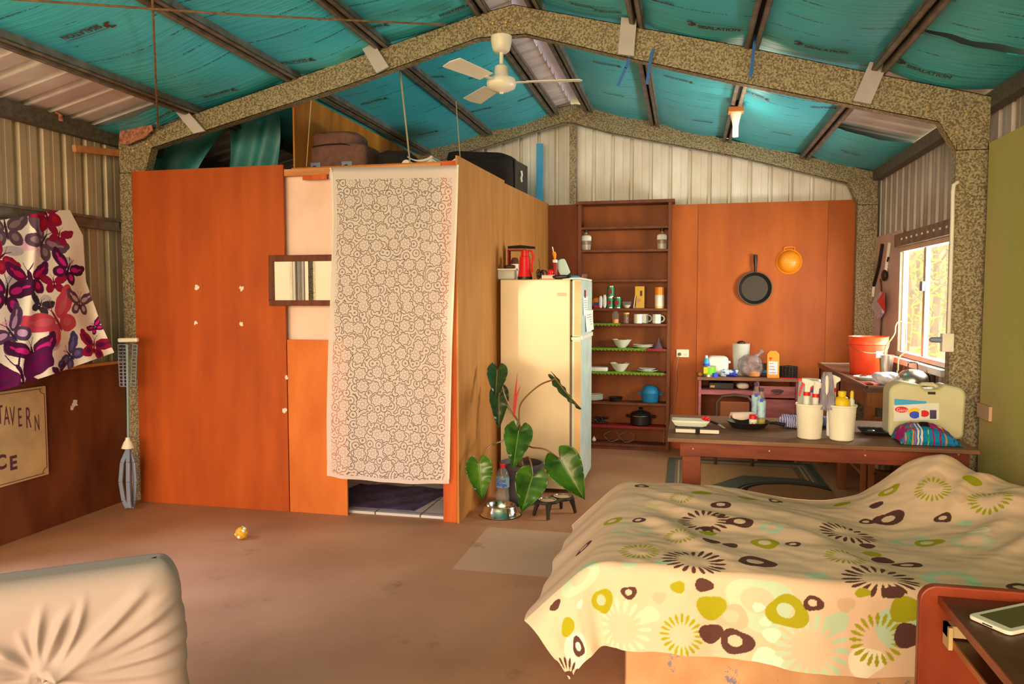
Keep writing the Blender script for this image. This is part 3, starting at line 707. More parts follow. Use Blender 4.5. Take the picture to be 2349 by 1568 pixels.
# ---------------- mirror
t = empty('wall_mirror', at_y(690, 700, PY-.03), 'narrow wooden framed mirror beside the lace curtain', 'mirror')
a, b = at_y(617, 584, PY-.03), at_y(622, 701, PY-.03); x0, x1, z0, z1 = a.x, -2.24, b.z, a.z-.005; fwid = .043
rot_ = R(1.0)
mb = MB()
yf = PY-.04
mb.box(x0, x1, yf, yf+.022, z1-fwid, z1).box(x0, x1, yf, yf+.022, z0, z0+fwid*.9).box(x0, x0+fwid*.8, yf, yf+.022, z0+fwid*.9, z1-fwid).box(x1-fwid, x1, yf, yf+.022, z0+fwid*.9, z1-fwid)
mb.build('frame', wood('mirror_frame', A(112, 52, 26), A(84, 36, 18)), t, bevel=.003)
MB().box(x0+.03, x1-.03, yf+.012, yf+.018, z0+.03, z1-.03).build('mirror_glass', mat('silvered', (.92, .92, .88), .01, metal=1, c2=(.92, .92, .88)), t)

# ---------------- butterfly cloth
def cloth_obj(name, P, C, nu, nv, mt, label, cat, solid=0):
    """P (nv+1,nu+1,3), C colours"""
    me = bpy.data.meshes.new(name); org = Vector(P.reshape(-1, 3).min(0)); me.vertices.add(P.shape[0]*P.shape[1])
    me.vertices.foreach_set('co', (P.reshape(-1, 3)-np.array(org)).ravel())
    idx = np.arange(P.shape[0]*P.shape[1]).reshape(P.shape[0], P.shape[1])
    q = np.stack([idx[:-1, :-1], idx[:-1, 1:], idx[1:, 1:], idx[1:, :-1]], -1).reshape(-1, 4)
    me.loops.add(q.size); me.loops.foreach_set('vertex_index', q.ravel()); me.polygons.add(len(q))
    me.polygons.foreach_set('loop_start', np.arange(0, q.size, 4)); me.polygons.foreach_set('loop_total', np.full(len(q), 4))
    me.polygons.foreach_set('use_smooth', np.ones(len(q), dtype=bool)); me.update()
    ca = me.color_attributes.new('print', 'FLOAT_COLOR', 'POINT'); cc = np.ones((C.shape[0]*C.shape[1], 4)); cc[:, :3] = C.reshape(-1, 3); ca.data.foreach_set('color', cc.ravel())
    me.materials.append(mt); o = bpy.data.objects.new(name, me); col.objects.link(o); o.location = org; WO[o] = org
    if solid: s_ = o.modifiers.new('solid', 'SOLIDIFY'); s_.thickness = solid
    tag(o, label, cat); return o
nu, nv = 420, 420
# outline corners in the photo -> plane near the left wall; u across, v down
UU, VV = np.meshgrid(np.linspace(0, 1, nu+1), np.linspace(0, 1, nv+1))
# left edge runs out of frame
def bl(px0, py0, px1, py1): return px0, py0, px1, py1
topx = np.interp(UU, [0, .46, .82, 1], [-150, 0, 120, 160]); topy = np.interp(UU, [0, .46, .82, 1], [560, 505, 483, 481])
botx = np.interp(UU, [0, .37, .62, 1], [-150, 0, 110, 262]); boty = np.interp(UU, [0, .37, .62, 1], [940, 896, 862, 808])
PXs = topx*(1-VV)+botx*VV; PYs = topy*(1-VV)+boty*VV
ext = np.interp(VV, [0, .18, .3, .5, .8, 1], [0, 12, 2, -14, -10, 0])*np.clip((UU-.75)/.25, 0, 1); PXs += ext
depth = .03*np.sin(UU*14+VV*6)*VV+.02*np.sin(UU*31)*VV**2+.03*np.exp(-((UU-.72+.25*VV)/.035)**2)
Xpl = -3.93+.05*VV+depth
dx = fw.x+RT.x*((PXs-1174.5)/F_PX)-UP.x*((PYs-784)/F_PX); dy = fw.y+RT.y*((PXs-1174.5)/F_PX)-UP.y*((PYs-784)/F_PX); dz = fw.z+RT.z*((PXs-1174.5)/F_PX)-UP.z*((PYs-784)/F_PX)
tt = Xpl/dx; P = np.stack([Xpl, dy*tt, EYE+dz*tt], -1)
C = np.zeros(P.shape); C[:] = A(250, 222, 200)
# fabric coordinates in metres (y along the wall, z up)
FU, FV = P[..., 1], P[..., 2]
def fpt(px, py): p = at_x(px, py, -3.9); return p.y, p.z
def ell(a, b, ca, cb, ra, rb, rot=0):
    c, s = math.cos(rot), math.sin(rot); x = (a-ca)*c+(b-cb)*s; y = -(a-ca)*s+(b-cb)*c; return (x/ra)**2+(y/rb)**2
def butterfly(px, py, size, ang, dark, mid, soft=False):
    cx_, cy_ = fpt(px, py); s = size; c, sn = math.cos(ang), math.sin(ang)
    a = ((FU-cx_)*c+(FV-cy_)*sn)/s; b = (-(FU-cx_)*sn+(FV-cy_)*c)/s
    aa = np.abs(a); wig = .06*np.sin(a*17+b*9)
    up = ell(aa, b, .52, .26, .50, .27, .45)+wig; lo = ell(aa, b, .33, -.28, .33, .26, -.7)+wig
    body = ell(a, b, 0, 0, .055, .36)
    tip = ell(aa, b, .80, .50, .22, .16, .6)
    ant = (np.abs(aa-(b-.3)*.5) < .014) & (b > .3) & (b < .62)
    wing = (up < 1) | (lo < 1) | (tip < 1)
    C[wing] = dark
    if mid is not None:
        C[ell(aa, b, .40, .20, .26, .11, .4) < 1] = mid; C[ell(aa, b, .32, -.26, .16, .13, -.6) < 1] = mid
        C[ell(aa, b, .70, .38, .12, .045, .6) < 1] = mid
    C[(body < 1) | ant] = tuple(v*.5 for v in dark)
pk, gy = A(250, 176, 170), A(196, 168, 150)
for px, py, rx, ry_, c in ((95,495+60,.05,.09,pk),(65,560,.05,.04,pk),(150,675,.035,.02,pk),(20,745,.06,.03,pk),(35,655,.07,.07,gy),(105,690,.04,.04,gy),(35,575,.08,.03,gy),(155,600,.05,.03,gy),(105,790,.09,.04,gy),(150,815,.015,.06,pk)):
    a, b = fpt(px, py); C[ell(FU, FV, a, b, rx, ry_) < 1] = c
dk, mar, red_, mag, gr, plm = A(74, 22, 52), A(150, 22, 50), A(196, 62, 72), A(206, 34, 110), A(98, 66, 72), A(92, 20, 62)
for a in ((22,527,.17,.1,gr,A(140,104,96)), (105,552,.17,-.7,gr,A(150,110,110)), (115,492,.16,.35,mar,A(190,20,40)), (142,540,.10,-.3,mar,None), (5,590,.13,-.9,mar,A(186,30,60)),
          (70,640,.16,.05,plm,A(210,20,80)), (125,650,.10,.05,mar,None), (155,618,.14,-.5,dk,mag), (15,675,.19,-.2,dk,mag), (92,700,.09,-.4,A(56,44,48),None), (125,735,.22,.55,red_,A(200,84,84)), (185,695,.13,-.1,gr,A(206,160,150)),
          (28,765,.17,.7,A(92,60,84),A(206,150,170)), (72,812,.17,.15,dk,mag), (165,815,.14,.9,A(70,64,96),A(120,90,130)), (215,795,.14,-.3,mar,plm), (35,868,.24,.1,plm,A(110,10,70)), (222,750,.07,.6,plm,mag), (128,852,.08,.2,dk,None)): butterfly(*a)
cloth_obj('butterfly_cloth', P, C, nu, nv, vmat('butterfly_print'), 'white cloth printed with red and purple butterflies, blowing on the left wall', 'cloth')

# ---------------- tavern sign
t = empty('tavern_sign', (-4.015, 3.7, .35), 'cream tavern sign with brown lettering on the left plywood', 'sign')
s0, s1 = at_x(107, 884, -4.0), at_x(112, 1088, -4.0)
ya, yb, za, zb = 3.25, s0.y, s1.z, s0.z
MB().box(-4.014, -4.006, ya, yb, za, zb).build('sign_board', mat('sign_face', A(196, 150, 92), .5, c2=A(170, 132, 84), scale=5, detail=6), t, bevel=.006)
bd = MB()
for q in ((ya+.02, yb-.035, zb-.018, zb-.014), (ya+.02, yb-.035, za+.014, za+.018)): bd.box(-4.0065, -4.0045, *q)
bd.box(-4.0065, -4.0045, yb-.018, yb-.014, za+.05, zb-.05)
for zc, sg in ((zb-.014, -1), (za+.014, 1)):
    pts = [Vector((-4.0055, yb-.014-.04*math.cos(a*math.pi/16)*0-.036*math.sin(a*math.pi/16), zc+sg*.036*math.cos(a*math.pi/16))) for a in range(9)]
    bd.tube(pts, .002, 5)
bd.build('border_line', M['plum'], t)
ly = at_x(0, 950, -4).y
for k, (ch, px, py, sz) in enumerate((('T', 2, 973, .165), ('A', 16, 975, .165), ('V', 30, 977, .17), ('E', 48, 979, .17), ('R', 66, 982, .19), ('N', 86, 988, .145))):
    p = at_x(px-5, py, -4.0); text_mesh(ch, sz, 'letter', M['plum'], (-4.0055, p.y, p.z), (0,1,.0), (0,0,1), t, squeeze=.36)
for ch, px in (('C', -8), ('E', 24)):
    p = at_x(px, 1078, -4.0); text_mesh(ch, .118, 'letter', M['plum'], (-4.0055, p.y, p.z), (0,1,0), (0,0,1), t, squeeze=.9, bold=.004)

# ---------------- folded clothes airer by the column
t = empty('clothes_airer', (-3.79, 4.5, 0), 'folded grey and white clothes airer standing by the left column', 'clothes airer')
Yb = 4.5
def ap(px, py, dy=0): return at_y(px, py, Yb+dy)
MB().tube([ap(296, 1150), ap(292, 790)], .009, 10).build('pole', mat('airer_pole', A(128, 140, 130), .4), t, smooth=True)
hub = MB().lathe(ap(294, 1030), [(.018, 0), (.045, .01), (.03, .05), (.016, .07), (.016, .085)], 14); hub.build('hub', M['white_plastic'], t, smooth=True)
MB().bar(ap(272, 780), ap(317, 779), .03, .03).build('head', M['white_plastic'], t, bevel=.01)
for (xa, xb) in ((276, 280), (286, 288), (310, 306)):
    mb = MB(); a0, a1, b0, b1 = ap(xa-5, 790), ap(xa+5, 790), ap(xb-5, 885), ap(xb+5, 886)
    mb.bar(a0, b0, .006, .006); mb.bar(a1, b1, .006, .006)
    for k in range(13): f = k/12; mb.bar(a0*(1-f)+b0*f, a1*(1-f)+b1*f, .005, .006)
    mb.build('ladder_arm', M['grey'] if xa != 310 else mat('airer_arm', A(120, 128, 120), .5), t)
for sx, dy in ((-15, -.02), (14, -.02), (0, -.07), (3, .05)):
    pts = [ap(294, 1030, dy*.2), ap(294+sx*.9, 1060, dy*.7), ap(294+sx*1.15, 1105, dy), ap(296+sx*.8, 1148, dy), ap(298+sx*.35, 1164, dy*.9)]
    mb = MB()
    for a, b in zip(pts[:-1], pts[1:]): mb.bar(a, b, .03, .014, up=(0, 1, 0))
    mb.build('leg', M['grey'], t, bevel=.003)
# ---------------- yellow toy ball
c = at_z(554, 1224, .035); r_ = 14*mpp(c)
t = empty('toy_ball', (c.x, c.y, 0), 'small yellow and white toy ball on the concrete floor', 'toy ball')
mb = MB().ball((c.x, c.y, r_+.003), r_, 20); o = mb.build('ball', mat('toy_yellow', A(236, 170, 30), .4, c2=A(200, 120, 16), scale=60, bump=.4), t, smooth=True)
for k in range(7):
    a = k*2.4; h = math.cos(k*1.1)*.8; q = Vector((math.cos(a)*math.sqrt(max(0, 1-h*h)), math.sin(a)*math.sqrt(max(0, 1-h*h)), h))
    MB().ball(Vector((c.x, c.y, r_+.003))+q*r_*.9, r_*.3, 10).build('knob', M['white_plastic'], t, smooth=True)

# ---------------- slip-covered armchair (bottom left)
ZS = .85
p0 = at_z(0, 1353, ZS); p1 = at_z(402, 1297, ZS); dU = (p1-p0); dU.z = 0; Lw = dU.length; dU.normalize(); dN = Vector((dU.y, -dU.x, 0))   # dN towards the camera
if dN.dot(CAM-p0) < 0: dN = -dN
g = at_y(95, 1572, p0.y+.03)    # where the folds are tied together
TH = .17; start = -.45
nu, nv = 300, 320
gu = .085+ (0); 
def slip(u, v):
    # u: across 0..1 (ends wrap back), v: 0 back foot .. over the top .. front foot
    L = Lw-start
    s = start+L*u
    H = ZS
    return s
US, VS = np.meshgrid(np.linspace(0, 1, nu+1), np.linspace(0, 1, nv+1))
# horizontal outline: front face, round right corner, right side
side_len = .055*math.pi/2-.055+TH/2-.055; tot = (Lw-start)+side_len; S = US*tot
rc = .055
flat = (Lw-start)-rc
arc = rc*math.pi/2
S = np.minimum(S, tot)
along = np.where(S < flat, S, np.where(S < flat+arc, flat+rc*np.sin(np.clip(S-flat, 0, arc)/rc), flat+rc))
back = np.where(S < flat, 0, np.where(S < flat+arc, rc*(1-np.cos(np.clip(S-flat, 0, arc)/rc)), rc+(S-flat-arc)))
# vertical: v=0 top middle (thickness centre) -> over the edge -> down to floor
rt = .06; Tv = VS*(TH/2+ZS); e0 = TH/2-rt; aq = rt*math.pi/2
inw = np.where(Tv < e0, rt+(e0-Tv), np.where(Tv < e0+aq, rt*(1-np.sin(np.clip(Tv-e0, 0, aq)/rt)), 0))
z = np.where(Tv < e0, ZS, np.where(Tv < e0+aq, ZS-rt*(1-np.cos(np.clip(Tv-e0, 0, aq)/rt)), ZS-rt-(Tv-e0-aq)))
z = np.maximum(z, .01)
al = start+along; 
side_w = np.clip((S-flat)/arc, 0, 1)
al2 = al-inw*side_w*(rc/(TH/2)); bk = back+(TH/2-back)*inw/(TH/2)
bk = np.maximum(bk, inw*0+0)
down = ZS-z
# flare outwards towards the hem
al2 = al2+side_w*(.02+.13*np.clip(down-.30, 0, 1)*1.0)*(down > 0)*np.clip(down*6, 0, 1)
# folds fan out from the tie point
ga = (g-p0).dot(dU); gz = g.z
ru = al-ga; rz = z-gz; ang = np.arctan2(rz, ru); rad = np.hypot(ru, rz)
f1 = np.zeros(S.shape)
for a0, bend, ln, am, wd in ((133, 0, .16, .016, .012), (112, -.6, .14, .012, .009), (97, -1.2, .19, .018, .010), (80, -1.4, .19, .020, .011), (66, .8, .15, .010, .010), (50, 1.6, .22, .016, .010), (34, .5, .33, .022, .016), (26, .3, .40, .010, .012), (19, .5, .42, .014, .014), (11, .3, .42, .010, .013), (3, .2, .42, .014, .014), (-8, .2, .42, .010, .014), (160, 0, .2, .012, .012), (190, 0, .3, .012, .012), (230, 0, .3, .01, .012), (280, 0, .3, .012, .014), (320, 0, .3, .01, .012)):
    da = ang-(R(a0)+bend*(rad-.05)); da = (da+np.pi) % (2*np.pi)-np.pi; dd_ = rad*np.sin(np.clip(da, -1.5, 1.5))
    f1 += am*np.exp(-(dd_/wd)**2)*(np.abs(da) < 1.5)*np.clip((ln-rad)/.06, 0, 1)*np.clip(rad/.03, .3, 1)
amp = np.clip(down*8, 0, 1)*1.15
fine = (.005*vnoise(al*16+z*6, z*14-al*4, 9)+.010*vnoise(al*5, z*4, 12))*np.clip(down*6, 0, 1)
dimple = -.04*np.exp(-(rad/.07)**2)
off = (f1*amp+fine+dimple)
P = np.zeros(S.shape+(3,)); base = np.array(p0)
dUn, dNn = np.array(dU), np.array(dN)
P[..., 0] = base[0]+dUn[0]*(al2+off*side_w*.3)+dNn[0]*(-bk+off*(1-side_w)); P[..., 1] = base[1]+dUn[1]*(al2+off*side_w*.3)+dNn[1]*(-bk+off*(1-side_w)); P[..., 2] = z
C = np.zeros(P.shape); C[:] = A(170, 138, 116)
# back half mirrors the top so the chair back is closed
P2 = P[::-1].copy(); rel = P2-base; dist = rel@dNn; P2 = P2-dNn*(2*(dist+TH/2))[..., None]
Pall = np.concatenate([P2[:-1], P], 0); Call = np.concatenate([C[:-1], C], 0)
mtc = vmat('slipcover_cloth', .85, .1)
cloth_obj('armchair', Pall, Call, nu, 2*nv, mtc, 'armchair under a loose off-white slipcover, cropped at the lower left', 'armchair')

# ---------------- bed with patterned sheet
xl, yf_, yb_, zt_ = -.235, 2.735, 3.97, .515; xr_ = 1.58
t = empty('mattress_base', (.66, 3.3, 0), 'quilted beige mattress and base under the patterned sheet', 'mattress')
def quilt():
    mt = mat('quilting', A(204, 142, 88), .7, c2=A(190, 126, 74), scale=5); nt = mt.node_tree; b = nt.nodes['Principled BSDF']
    tc = nt.nodes.new('ShaderNodeTexCoord'); wv = nt.nodes.new('ShaderNodeTexWave'); wv.inputs['Scale'].default_value = 2.6; wv.inputs['Distortion'].default_value = .6; wv.bands_direction = 'DIAGONAL'
    wv.inputs['Detail'].default_value = 0
    mp = nt.nodes.new('ShaderNodeMapping'); mp.inputs['Scale'].default_value = (1, 1, -1); w2 = nt.nodes.new('ShaderNodeTexWave'); w2.inputs['Scale'].default_value = 2.6; w2.bands_direction = 'DIAGONAL'; w2.inputs['Distortion'].default_value = .6
    nt.links.new(tc.outputs['Object'], wv.inputs[0]); nt.links.new(tc.outputs['Object'], mp.inputs[0]); nt.links.new(mp.outputs[0], w2.inputs[0])
    mx = nt.nodes.new('ShaderNodeMixRGB'); mx.blend_type = 'MULTIPLY'; mx.inputs[0].default_value = 1; nt.links.new(wv.outputs[0], mx.inputs[1]); nt.links.new(w2.outputs[0], mx.inputs[2])
    bn = nt.nodes.new('ShaderNodeBump'); bn.inputs['Distance'].default_value = .03; bn.inputs['Strength'].default_value = .5; nt.links.new(mx.outputs[0], bn.inputs['Height']); nt.links.new(bn.outputs[0], b.inputs['Normal'])
    # faded blue flower print
    base = b.inputs['Base Color'].links[0].from_socket; n = nt.nodes.new('ShaderNodeTexNoise'); n.inputs['Scale'].default_value = 7; n.inputs['Detail'].default_value = 9; n.inputs['Roughness'].default_value = .75
    r = nt.nodes.new('ShaderNodeValToRGB'); r.color_ramp.elements[0].position = .585; r.color_ramp.elements[1].position = .61
    nt.links.new(tc.outputs['Object'], n.inputs['Vector']); nt.links.new(n.outputs['Fac'], r.inputs[0]); m3 = nt.nodes.new('ShaderNodeMixRGB'); nt.links.new(r.outputs[0], m3.inputs[0]); nt.links.new(base, m3.inputs[1]); m3.inputs[2].default_value = (*A(120, 106, 104), 1)
    nt.links.new(m3.outputs[0], b.inputs['Base Color']); return mt
Q = quilt()
MB().box(xl+.03, xr_, yf_+.02, yb_-.02, .02, .25).build('base', Q, t, bevel=.02)
MB().box(xl+.03, xr_, yf_+.02, yb_-.02, .255, .47).build('mattress', Q, t, bevel=.05)
nu, nv = 760, 620
HL, HF, HB = .46, .375, .18
s_ = np.linspace(-HL, xr_-xl, nu+1); t_ = np.linspace(-HF, (yb_-yf_)+HB, nv+1); SS, TT = np.meshgrid(s_, t_)
ds = np.maximum(0, -SS); dt = np.maximum(0, -TT); db = np.maximum(0, TT-(yb_-yf_))
hemw = 1+.03*np.clip(SS, 0, 2)+.018*np.sin(SS*9+1)+.012*np.sin(SS*23)
dt = dt*np.where(SS > 0, hemw*.98, 1)
x = xl+np.maximum(SS, 0); y = yf_+np.clip(TT, 0, yb_-yf_)
drop = np.sqrt((.70*ds)**2+dt**2+db**2)
corner = np.clip(dt/.40, 0, 1)
rad_ = .12
def soft(d): return np.where(d < rad_, d*d/(2*rad_)*.9, d-rad_*.55)
zz = zt_+.01-soft(drop)
x = x-ds*.70*(1-.55*corner)-.02*np.sin(np.clip(ds/rad_, 0, 1)*math.pi/2)
bulge = .035*np.sin(np.clip(dt/rad_, 0, 1)*math.pi/2)+.05*dt
waves = (.022*np.sin(SS*11+2*vnoise(SS*2, TT*2+9, 3))+.012*np.sin(SS*27+1))*np.clip(dt/.25, 0, 1)*np.exp(-np.maximum(SS, 0)/.7)
y = y-bulge-waves-.02*ds
x = x-(.007*np.sin(TT*9+1.3)+.006*np.sin(TT*21))*np.clip(ds/.3, 0, 1)
y = y+db*.05
# shape of the top: heaped on the right, dipping in between
X0 = xl+np.maximum(SS, 0); Y0 = yf_+np.clip(TT, 0, yb_-yf_); on = np.clip(1-drop/.25, 0, 1)
hump = .20*np.exp(-((X0-1.16)/.23)**2-((Y0-3.93)/.33)**2)+.12*np.exp(-((X0-1.5)/.22)**2-((Y0-3.5)/.5)**2)
dip = -.05*np.exp(-((X0-.82)/.22)**2-((Y0-3.35)/.35)**2)-.05*np.exp(-((X0-.62)/.3)**2-((Y0-3.95)/.35)**2)
# long creases running across the bed, fanning from the far-left corner
an = np.arctan2(Y0-(4.35), X0-(xl-.5)); rr_ = np.hypot(Y0-4.35, X0-xl+.5)
w1 = vnoise(an*4+3, rr_*1.2, 5)
crease = (np.abs(np.sin(an*17+w1*5))**3*.022+np.sin(an*43+w1*9)*.006)*np.clip((X0-xl)/.25, 0, 1)*np.clip(1.15-np.abs(Y0-3.35)/.62, 0, 1)
cr2 = (np.abs(np.sin((X0*.9-Y0*1.0)*13+2*vnoise(X0*3, Y0*3, 8)))**4*.016)*np.clip((X0-1.0)/.2, 0, 1)
fine = .012*vnoise(X0*7, Y0*11, 6)+.005*vnoise(X0*19+Y0*8, Y0*25, 2)
zz = zz+on*(hump+dip+crease+cr2)+fine*np.clip(1-ds*3, .3, 1)
y = y-.006*vnoise(SS*20, TT*8, 15)*(dt > 0)*8*np.clip(dt, 0, .2)
zz = np.maximum(zz, .008+.01*vnoise(SS*9, TT*9, 1)+.006)
P = np.stack([x, y, zz], -1); C = np.zeros(P.shape); C[:] = A(228, 174, 128)
# project the sheet to find where each printed motif of the photograph falls
def project(P):
    D = P-np.array(CAM); zc = D@np.array(fw); return 1174.5+F_PX*(D@np.array(RT))/zc, 784-F_PX*(D@np.array(UP))/zc, zc
QX, QY, QZ = project(P)
gux = np.zeros(P.shape[:2]); 
def locate(px, py):
    d = (QX-px)**2+(QY-py)**2+(QZ-2.5)*6; k = np.argmin(np.where((QX-px)**2+(QY-py)**2 < 60, d, 1e9)); j, i = np.unravel_index(k, d.shape)
    return SS[j, i], TT[j, i]
brn, olv, tan_, aqua, wht, lol = A(92, 52, 40), A(166, 144, 20), A(214, 162, 116), A(188, 188, 140), A(250, 206, 160), A(206, 182, 92)
def local(px, py, rot=0, r=.1):
    a, b = locate(px, py); x = SS-a; y = TT-b; c, s = math.cos(rot), math.sin(rot); return x*c+y*s, -x*s+y*c
def blob(px, py, r, c, rot=0, asp=.85):
    x, y = local(px, py, rot); a = np.arctan2(y, x); C[np.hypot(x, y/asp) < r*(1+.09*np.cos(3*a+px)+.05*np.sin(2*a))] = c
def ring(px, py, r, c, rot=0, asp=.85, inner=.45):
    x, y = local(px, py, rot); a = np.arctan2(y, x); d = np.hypot(x, y/asp); e = r*(1+.1*np.cos(3*a+px)+.05*np.sin(2*a+py))
    C[(d < e) & (np.hypot(x+r*.08, y/asp-r*.05) > r*inner)] = c
def burst(px, py, r, c, n=20, r0=.5, rot=0):
    x, y = local(px, py, rot); a = np.arctan2(y, x); d = np.hypot(x, y); q = (d-r*r0)/(r*(1-r0)); k = a*n/(2*math.pi); fr = np.abs(k-np.round(k))*2
    wdt = .62*np.sin(np.clip(q, 0, 1)*math.pi)**.6*(.75+.3*q); C[(q > 0) & (q < 1) & (fr < wdt)] = c
for a in ((2060,1435,.075,aqua),(1325,1490,.08,wht),(1985,1550-30,.06,wht),(1760,1515,.055,wht)): blob(*a)
for px, py, r in ((1745,1380,.115),(1335,1320,.10),(2190,1330,.10),(2090,1240,.07),(1770,1240-30,.05)): ring(px, py, r, aqua, inner=.5)
for px, py, r in ((1425,1440,.11),(1860,1490,.125),(1450,1215,.09),(2230,1240,.08)): burst(px, py, r, aqua, 18, .5)
for px, py, r in ((1490,1410,.035),(1920,1425,.04),(1520,1290,.03),(1445,1295,.03),(1875,1320,.04),(2215,1200,.03)): blob(px, py, r, aqua)
for px, py, r, c in ((1513,1370,.025,tan_),(1495,1255,.05,tan_),(1940,1385,.03,tan_),(2140,1100,.06,tan_),(2205,1140,.03,tan_),(1740,1392,.02,wht),(1755,1425,.02,wht),(1770,1455,.03,wht),(1330,1385,.02,wht),(2245,1215,.04,wht)): blob(px, py, r, c)
ring(1680,1415,.055,tan_, inner=.5)
for px, py, r in ((1590,1285,.118),(1615,1195,.115),(1945,1225,.115),(2020,1325,.125),(1885,1130,.10)): burst(px, py, r, brn, 20, .45)
for px, py, r in ((1563,1457,.078),(2012,1468,.09),(1467,1262,.078),(1562,1228,.07),(2270,1145,.085),(2140,1120,.075),(1940,1275,.075),(1563,1138,.06),(1490,1165,.05)): burst(px, py, r, olv if py > 1110 and px not in (1490,) else lol, 20, .5)
for px, py, r in ((1380,1377,.058),(1805,1402,.068),(1757,1244,.055),(2130,1244,.055),(2040,1125,.045),(1405,1194,.05)): ring(px, py, r, olv)
for px, py, r in ((1555,1345,.026),(1632,1392,.052),(2080,1396,.055),(1302,1436,.045),(1610,1130,.05),(1715,1142,.05),(1980,1358,.025),(1930,1156,.04),(2000,1270,.035),(1625,1222,.035),(2230,1100,.04),(1850,1146,.025)): blob(px, py, r, olv)
for px, py, r in ((1443,1358,.028),(1690,1472,.056),(1867,1383,.032),(1700,1195,.055),(1655,1157,.045),(1778,1148,.035),(1735,1288,.068),(2040,1190,.062),(1987,1197,.032),(2165,1187,.035),(1340,1255,.05),(1328,1482,.045),(1472,1114,.035),(1465,1192,.03),(1650,1181,.03),(1960,1112,.045),(1820,1248,.03),(2083,1296,.05),(2345,1348,.05)): ring(px, py, r, brn)
for px, py, r in ((1615,1340,.033),(1632,1452,.042),(1274,1388,.03),(1620,1212,.03),(1632,1240,.035),(2050,1357,.034),(2086,1456,.05),(1990,1252,.03),(2010,1158,.03),(1675,1250,.03),(2025,1285,.04)): blob(px, py, r, brn)
cloth_obj('bed_sheet', P, C, nu, nv, vmat('sheet_print', .85, .08), 'cream bed sheet printed with brown and olive rings and bursts, draped over the bed', 'bed sheet')

# ---------------- cherry desk with tablet (bottom right)
t = empty('writing_desk', (.8, 1.6, 0), 'red-brown wooden desk with rounded panel, cropped at the lower right', 'desk')
YD = 1.80; a = at_y(2108, 1420, YD); b = at_y(2135, 1342, YD); c2_ = at_y(2349, 1352, YD)
x0, ztp = a.x+.0, b.z; xe = 1.15; rcn = .038; pts = []
for k in range(9):
    an_ = math.pi/2*k/8; pts.append(Vector((x0+rcn-rcn*math.cos(an_), YD, ztp-rcn+rcn*math.sin(an_))))
poly = [Vector((x0, YD, 0))]+pts+[Vector((xe, YD, ztp)), Vector((xe, YD, 0))]
MB().prism(poly, (0, .022, 0)).build('back_panel', M['cherry'], t, bevel=.004)
s0 = at_y(2155, 1366, YD); zs = s0.z
MB().box(s0.x, xe, .95, YD-.001, zs-.018, zs).build('shelf_top', M['cherry_dark'], t)
MB().box(s0.x-.003, s0.x, .95, YD-.001, zs-.018, zs+.0005).build('edge_band', M['cherry'], t)
d0 = at_y(2183, 1462, YD-.02)
MB().box(d0.x, xe, .98, YD-.02, d0.z-.014, d0.z).build('keyboard_tray', M['cherry_dark'], t)
MB().box(d0.x-.004, d0.x, .98, YD-.02, d0.z-.014, d0.z+.0005).build('edge_band', mat('band', A(176, 90, 40), .5), t)
MB().box(d0.x-.012, d0.x+.05, YD-.03, YD-.001, d0.z+.004, zs-.055).box(d0.x-.012, d0.x-.004, YD-.04, YD-.001, d0.z-.02, zs-.055).build('slide_bracket', mat('bracket', A(206, 160, 96), .5), t)
MB().box(xe-.02, xe, .95, YD, 0, zs-.018).build('side_panel', M['cherry'], t)
# tablet
A0, B0, C0 = [at_z(px, py, zs+.008) for px, py in ((2218, 1409), (2316, 1451), (2330, 1377))]
e1 = (B0-A0); e2 = (C0-A0); e1.z = e2.z = 0; d1 = e1.normalized(); d2 = Vector((-d1.y, d1.x, 0))
if d2.dot(e2) < 0: d2 = -d2
w1_, w2_ = e1.length, .235
t = empty('tablet', A0, 'white-framed tablet lying on the desk at the lower right', 'tablet')
def rrect(o, d1, d2, a, b, r_, z):
    out = []
    for cx, cy, a0 in ((a-r_, b-r_, 0), (r_, b-r_, 90), (r_, r_, 180), (a-r_, r_, 270)):
        for k in range(5): an_ = R(a0+22.5*k); q = o+d1*(cx+r_*math.cos(an_))+d2*(cy+r_*math.sin(an_)); out.append(Vector((q.x, q.y, z)))
    return out
MB().prism(rrect(A0, d1, d2, w1_, w2_, .012, zs+.001), (0, 0, .008)).build('body', M['white_plastic'], t, bevel=.002)
MB().prism(rrect(A0+d1*.012+d2*.02, d1, d2, w1_-.024, w2_-.04, .002, zs+.009), (0, 0, .0006)).build('screen', mat('screen', A(70, 62, 34), .15, spec=.6), t)
for k in (.42, .5, .58):
    q = A0+d1*(w1_*k); MB().obox((q.x, q.y, zs+.005), (.006, .003, .002), Matrix((d1, d2, Vector((0,0,1)))).transposed()).build('port', M['black'], t)

# ---------------- fridge
t = empty('fridge', (-1.1, 5.9, 0), 'tall cream two-door fridge against the partition', 'fridge')
fx0, fx1 = -1.388, -.845; fy0, fy1 = 5.60, 6.30; fz = 1.636; dx1 = -.765
MB().box(fx0, fx1, fy0, fy1, .03, fz).build('cabinet', M['fridge'], t, bevel=.008)
zg = at_y(1320, 776, fy0).z
for za_, zb_, nm in ((zg+.012, fz-.004, 'freezer_door'), (.05, zg-.012, 'fridge_door')):
    d = MB().box(fx1+.014, dx1, fy0+.004, fy1-.004, za_, zb_).build(nm, M['fridge_door'], t, bevel=.006)
    MB().box(fx1+.002, fx1+.013, fy0+.01, fy1-.01, za_+.01, zb_-.01).build('door_seal', M['rubber'], d)
    MB().box(fx1+.03, dx1+.001, fy0+.002, fy0+.005, za_+.01, zb_-.01).build('door_edge', M['fridge_trim'], d)
MB().box(dx1-.02, dx1+.012, fy0+.02, fy1-.02, zg-.012, zg+.022).build('handle_strip', M['white_plastic'], t, bevel=.003)
MB().box(fx1+.01, dx1-.005, fy0, fy0+.03, zg-.012, zg+.010).build('hinge', M['white_plastic'], t)
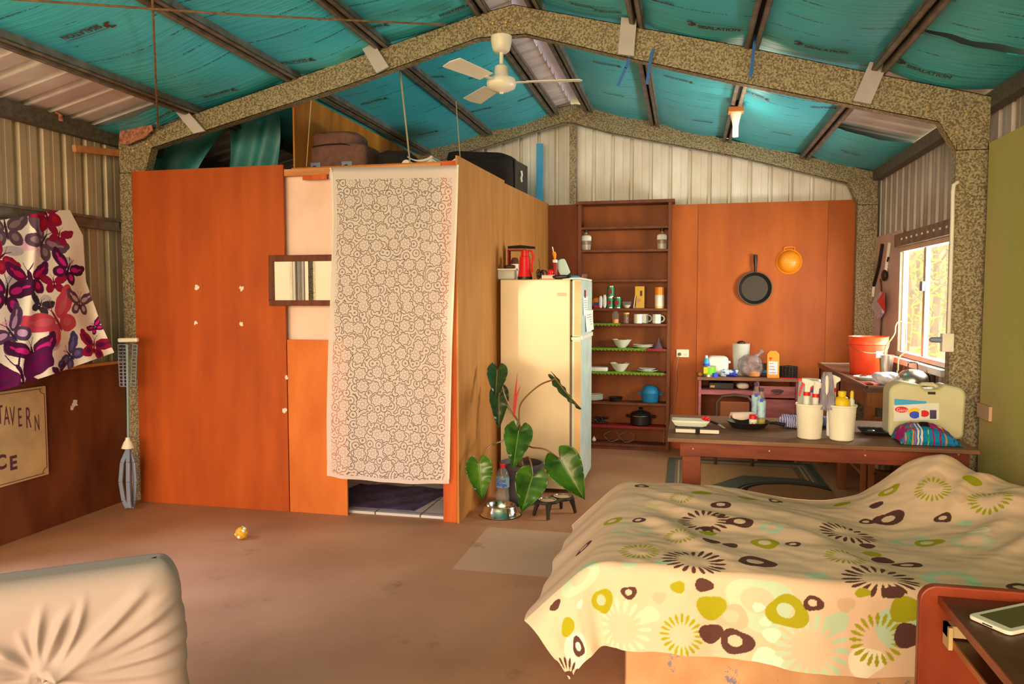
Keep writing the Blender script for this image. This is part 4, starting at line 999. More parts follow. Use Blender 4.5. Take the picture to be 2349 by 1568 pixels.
MB().box(fx1-.06, dx1-.0, fy0+.005, fy1-.02, fz-.003, fz+.012).build('top_hinge_cover', M['white_plastic'], t, bevel=.002)
q = at_y(1289, 675, fy0-.0005); kk = mpp(q)
MB().box(q.x-11*kk, q.x+11*kk, fy0-.0012, fy0, q.z-4*kk, q.z+4*kk).build('label_plate', mat('lblp', A(226, 180, 130), .5), t)
# papers on the freezer door
for px0, py0, px1, py1, m_, lab, out in ((1338, 680, 1348, 722, M['paper'], 'shopping list pinned to the freezer door', .004), (1343, 713, 1360, 755, M['paper'], 'white folded paper hanging from the freezer door by the list', .012)):
    pa, pb = at_x(px0, py0, dx1+.002), at_x(px1, py1, dx1+.002)
    ya_, yb__ = pa.y, pb.y; zA, zB = pa.z, pb.z
    tt_ = empty('paper_note', (dx1, (ya_+yb__)/2, zB), lab, 'paper')
    MB().surf(lambda u, v: Vector((dx1+.002+out*v*v+.004*math.sin(u*5)*v, ya_+(yb__-ya_)*u, zA+(zB-zA)*v)), 8, 8).build('sheet', m_, tt_, solid=.0006)
    ln = MB()
    for k in range(5): ln.box(dx1+.0026+out*(k/7)**2, dx1+.0034+out*(k/7)**2+.002, ya_+.15*(yb__-ya_), ya_+.8*(yb__-ya_), zA+(zB-zA)*(.2+.12*k)-.003, zA+(zB-zA)*(.2+.12*k))
    ln.build('writing', M['ink'], tt_)
q = at_x(1342, 674, dx1+.002); MB().box(dx1+.001, dx1+.006, q.y-.03, q.y+.03, q.z-.03, q.z+.03).build('fridge_magnet', M['dred'], label='small dark red magnet holding the list on the freezer', cat='magnet')

# ================================================================ KITCHEN
def spot(px, py, Y): p = at_y(px, py, Y); return p, mpp(p)
def thing(name, label, cat, p, group=None): return empty(name, p, label, cat, group)
def lth(t, name, p, k, prof, mt, n=20, **kw):
    return MB().lathe(p, [(a*k, b*k) for a, b in prof], n, **kw).build(name, mt, t, smooth=True)
def sbox(mb, c, size, rot=None, pw=5, nse=0, seed=0, n=28, mt=None):
    """soft box: superellipsoid with lumps"""
    c = Vector(c); rm = rot or Matrix.Identity(3); vs = []; fs = []; m_ = n//2; rr = random.Random(seed)
    ph = [rr.uniform(0, 6) for _ in range(6)]
    def pwv(v): return math.copysign(abs(v)**(2/pw), v)
    for i in range(m_+1):
        t_ = math.pi*i/m_-math.pi/2
        for k in range(n):
            a = 2*math.pi*k/n; d = Vector((pwv(math.cos(t_))*pwv(math.cos(a)), pwv(math.cos(t_))*pwv(math.sin(a)), pwv(math.sin(t_))))
            q = 1+nse*(math.sin(d.x*4+ph[0]+d.z*3)+math.sin(d.y*5+ph[1]-d.x*2)+.6*math.sin(d.z*9+ph[2]+d.x*7)+.5*math.sin(d.x*13+ph[3]+d.y*8))
            vs.append(c+rm@Vector((d.x*size[0]/2*q, d.y*size[1]/2*q, d.z*size[2]/2*q)))
    for i in range(m_):
        for k in range(n): fs.append((i*n+k, i*n+(k+1) % n, (i+1)*n+(k+1) % n, (i+1)*n+k))
    return mb.add(vs, fs, mt)

# ---- tall shelf unit
SF = 7.34; SB = RP-.016
sxl, sxr = at_y(1325, 700, SF).x, at_y(1538, 700, SF).x
su = empty('shelf_unit', ((sxl+sxr)/2, SF, 0), 'tall dark red open shelf unit filled with crockery behind the fridge', 'shelf unit')
ztop = at_y(1435, 459, SF).z
for x0, x1, nm in ((sxl, sxl+.03, 'side_panel'), (sxr-.03, sxr, 'side_panel')): MB().box(x0, x1, SF, SB, 0, ztop-.03).build(nm, M['shelf'], su, bevel=.002)
MB().box(sxl-.02, sxr+.03, SF-.01, SB, ztop-.03, ztop).build('top_board', M['shelf'], su, bevel=.002)
SHZ = {}
for key, py in (('a',519),('b',572),('c',641),('d',707),('e',742),('f',799),('g',854),('h',923),('i',977),('j',1018)):
    z = at_y(1450, py, SF+.02).z; SHZ[key] = z
    MB().box(sxl+.03, sxr-.03, SF+.005, SB-.004, z-.022, z).build('shelf', M['shelf'], su, bevel=.001)
MB().box(sxl+.03, sxr-.03, SF+.02, SF+.035, 0, SHZ['j']-.022).build('plinth', M['shelf'], su)
MB().box(sxl+.03, sxr-.03, SB-.004, SB, 0, ztop-.03).build('back_panel', M['shelf_back'], su)
for key, a, b, m_ in (('e', 1357, 1422, M['lime']), ('f', 1357, 1482, M['lime']), ('f', 1483, 1526, M['dred']), ('g', 1357, 1524, M['lime']), ('i', 1357, 1524, M['dred'])):
    xa, xb = at_y(a, 800, SF).x, at_y(b, 800, SF).x; xa = max(xa, sxl+.031); xb = min(xb, sxr-.031)
    mb = MB().box(xa, xb, SF+.001, SB-.01, SHZ[key], SHZ[key]+.002)
    n_ = int((xb-xa)/.012)
    for k in range(n_): q = xa+(xb-xa)*k/n_; mb.box(q, q+.009, SF-.001, SF+.002, SHZ[key]-.012-.006*(k % 3), SHZ[key]+.001)
    mb.build('shelf_liner', m_, su)
def on(key, px, dy=.07):
    z = SHZ[key]; p = at_y(px, 700, SF+dy); return Vector((p.x, SF+dy, z+.002)), mpp(Vector((p.x, SF+dy, z)))
# spirit flasks
def flask(px, label):
    p, k = on('b', px, .09); t = thing('glass_bottle', label, 'bottle', p, 'flat glass bottles on the second shelf')
    mb = MB(); prof = [(11, 0), (11.5, 2), (11.5, 26), (11, 31), (7, 35), (3, 37), (3, 42)]
    mb.lathe(p, [(a*k, b*k) for a, b in prof], 24, sy=.5); mb.build('body', M['clear'], t, smooth=True)
    MB().lathe(p, [(10.4*k, 1*k), (10.4*k, 13*k)], 20, sy=.45).build('liquid', M['liquid'], t)
    MB().lathe(p, [(11.8*k, 22*k), (11.8*k, 31*k), (9*k, 34*k)], 24, sy=.52).build('white_label', M['paper'], t)
    MB().lathe(p, [(4*k, 41*k), (4.2*k, 50*k)], 14).build('cap', M['black'], t)
flask(1344, 'flat glass bottle with black cap at the left end of the second shelf'); flask(1517, 'flat glass bottle with black cap at the right end of the second shelf')
# row of groceries
def can(px, z0, label, r=8, h=25):
    p, k = on('d', px, .08); p.z += z0*k; t = thing('food_can', label, 'food can', p, 'green food cans')
    lth(t, 'can_body', p, k, [(r, 0), (r, .8), (r-.4, 1.2), (r-.4, h-1), (r, h-.6), (r, h)], M['steel'])
    lth(t, 'can_label', p, k, [(r-.1, 2), (r-.1, h-2)], M['green'])
    q = MB().box(p.x-5*k, p.x+3*k, p.y-(r+.4)*k, p.y-(r-1.5)*k, p.z+8*k, p.z+17*k); q.build('label_patch', M['dred'], t)
can(1399, 0, 'green can at the bottom of the stack of two on the grocery shelf'); can(1401, 25.3, 'green can on top of the stack of two on the grocery shelf'); can(1417, 0, 'single green can right of the stacked pair')
p, k = on('d', 1372, .06); t = thing('grocery_box', 'small blue and red carton at the left of the grocery shelf', 'box', p)
MB().box(p.x-10*k, p.x+10*k, p.y, p.y+.06, p.z, p.z+6*k).build('red_band', M['red'], t); MB().box(p.x-10*k, p.x+10*k, p.y, p.y+.06, p.z+6*k, p.z+13*k).build('blue_band', M['blue'], t)
p, k = on('d', 1368, .14); b_ = MB(); sbox(b_, p+Vector((0, 0, 12*k)), (20*k, .05, 24*k), pw=3, nse=.03); b_.build('orange_packet', M['orange'], smooth=True, label='orange food packet behind the blue carton', cat='packet')
for px, h, l in ((1378, 28, 'white sachet leaning left of the green cans, the shorter one'), (1387, 31, 'white and red sachet leaning against the green cans')):
    p, k = on('d', px, .035); b_ = MB(); sbox(b_, p+Vector((0, 0, h*k/2)), (8*k, .025, h*k), pw=3); o = b_.build('sachet', M['paper'], smooth=True, label=l, cat='sachet')
p, k = on('d', 1438, .07); t = thing('glass_bowl', 'small clear bowl of pale food on the grocery shelf', 'bowl', p)
lth(t, 'bowl', p, k, [(5, 0), (9, 6), (11, 14), (11.4, 15)], M['clear']); lth(t, 'contents', p, k, [(4.6, .5), (8.6, 6), (8.8, 7), (0, 8)], M['cream'])
for i, (px, l) in enumerate(((1453, 'white card leaning by the yellow box, the left one'), (1456, 'white card leaning by the yellow box, the right one'))):
    p, k = on('d', px, .06); MB().prism([p, p+Vector((2*k, 0, 0)), p+Vector((4*k, 0, 28*k)), p+Vector((3*k, 0, 28*k))], (0, .07, 0)).build('card', M['paper'], label=l, cat='card')
p, k = on('d', 1467, .06); t = thing('cereal_box', 'tall mustard-yellow carton on the grocery shelf', 'box', p)
MB().box(p.x-10.5*k, p.x+10.5*k, p.y, p.y+.06, p.z, p.z+50*k).build('carton', mat('mustard', A(206, 144, 30), .5), t, bevel=.001)
splat(p+Vector((-2*k, -.0005, 18*k)), (0,-1,0), 6*k, mat('pinkprint', A(196, 120, 80), .6), 'printed_flower', t); MB().box(p.x+1*k, p.x+6*k, p.y-.0008, p.y, p.z+28*k, p.z+40*k).build('printed_panel', M['brand_brown'], t)
p, k = on('d', 1513, .08); t = thing('canister', 'orange and white round canister at the right of the grocery shelf', 'canister', p)
lth(t, 'body', p, k, [(11, 0), (11, 30), (11, 30.1)], M['cream']); lth(t, 'orange_band', p, k, [(11.2, 30), (11.2, 46), (11, 48)], M['orange']); lth(t, 'base_band', p, k, [(11.2, 1.5), (11.2, 4.5)], M['yellow'])
# mugs and jars
p, k = on('e', 1412, .07); t = thing('glass_jar', 'glass jar of orange spice on the mug shelf', 'jar', p)
lth(t, 'glass', p, k, [(8, 0), (8, 20), (5, 25), (5, 28)], M['clear']); lth(t, 'spice', p, k, [(7.6, .5), (7.6, 9), (0, 10)], M['orange'])
p, k = on('e', 1437, .07); t = thing('glass_jar', 'glass jar with yellow lid on the mug shelf', 'jar', p)
lth(t, 'glass', p, k, [(6.5, 0), (6.5, 21)], M['clear']); lth(t, 'lid', p, k, [(7, 21), (7, 24.5), (0, 25)], M['yellow'])
def mug(px, dy, label):
    p, k = on('e', px, dy); t = thing('mug', label, 'mug', p, 'white mugs')
    lth(t, 'cup', p, k, [(9, 0), (10, 1), (10, 21), (9.2, 21), (9, 2), (0, 2)], M['ceramic'], n=24)
    pts = [p+Vector(((10+7*math.sin(a))*k, 0, (11+7*math.cos(a))*k)) for a in [math.pi*j/8 for j in range(9)]]; MB().tube(pts, 1.6*k, 8).build('handle', M['ceramic'], t, smooth=True)
mug(1464, .05, 'white mug in the middle of the mug shelf, in front'); mug(1478, .13, 'white mug standing partly behind the middle mug'); mug(1507, .06, 'white mug at the right end of the mug shelf')
def bowl(key, px, label):
    p, k = on(key, px, .11); t = MB().lathe(p, [(a*k, b*k) for a, b in ((9, 0), (10, 1), (14, 5), (20, 15), (23, 19), (22.3, 19), (18, 14), (12, 5), (0, 4))], 32).build('bowl', M['ceramic'], smooth=True, label=label, cat='bowl', group='white bowls')
bowl('f', 1427, 'white bowl on the upper crockery shelf'); bowl('g', 1423, 'white bowl on the lower crockery shelf')
def plate(p, r_, h, label, group, k=1):
    return MB().lathe(p, [(r_*.55, 0), (r_*.6, h*.15), (r_, h*.8), (r_, h), (r_*.6, h*.4), (0, h*.35)], 36).build('plate', M['ceramic'], smooth=True, label=label, cat='plate', group=group)
p, k = on('f', 1476, .10)
for j, l in enumerate(('lower of two small white plates beside the upper bowl', 'upper of two small white plates beside the upper bowl')): plate(p+Vector((0, 0, j*.014)), .10, .022, l, 'small plates by the upper bowl')
p, k = on('g', 1487, .105)
for j, l in enumerate(('lower of two wide white plates at the right of the lower crockery shelf', 'upper of two wide white plates at the right of the lower crockery shelf')): plate(p+Vector((0, 0, j*.016)), .105+.06-.02*j-.06, .022, l, 'plates at the right of the lower crockery shelf')
p, k = on('g', 1370, .10); sbm = MB(); sbox(sbm, p+Vector((0, 0, 5*k)), (52*k, .16, 10*k), pw=8); sbm.build('serving_dish', M['ceramic'], smooth=True, label='white rectangular dish at the left of the lower crockery shelf', cat='dish')
p, k = on('f', 1512, .06); t = thing('funnel', 'dark purple-grey funnel at the right end of the upper crockery shelf', 'funnel', p)
lth(t, 'cone', p, k, [(12, 0), (11, 1), (4, 15), (2, 24), (1, 24)], mat('smoke', A(120, 84, 90), .3, alpha=.6), n=18)
p, k = on('h', 1361, .105)
for j, l in enumerate(('bottom', 'second', 'third', 'fourth', 'top')): plate(p+Vector((0, 0, j*.011)), .102, .018, l+' plate of the stack of five white dinner plates', 'stack of dinner plates')
p, k = on('h', 1414, .10); MB().lathe(p, [(a*k, b*k) for a, b in ((13, 0), (15, 8), (16, 9), (14.6, 8), (12, 1), (0, 1))], 28).build('black_dish', M['black'], smooth=True, label='shallow black dish beside the plate stack', cat='dish')
p, k = on('h', 1494, .10); t = thing('stock_pot', 'teal cooking pot with lid at the right of the lower shelf', 'pot', p)
lth(t, 'pot_body', p, k, [(17, 0), (19, 3), (20, 20), (20.5, 21)], M['teal'], n=28); lth(t, 'lid', p, k, [(20.5, 21), (19, 27), (16, 33), (10, 37), (0, 38)], M['teal'], n=28)
for s_ in (-1, 1): MB().tube([p+Vector((s_*19*k, 0, 17*k)), p+Vector((s_*27*k, 0, 18*k)), p+Vector((s_*27*k, .01, 21*k)), p+Vector((s_*19*k, .01, 21*k))], 1.5*k, 6).build('handle', M['teal'], t)
p, k = on('i', 1472, .10); t = thing('cooking_pot', 'large black cooking pot with lid on the red lined shelf', 'pot', p)
lth(t, 'pot_body', p, k, [(20, 0), (23, 3), (24, 22), (25, 23)], M['black'], n=28); lth(t, 'lid', p, k, [(25, 23), (20, 29), (8, 33), (3, 34), (3, 37), (6, 40), (0, 41)], M['black'], n=28)
MB().tube([p+Vector((math.cos(a)*24.8*k, math.sin(a)*24.8*k, 23*k)) for a in [2*math.pi*j/28 for j in range(28)]], .8*k, 6, closed=True).build('steel_rim', M['chrome'], t, smooth=True)
for s_ in (-1, 1): MB().tube([p+Vector((s_*24*k, 0, 18*k)), p+Vector((s_*33*k, 0, 19*k)), p+Vector((s_*33*k, .01, 22*k)), p+Vector((s_*24*k, .01, 22*k))], 1.8*k, 6).build('handle', M['black'], t)
p, k = on('i', 1375, .08); t = MB()
for a in range(14): t.tube([p+Vector((random.uniform(-15, 25)*k, random.uniform(-.02, .03), random.uniform(1, 18)*k)) for _ in range(4)], .9*k, 5)
t.build('wire_whisk_bundle', M['black'], label='tangle of black wire utensils left of the black pot', cat='utensils')
for j, (a, l) in enumerate(((1405, 'left loop of white cable on the bottom shelf'), (1440, 'right loop of white cable on the bottom shelf'))):
    p, k = on('j', a, .07); pts = [p+Vector((16*k*math.cos(q)*(1+.2*math.sin(q*2)), .02*math.sin(q*3), (14-12*math.sin(q*.93))*k)) for q in [j_*.35-.3 for j_ in range(20)]]
    MB().tube(pts, .8*k, 6).build('cable', mat('cable', A(130, 104, 80), .6), smooth=True, label=l, cat='cable', group='cables on the bottom shelf')
p, k = on('j', 1364, .05); t = thing('light_bulb', 'small pale light bulb at the left of the bottom shelf', 'light bulb', p)
lth(t, 'globe', p, k, [(0, 0), (4, 2), (5, 5), (3, 9), (2, 11)], M['cream'], n=14); lth(t, 'cap', p, k, [(2.2, 11), (2.2, 14), (0, 14)], M['steel'], n=12)
p = at_y(1336, 628, SF+.05); k = mpp(p); zc_ = SHZ['c']+.002
t = thing('plastic_tub', 'round clear plastic tub with a red dot on the third shelf', 'tub', Vector((p.x, SF+.06, zc_)))
lth(t, 'tub', Vector((p.x, SF+.07, zc_)), k, [(10, 0), (11, 12), (11.4, 13)], M['clear']); MB().ball((p.x, SF+.045, zc_+7*k), 3*k, 10).build('red_dot', M['red'], t)

# ---- outlet, cord, pan, colander
p = at_y(1566, 810, RP-.005); k = mpp(p); t = thing('power_outlet', 'white double power outlet on the rear plywood wall', 'power outlet', p)
MB().box(p.x-14*k, p.x+14*k, RP-.012, RP-.001, p.z-9*k, p.z+9*k).build('cover_plate', M['white_plastic'], t, bevel=.003)
for dx in (-6, 6):
    for s_ in (-1, 0, 1): MB().obox((p.x+dx*k+s_*2*k, RP-.0125, p.z-2*k+(0 if s_ else -2)*k), (.7*k, .001, 2.5*k), Matrix.Rotation(R(-20*s_), 3, 'Y')).build('socket_slot', M['black'], t)
for dx in (-6, 6): MB().box(p.x+(dx-1.2)*k, p.x+(dx+1.2)*k, RP-.015, RP-.012, p.z+3*k, p.z+6*k).build('rocker_switch', M['white_plastic'], t)
q, k = spot(1559, 812, RP-.013)
MB().lathe(q, [(4*k, 0), (3.5*k, .012), (0, .02)], 12, axis=Matrix(((1,0,0),(0,0,-1),(0,1,0)))).build('plug', M['rubber'], t)
MB().tube([q+Vector((0, -.01, 0))]+[at_y(a, b, RP-.035) for a, b in ((1556, 822), (1551, 850), (1552, 880), (1548, 920), (1532, 955), (1524, 980), (1522, 1010))]+[Vector((at_y(1522, 1010, RP-.035).x, RP-.05, .008))], .0035, 8).build('power_cord', mat('cord', A(170, 130, 96), .6), t, smooth=True)
AX = Matrix(((1,0,0),(0,0,-1),(0,1,0)))   # lathe axis pointing at the viewer (-y)
c, k = spot(1731, 661, RP-.006); t = thing('frying_pan', 'black frying pan hanging on the rear plywood wall', 'frying pan', c)
MB().lathe(c, [(30*k, 0), (37*k, 8*k), (38.5*k, 9*k), (37*k, 9.4*k), (29*k, 1.5*k), (0, 1.2*k)], 40, axis=AX).build('pan', mat('panblack', (.014, .012, .01), .5), t, smooth=True)
MB().tube([c+Vector((37*k*math.cos(a), -9*k, 37*k*math.sin(a))) for a in [2*math.pi*j/40 for j in range(40)]], .8*k, 6, closed=True).build('rim', M['rubber'], t, smooth=True)
MB().tube([c+Vector((0, -8*k, 36*k)), c+Vector((0, -10*k, 50*k)), c+Vector((0, -9*k, 64*k)), c+Vector((0, -8*k, 76*k))], [2.6*k, 3.4*k, 4.6*k, 4.2*k], 10).build('handle', M['black'], t, smooth=True)
c, k = spot(1810, 600, RP-.006); t = thing('colander', 'round orange plastic colander hanging on the rear plywood wall', 'colander', c)
MB().lathe(c, [(28*k, 0), (28.5*k, 1.5*k), (26*k, 3*k), (25*k, 6*k), (20*k, 14*k), (12*k, 18*k), (0, 19.5*k)], 40, axis=AX).build('bowl', M['orange'], t, smooth=True)
MB().tube([c+Vector((s_*9*k, -2*k, zz_*k)) for s_, zz_ in ((-1.3, 25), (-1.25, 32), (-.5, 34), (.5, 34), (1.25, 32), (1.3, 25))], 1.3*k, 8).build('handle', M['orange'], t, smooth=True)
hb = MB()
for rr2 in (8, 14, 20):
    for j in range(rr2): a = 2*math.pi*j/rr2; hb.lathe(c+Vector((rr2*k*math.cos(a), -(19.5-(rr2/20)**2*6)*k, rr2*k*math.sin(a))), [(.7*k, 0), (.7*k, .6*k)], 6, axis=AX)
hb.build('drain_holes', mat('hole', A(150, 70, 10), .6), t)
p = at_y(1868, 690, RP); t = bpy.data.objects['plywood_panel.002']; k = mpp(p)
sd = MB()
for a, b in (((1856, 672), (1868, 690)), ((1882, 672), (1868, 690)), ((1868, 690), (1868, 712)), ((1856, 672), (1882, 672))): sd.bar(at_y(*a, RP-.0045), at_y(*b, RP-.0045), 1.5*k, .001)
sd.build('water_stain', mat('stain', A(150, 64, 18), .6), t)

# ---- pink desk at the rear wall
DY = 7.10; g = lambda px, py: at_y(px, py, DY)
t = empty('kitchen_desk', (.56, DY, 0), 'small pink-red painted desk with drawer against the rear wall', 'desk')
xl_, xr2 = g(1602, 900).x, g(1832, 900).x; zt2 = g(1700, 866).z
MB().box(xl_-.012, xr2+.01, DY-.015, 7.53, zt2-.028, zt2).build('desk_top', M['desk_top'], t, bevel=.003)
xm = g(1738, 900).x
for x0, x1 in ((xl_, xl_+.025), (xm-.012, xm+.012), (xr2-.025, xr2)): MB().box(x0, x1, DY, 7.52, .0, zt2-.028).build('side_panel', M['desk_pink'], t, bevel=.002)
MB().box(xl_+.025, xm-.012, DY+.01, 7.5, g(1650, 905).z, g(1650, 895).z).build('shelf', M['desk_pink'], t)
MB().box(xl_+.025, xm-.012, 7.50, 7.51, .12, zt2-.03).build('back_panel', M['ply_rear_dark'], t)
dr = MB().box(xm+.014, xr2-.028, DY-.006, DY+.012, g(1780, 912).z, g(1780, 886).z).build('drawer', M['desk_pink'], t, bevel=.003)
q = g(1783, 896); k = mpp(q)
MB().lathe(q+Vector((0, -.006, 0)), [(14*k, 0), (12*k, .003), (0, .004)], 18, axis=AX@Matrix.Diagonal((1, .3, 1))).tube([q+Vector((a*k, -.014-.006*math.cos(a/8), -b*k)) for a, b in ((-12, 0), (-7, 5), (0, 7), (7, 5), (12, 0))], 1.1*k, 6).build('drawer_pull', M['timber_dark'], dr)
MB().box(xm+.014, xr2-.028, DY-.004, DY+.012, .10, g(1780, 916).z).build('cupboard_door', M['desk_pink'], t, bevel=.003)
MB().box(xm-.012, xr2, DY-.002, DY+.012, .02, .09).build('plinth', M['desk_pink'], t, bevel=.01)
q, k = spot(1650, 893, DY+.12); tt_ = thing('radio', 'black stereo on the shelf inside the pink desk', 'stereo', q)
zsh = g(1650, 895).z+.002
MB().box(xl_+.10, xl_+.32, DY+.12, DY+.30, zsh, zsh+.055).build('case', M['black'], tt_, bevel=.003); MB().box(xl_+.11, xl_+.15, DY+.118, DY+.12, zsh+.01, zsh+.03).build('display', M['gold'], tt_)
sbm = MB(); sbox(sbm, Vector((xm-.12, DY+.15, zsh+.03)), (.11, .1, .056), nse=.03, pw=3); sbm.build('cloth_bundle', M['cream'], smooth=True, label='cream bundle beside the stereo inside the pink desk', cat='bundle')

# chair tucked under the desk
CY = 6.85; t = empty('dining_chair', (at_y(1685, 1000, CY).x, CY, 0), 'dark framed chair with brown back pushed in at the pink desk', 'chair')
ca, cb = at_y(1643, 960, CY), at_y(1727, 960, CY); ztc = at_y(1685, 909, CY).z
pts = [Vector((ca.x, CY, .42)), Vector((ca.x+.005, CY, ztc-.05)), Vector((ca.x+.05, CY, ztc)), Vector(((ca.x+cb.x)/2, CY, ztc+.012)), Vector((cb.x-.05, CY, ztc)), Vector((cb.x-.005, CY, ztc-.05)), Vector((cb.x, CY, .42))]
MB().tube(pts, .017, 10).build('back_frame', M['timber_dark'], t, smooth=True)
MB().box(ca.x+.03, cb.x-.03, CY-.01, CY+.01, .36, ztc-.045).build('backrest', mat('chair_brown', A(130, 60, 24), .7), t, bevel=.008)
MB().box(ca.x-.01, cb.x+.01, CY, CY+.36, .385, .425).build('seat', mat('seat_brown', A(96, 50, 28), .7), t, bevel=.012)
for x in (ca.x, cb.x):
    for y in (CY+.01, CY+.34): MB().tube([(x, y, 0), (x, y, .40)], .014, 8).build('leg', M['timber_dark'], t)

# things on the pink desk
ZD = zt2+.001
def ond(px, Y): p = at_y(px, 860, Y); q = Vector((p.x, Y, ZD)); return q, mpp(q)
p, k = ond(1645, 7.32); t = thing('plastic_tub', 'upturned white plastic tub on the pink desk', 'tub', p)
sbm = MB(); sbox(sbm, p+Vector((0, 0, 22*k)), (50*k, .17, 44*k), pw=4.5, nse=.008); sbm.build('body', M['cream'], t, smooth=True); MB().ball(p+Vector((26*k, -.03, 30*k)), 3.5*k, 10).build('lug', M['cream'], t)
p, k = ond(1620, 7.22); t = thing('spray_bottle', 'small blue spray bottle behind the lime tin', 'bottle', p)
lth(t, 'body', p, k, [(7, 0), (7, 30), (5, 38), (3, 40)], M['lblue'], n=16); lth(t, 'label', p, k, [(7.2, 12), (7.2, 28)], M['blue'], n=16); lth(t, 'cap', p, k, [(3.4, 40), (3, 46), (0, 47)], M['paper'], n=12)
p, k = ond(1627, 7.15); t = thing('food_tin', 'lime and yellow labelled tin on the pink desk', 'tin', p)
lth(t, 'tin', p, k, [(13.5, 0), (13.5, 24), (13, 24.5), (0, 24)], M['steel']); 
lth(t, 'label', p, k, [(13.8, 5), (13.8, 23)], M['limebox']); MB().box(p.x-13*k, p.x-4*k, p.y-13.6*k, p.y-11*k, p.z+8*k, p.z+22*k).build('yellow_patch', M['yellow'], t)
p, k = ond(1640, 7.115); lth(None, 'bottle_cap', p, k, [(7, 0), (7, 9), (0, 9.4)], M['blue'], n=18); tag(bpy.data.objects['bottle_cap'], 'blue screw cap in front of the lime tin', 'cap')
p, k = ond(1606, 7.16); sbm = MB(); sbox(sbm, p+Vector((0, 0, 5*k)), (11*k, 10*k, 10*k), pw=2, nse=.06); sbm.build('garlic_bulb', M['pine'], smooth=True, label='pale round bulb at the left edge of the pink desk', cat='vegetable')
p, k = ond(1672, 7.18); t = thing('snack_packet', 'crumpled blue and silver packet on the pink desk', 'packet', p)
sbm = MB(); sbox(sbm, p+Vector((0, 0, 8*k)), (38*k, .08, 16*k), pw=3, nse=.09, seed=3, n=36); sbm.build('packet', mat('packet', A(40, 44, 130), .3, c2=A(190, 190, 200), scale=18, lo=.48, hi=.52, bump=.6), t, smooth=True)
p, k = ond(1699, 7.36); t = thing('coffee_jug', 'tall clear plastic jug with dark lid on the pink desk', 'jug', p)
lth(t, 'jug', p, k, [(14, 0), (16, 4), (19.5, 71), (20, 72)], M['frost'], n=24); lth(t, 'lid', p, k, [(9, 72), (9, 75), (4, 78), (0, 78)], M['black'], n=16)
p, k = ond(1722, 7.22); t = thing('plastic_bag', 'crumpled clear grey plastic bag on the pink desk', 'plastic bag', p)
sbm = MB(); sbox(sbm, p+Vector((0, 0, 25*k)), (54*k, .15, 50*k), pw=2.6, nse=.045, seed=6, n=44); sbm.build('bag', mat('smoky_bag', A(176, 146, 128), .15, alpha=.5, c2=A(120, 90, 80), scale=20, bump=.8), t, smooth=True)
MB().tube([p+Vector((a*k, 0, b*k)) for a, b in ((10, 44), (18, 52), (26, 60))], [8*k, 3*k, 7*k], 10).build('twist', mat('bag2', A(176, 146, 128), .2, alpha=.6), t, smooth=True)
lth(t, 'food', p+Vector((6*k, -.02, 2*k)), k, [(14, 0), (15, 8), (10, 13), (0, 14)], M['pine'], n=16)
p, k = ond(1774, 7.13); t = thing('food_carton', 'bright orange carton with rounded top on the pink desk', 'carton', p)
prof = [(-13, 0), (-14, 10), (-14, 55), (-9, 62), (6, 62), (12, 55), (13, 0)]
MB().prism([p+Vector((a*k, 0, b*k)) for a, b in prof], (0, .05, 0)).build('carton', M['orange'], t, bevel=.002)
MB().box(p.x-11*k, p.x+9*k, p.y-.001, p.y, p.z+8*k, p.z+38*k).build('printed_panel', mat('pan2', A(206, 196, 176), .5, c2=A(214, 170, 160), scale=8), t); splat(p+Vector((-7*k, -.001, 45*k)), (0,-1,0), 4*k, M['red'], 'printed_disc', t)
for j_ in range(4): MB().box(p.x-9*k, p.x+(6-j_*2)*k, p.y-.0016, p.y-.001, p.z+(12+7*j_)*k, p.z+(13+7*j_)*k).build('printed_line', M['brand_brown'], t)
p, k = ond(1752, 7.28); t = thing('small_box', 'dark box with a teal stripe behind the orange carton', 'box', p)
MB().box(p.x-12*k, p.x+12*k, p.y, p.y+.12, p.z, p.z+28*k).build('case', M['black'], t, bevel=.004); MB().box(p.x-10*k, p.x+8*k, p.y-.001, p.y, p.z+8*k, p.z+14*k).build('stripe', M['teal'], t)
p, k = ond(1808, 7.22); t = thing('wicker_basket', 'small black woven basket at the right of the pink desk', 'basket', p)
sbm = MB()
for j_ in range(6): sbm.tube([p+Vector((19*k*math.cos(a)*(1+.01*j_), .06*math.sin(a), (2+4.4*j_)*k)) for a in [2*math.pi*q_/24 for q_ in range(24)]], 1.6*k, 5, closed=True)
for q_ in range(16): a = 2*math.pi*q_/16; sbm.tube([p+Vector((19*k*math.cos(a), .06*math.sin(a), 0)), p+Vector((20*k*math.cos(a), .062*math.sin(a), 26*k))], 1.2*k, 5)
sbm.build('basket_weave', M['black'], t); lth(t, 'contents', p, k, [(16, 1), (17, 20), (8, 27), (0, 28)], M['black_cloth'], n=18, sy=.75)
p, k = ond(1806, 7.13); MB().box(p.x-20*k, p.x+21*k, 7.105, 7.16, ZD, ZD+.004).build('red_mat', M['red'], label='thin red mat under the black basket', cat='mat')

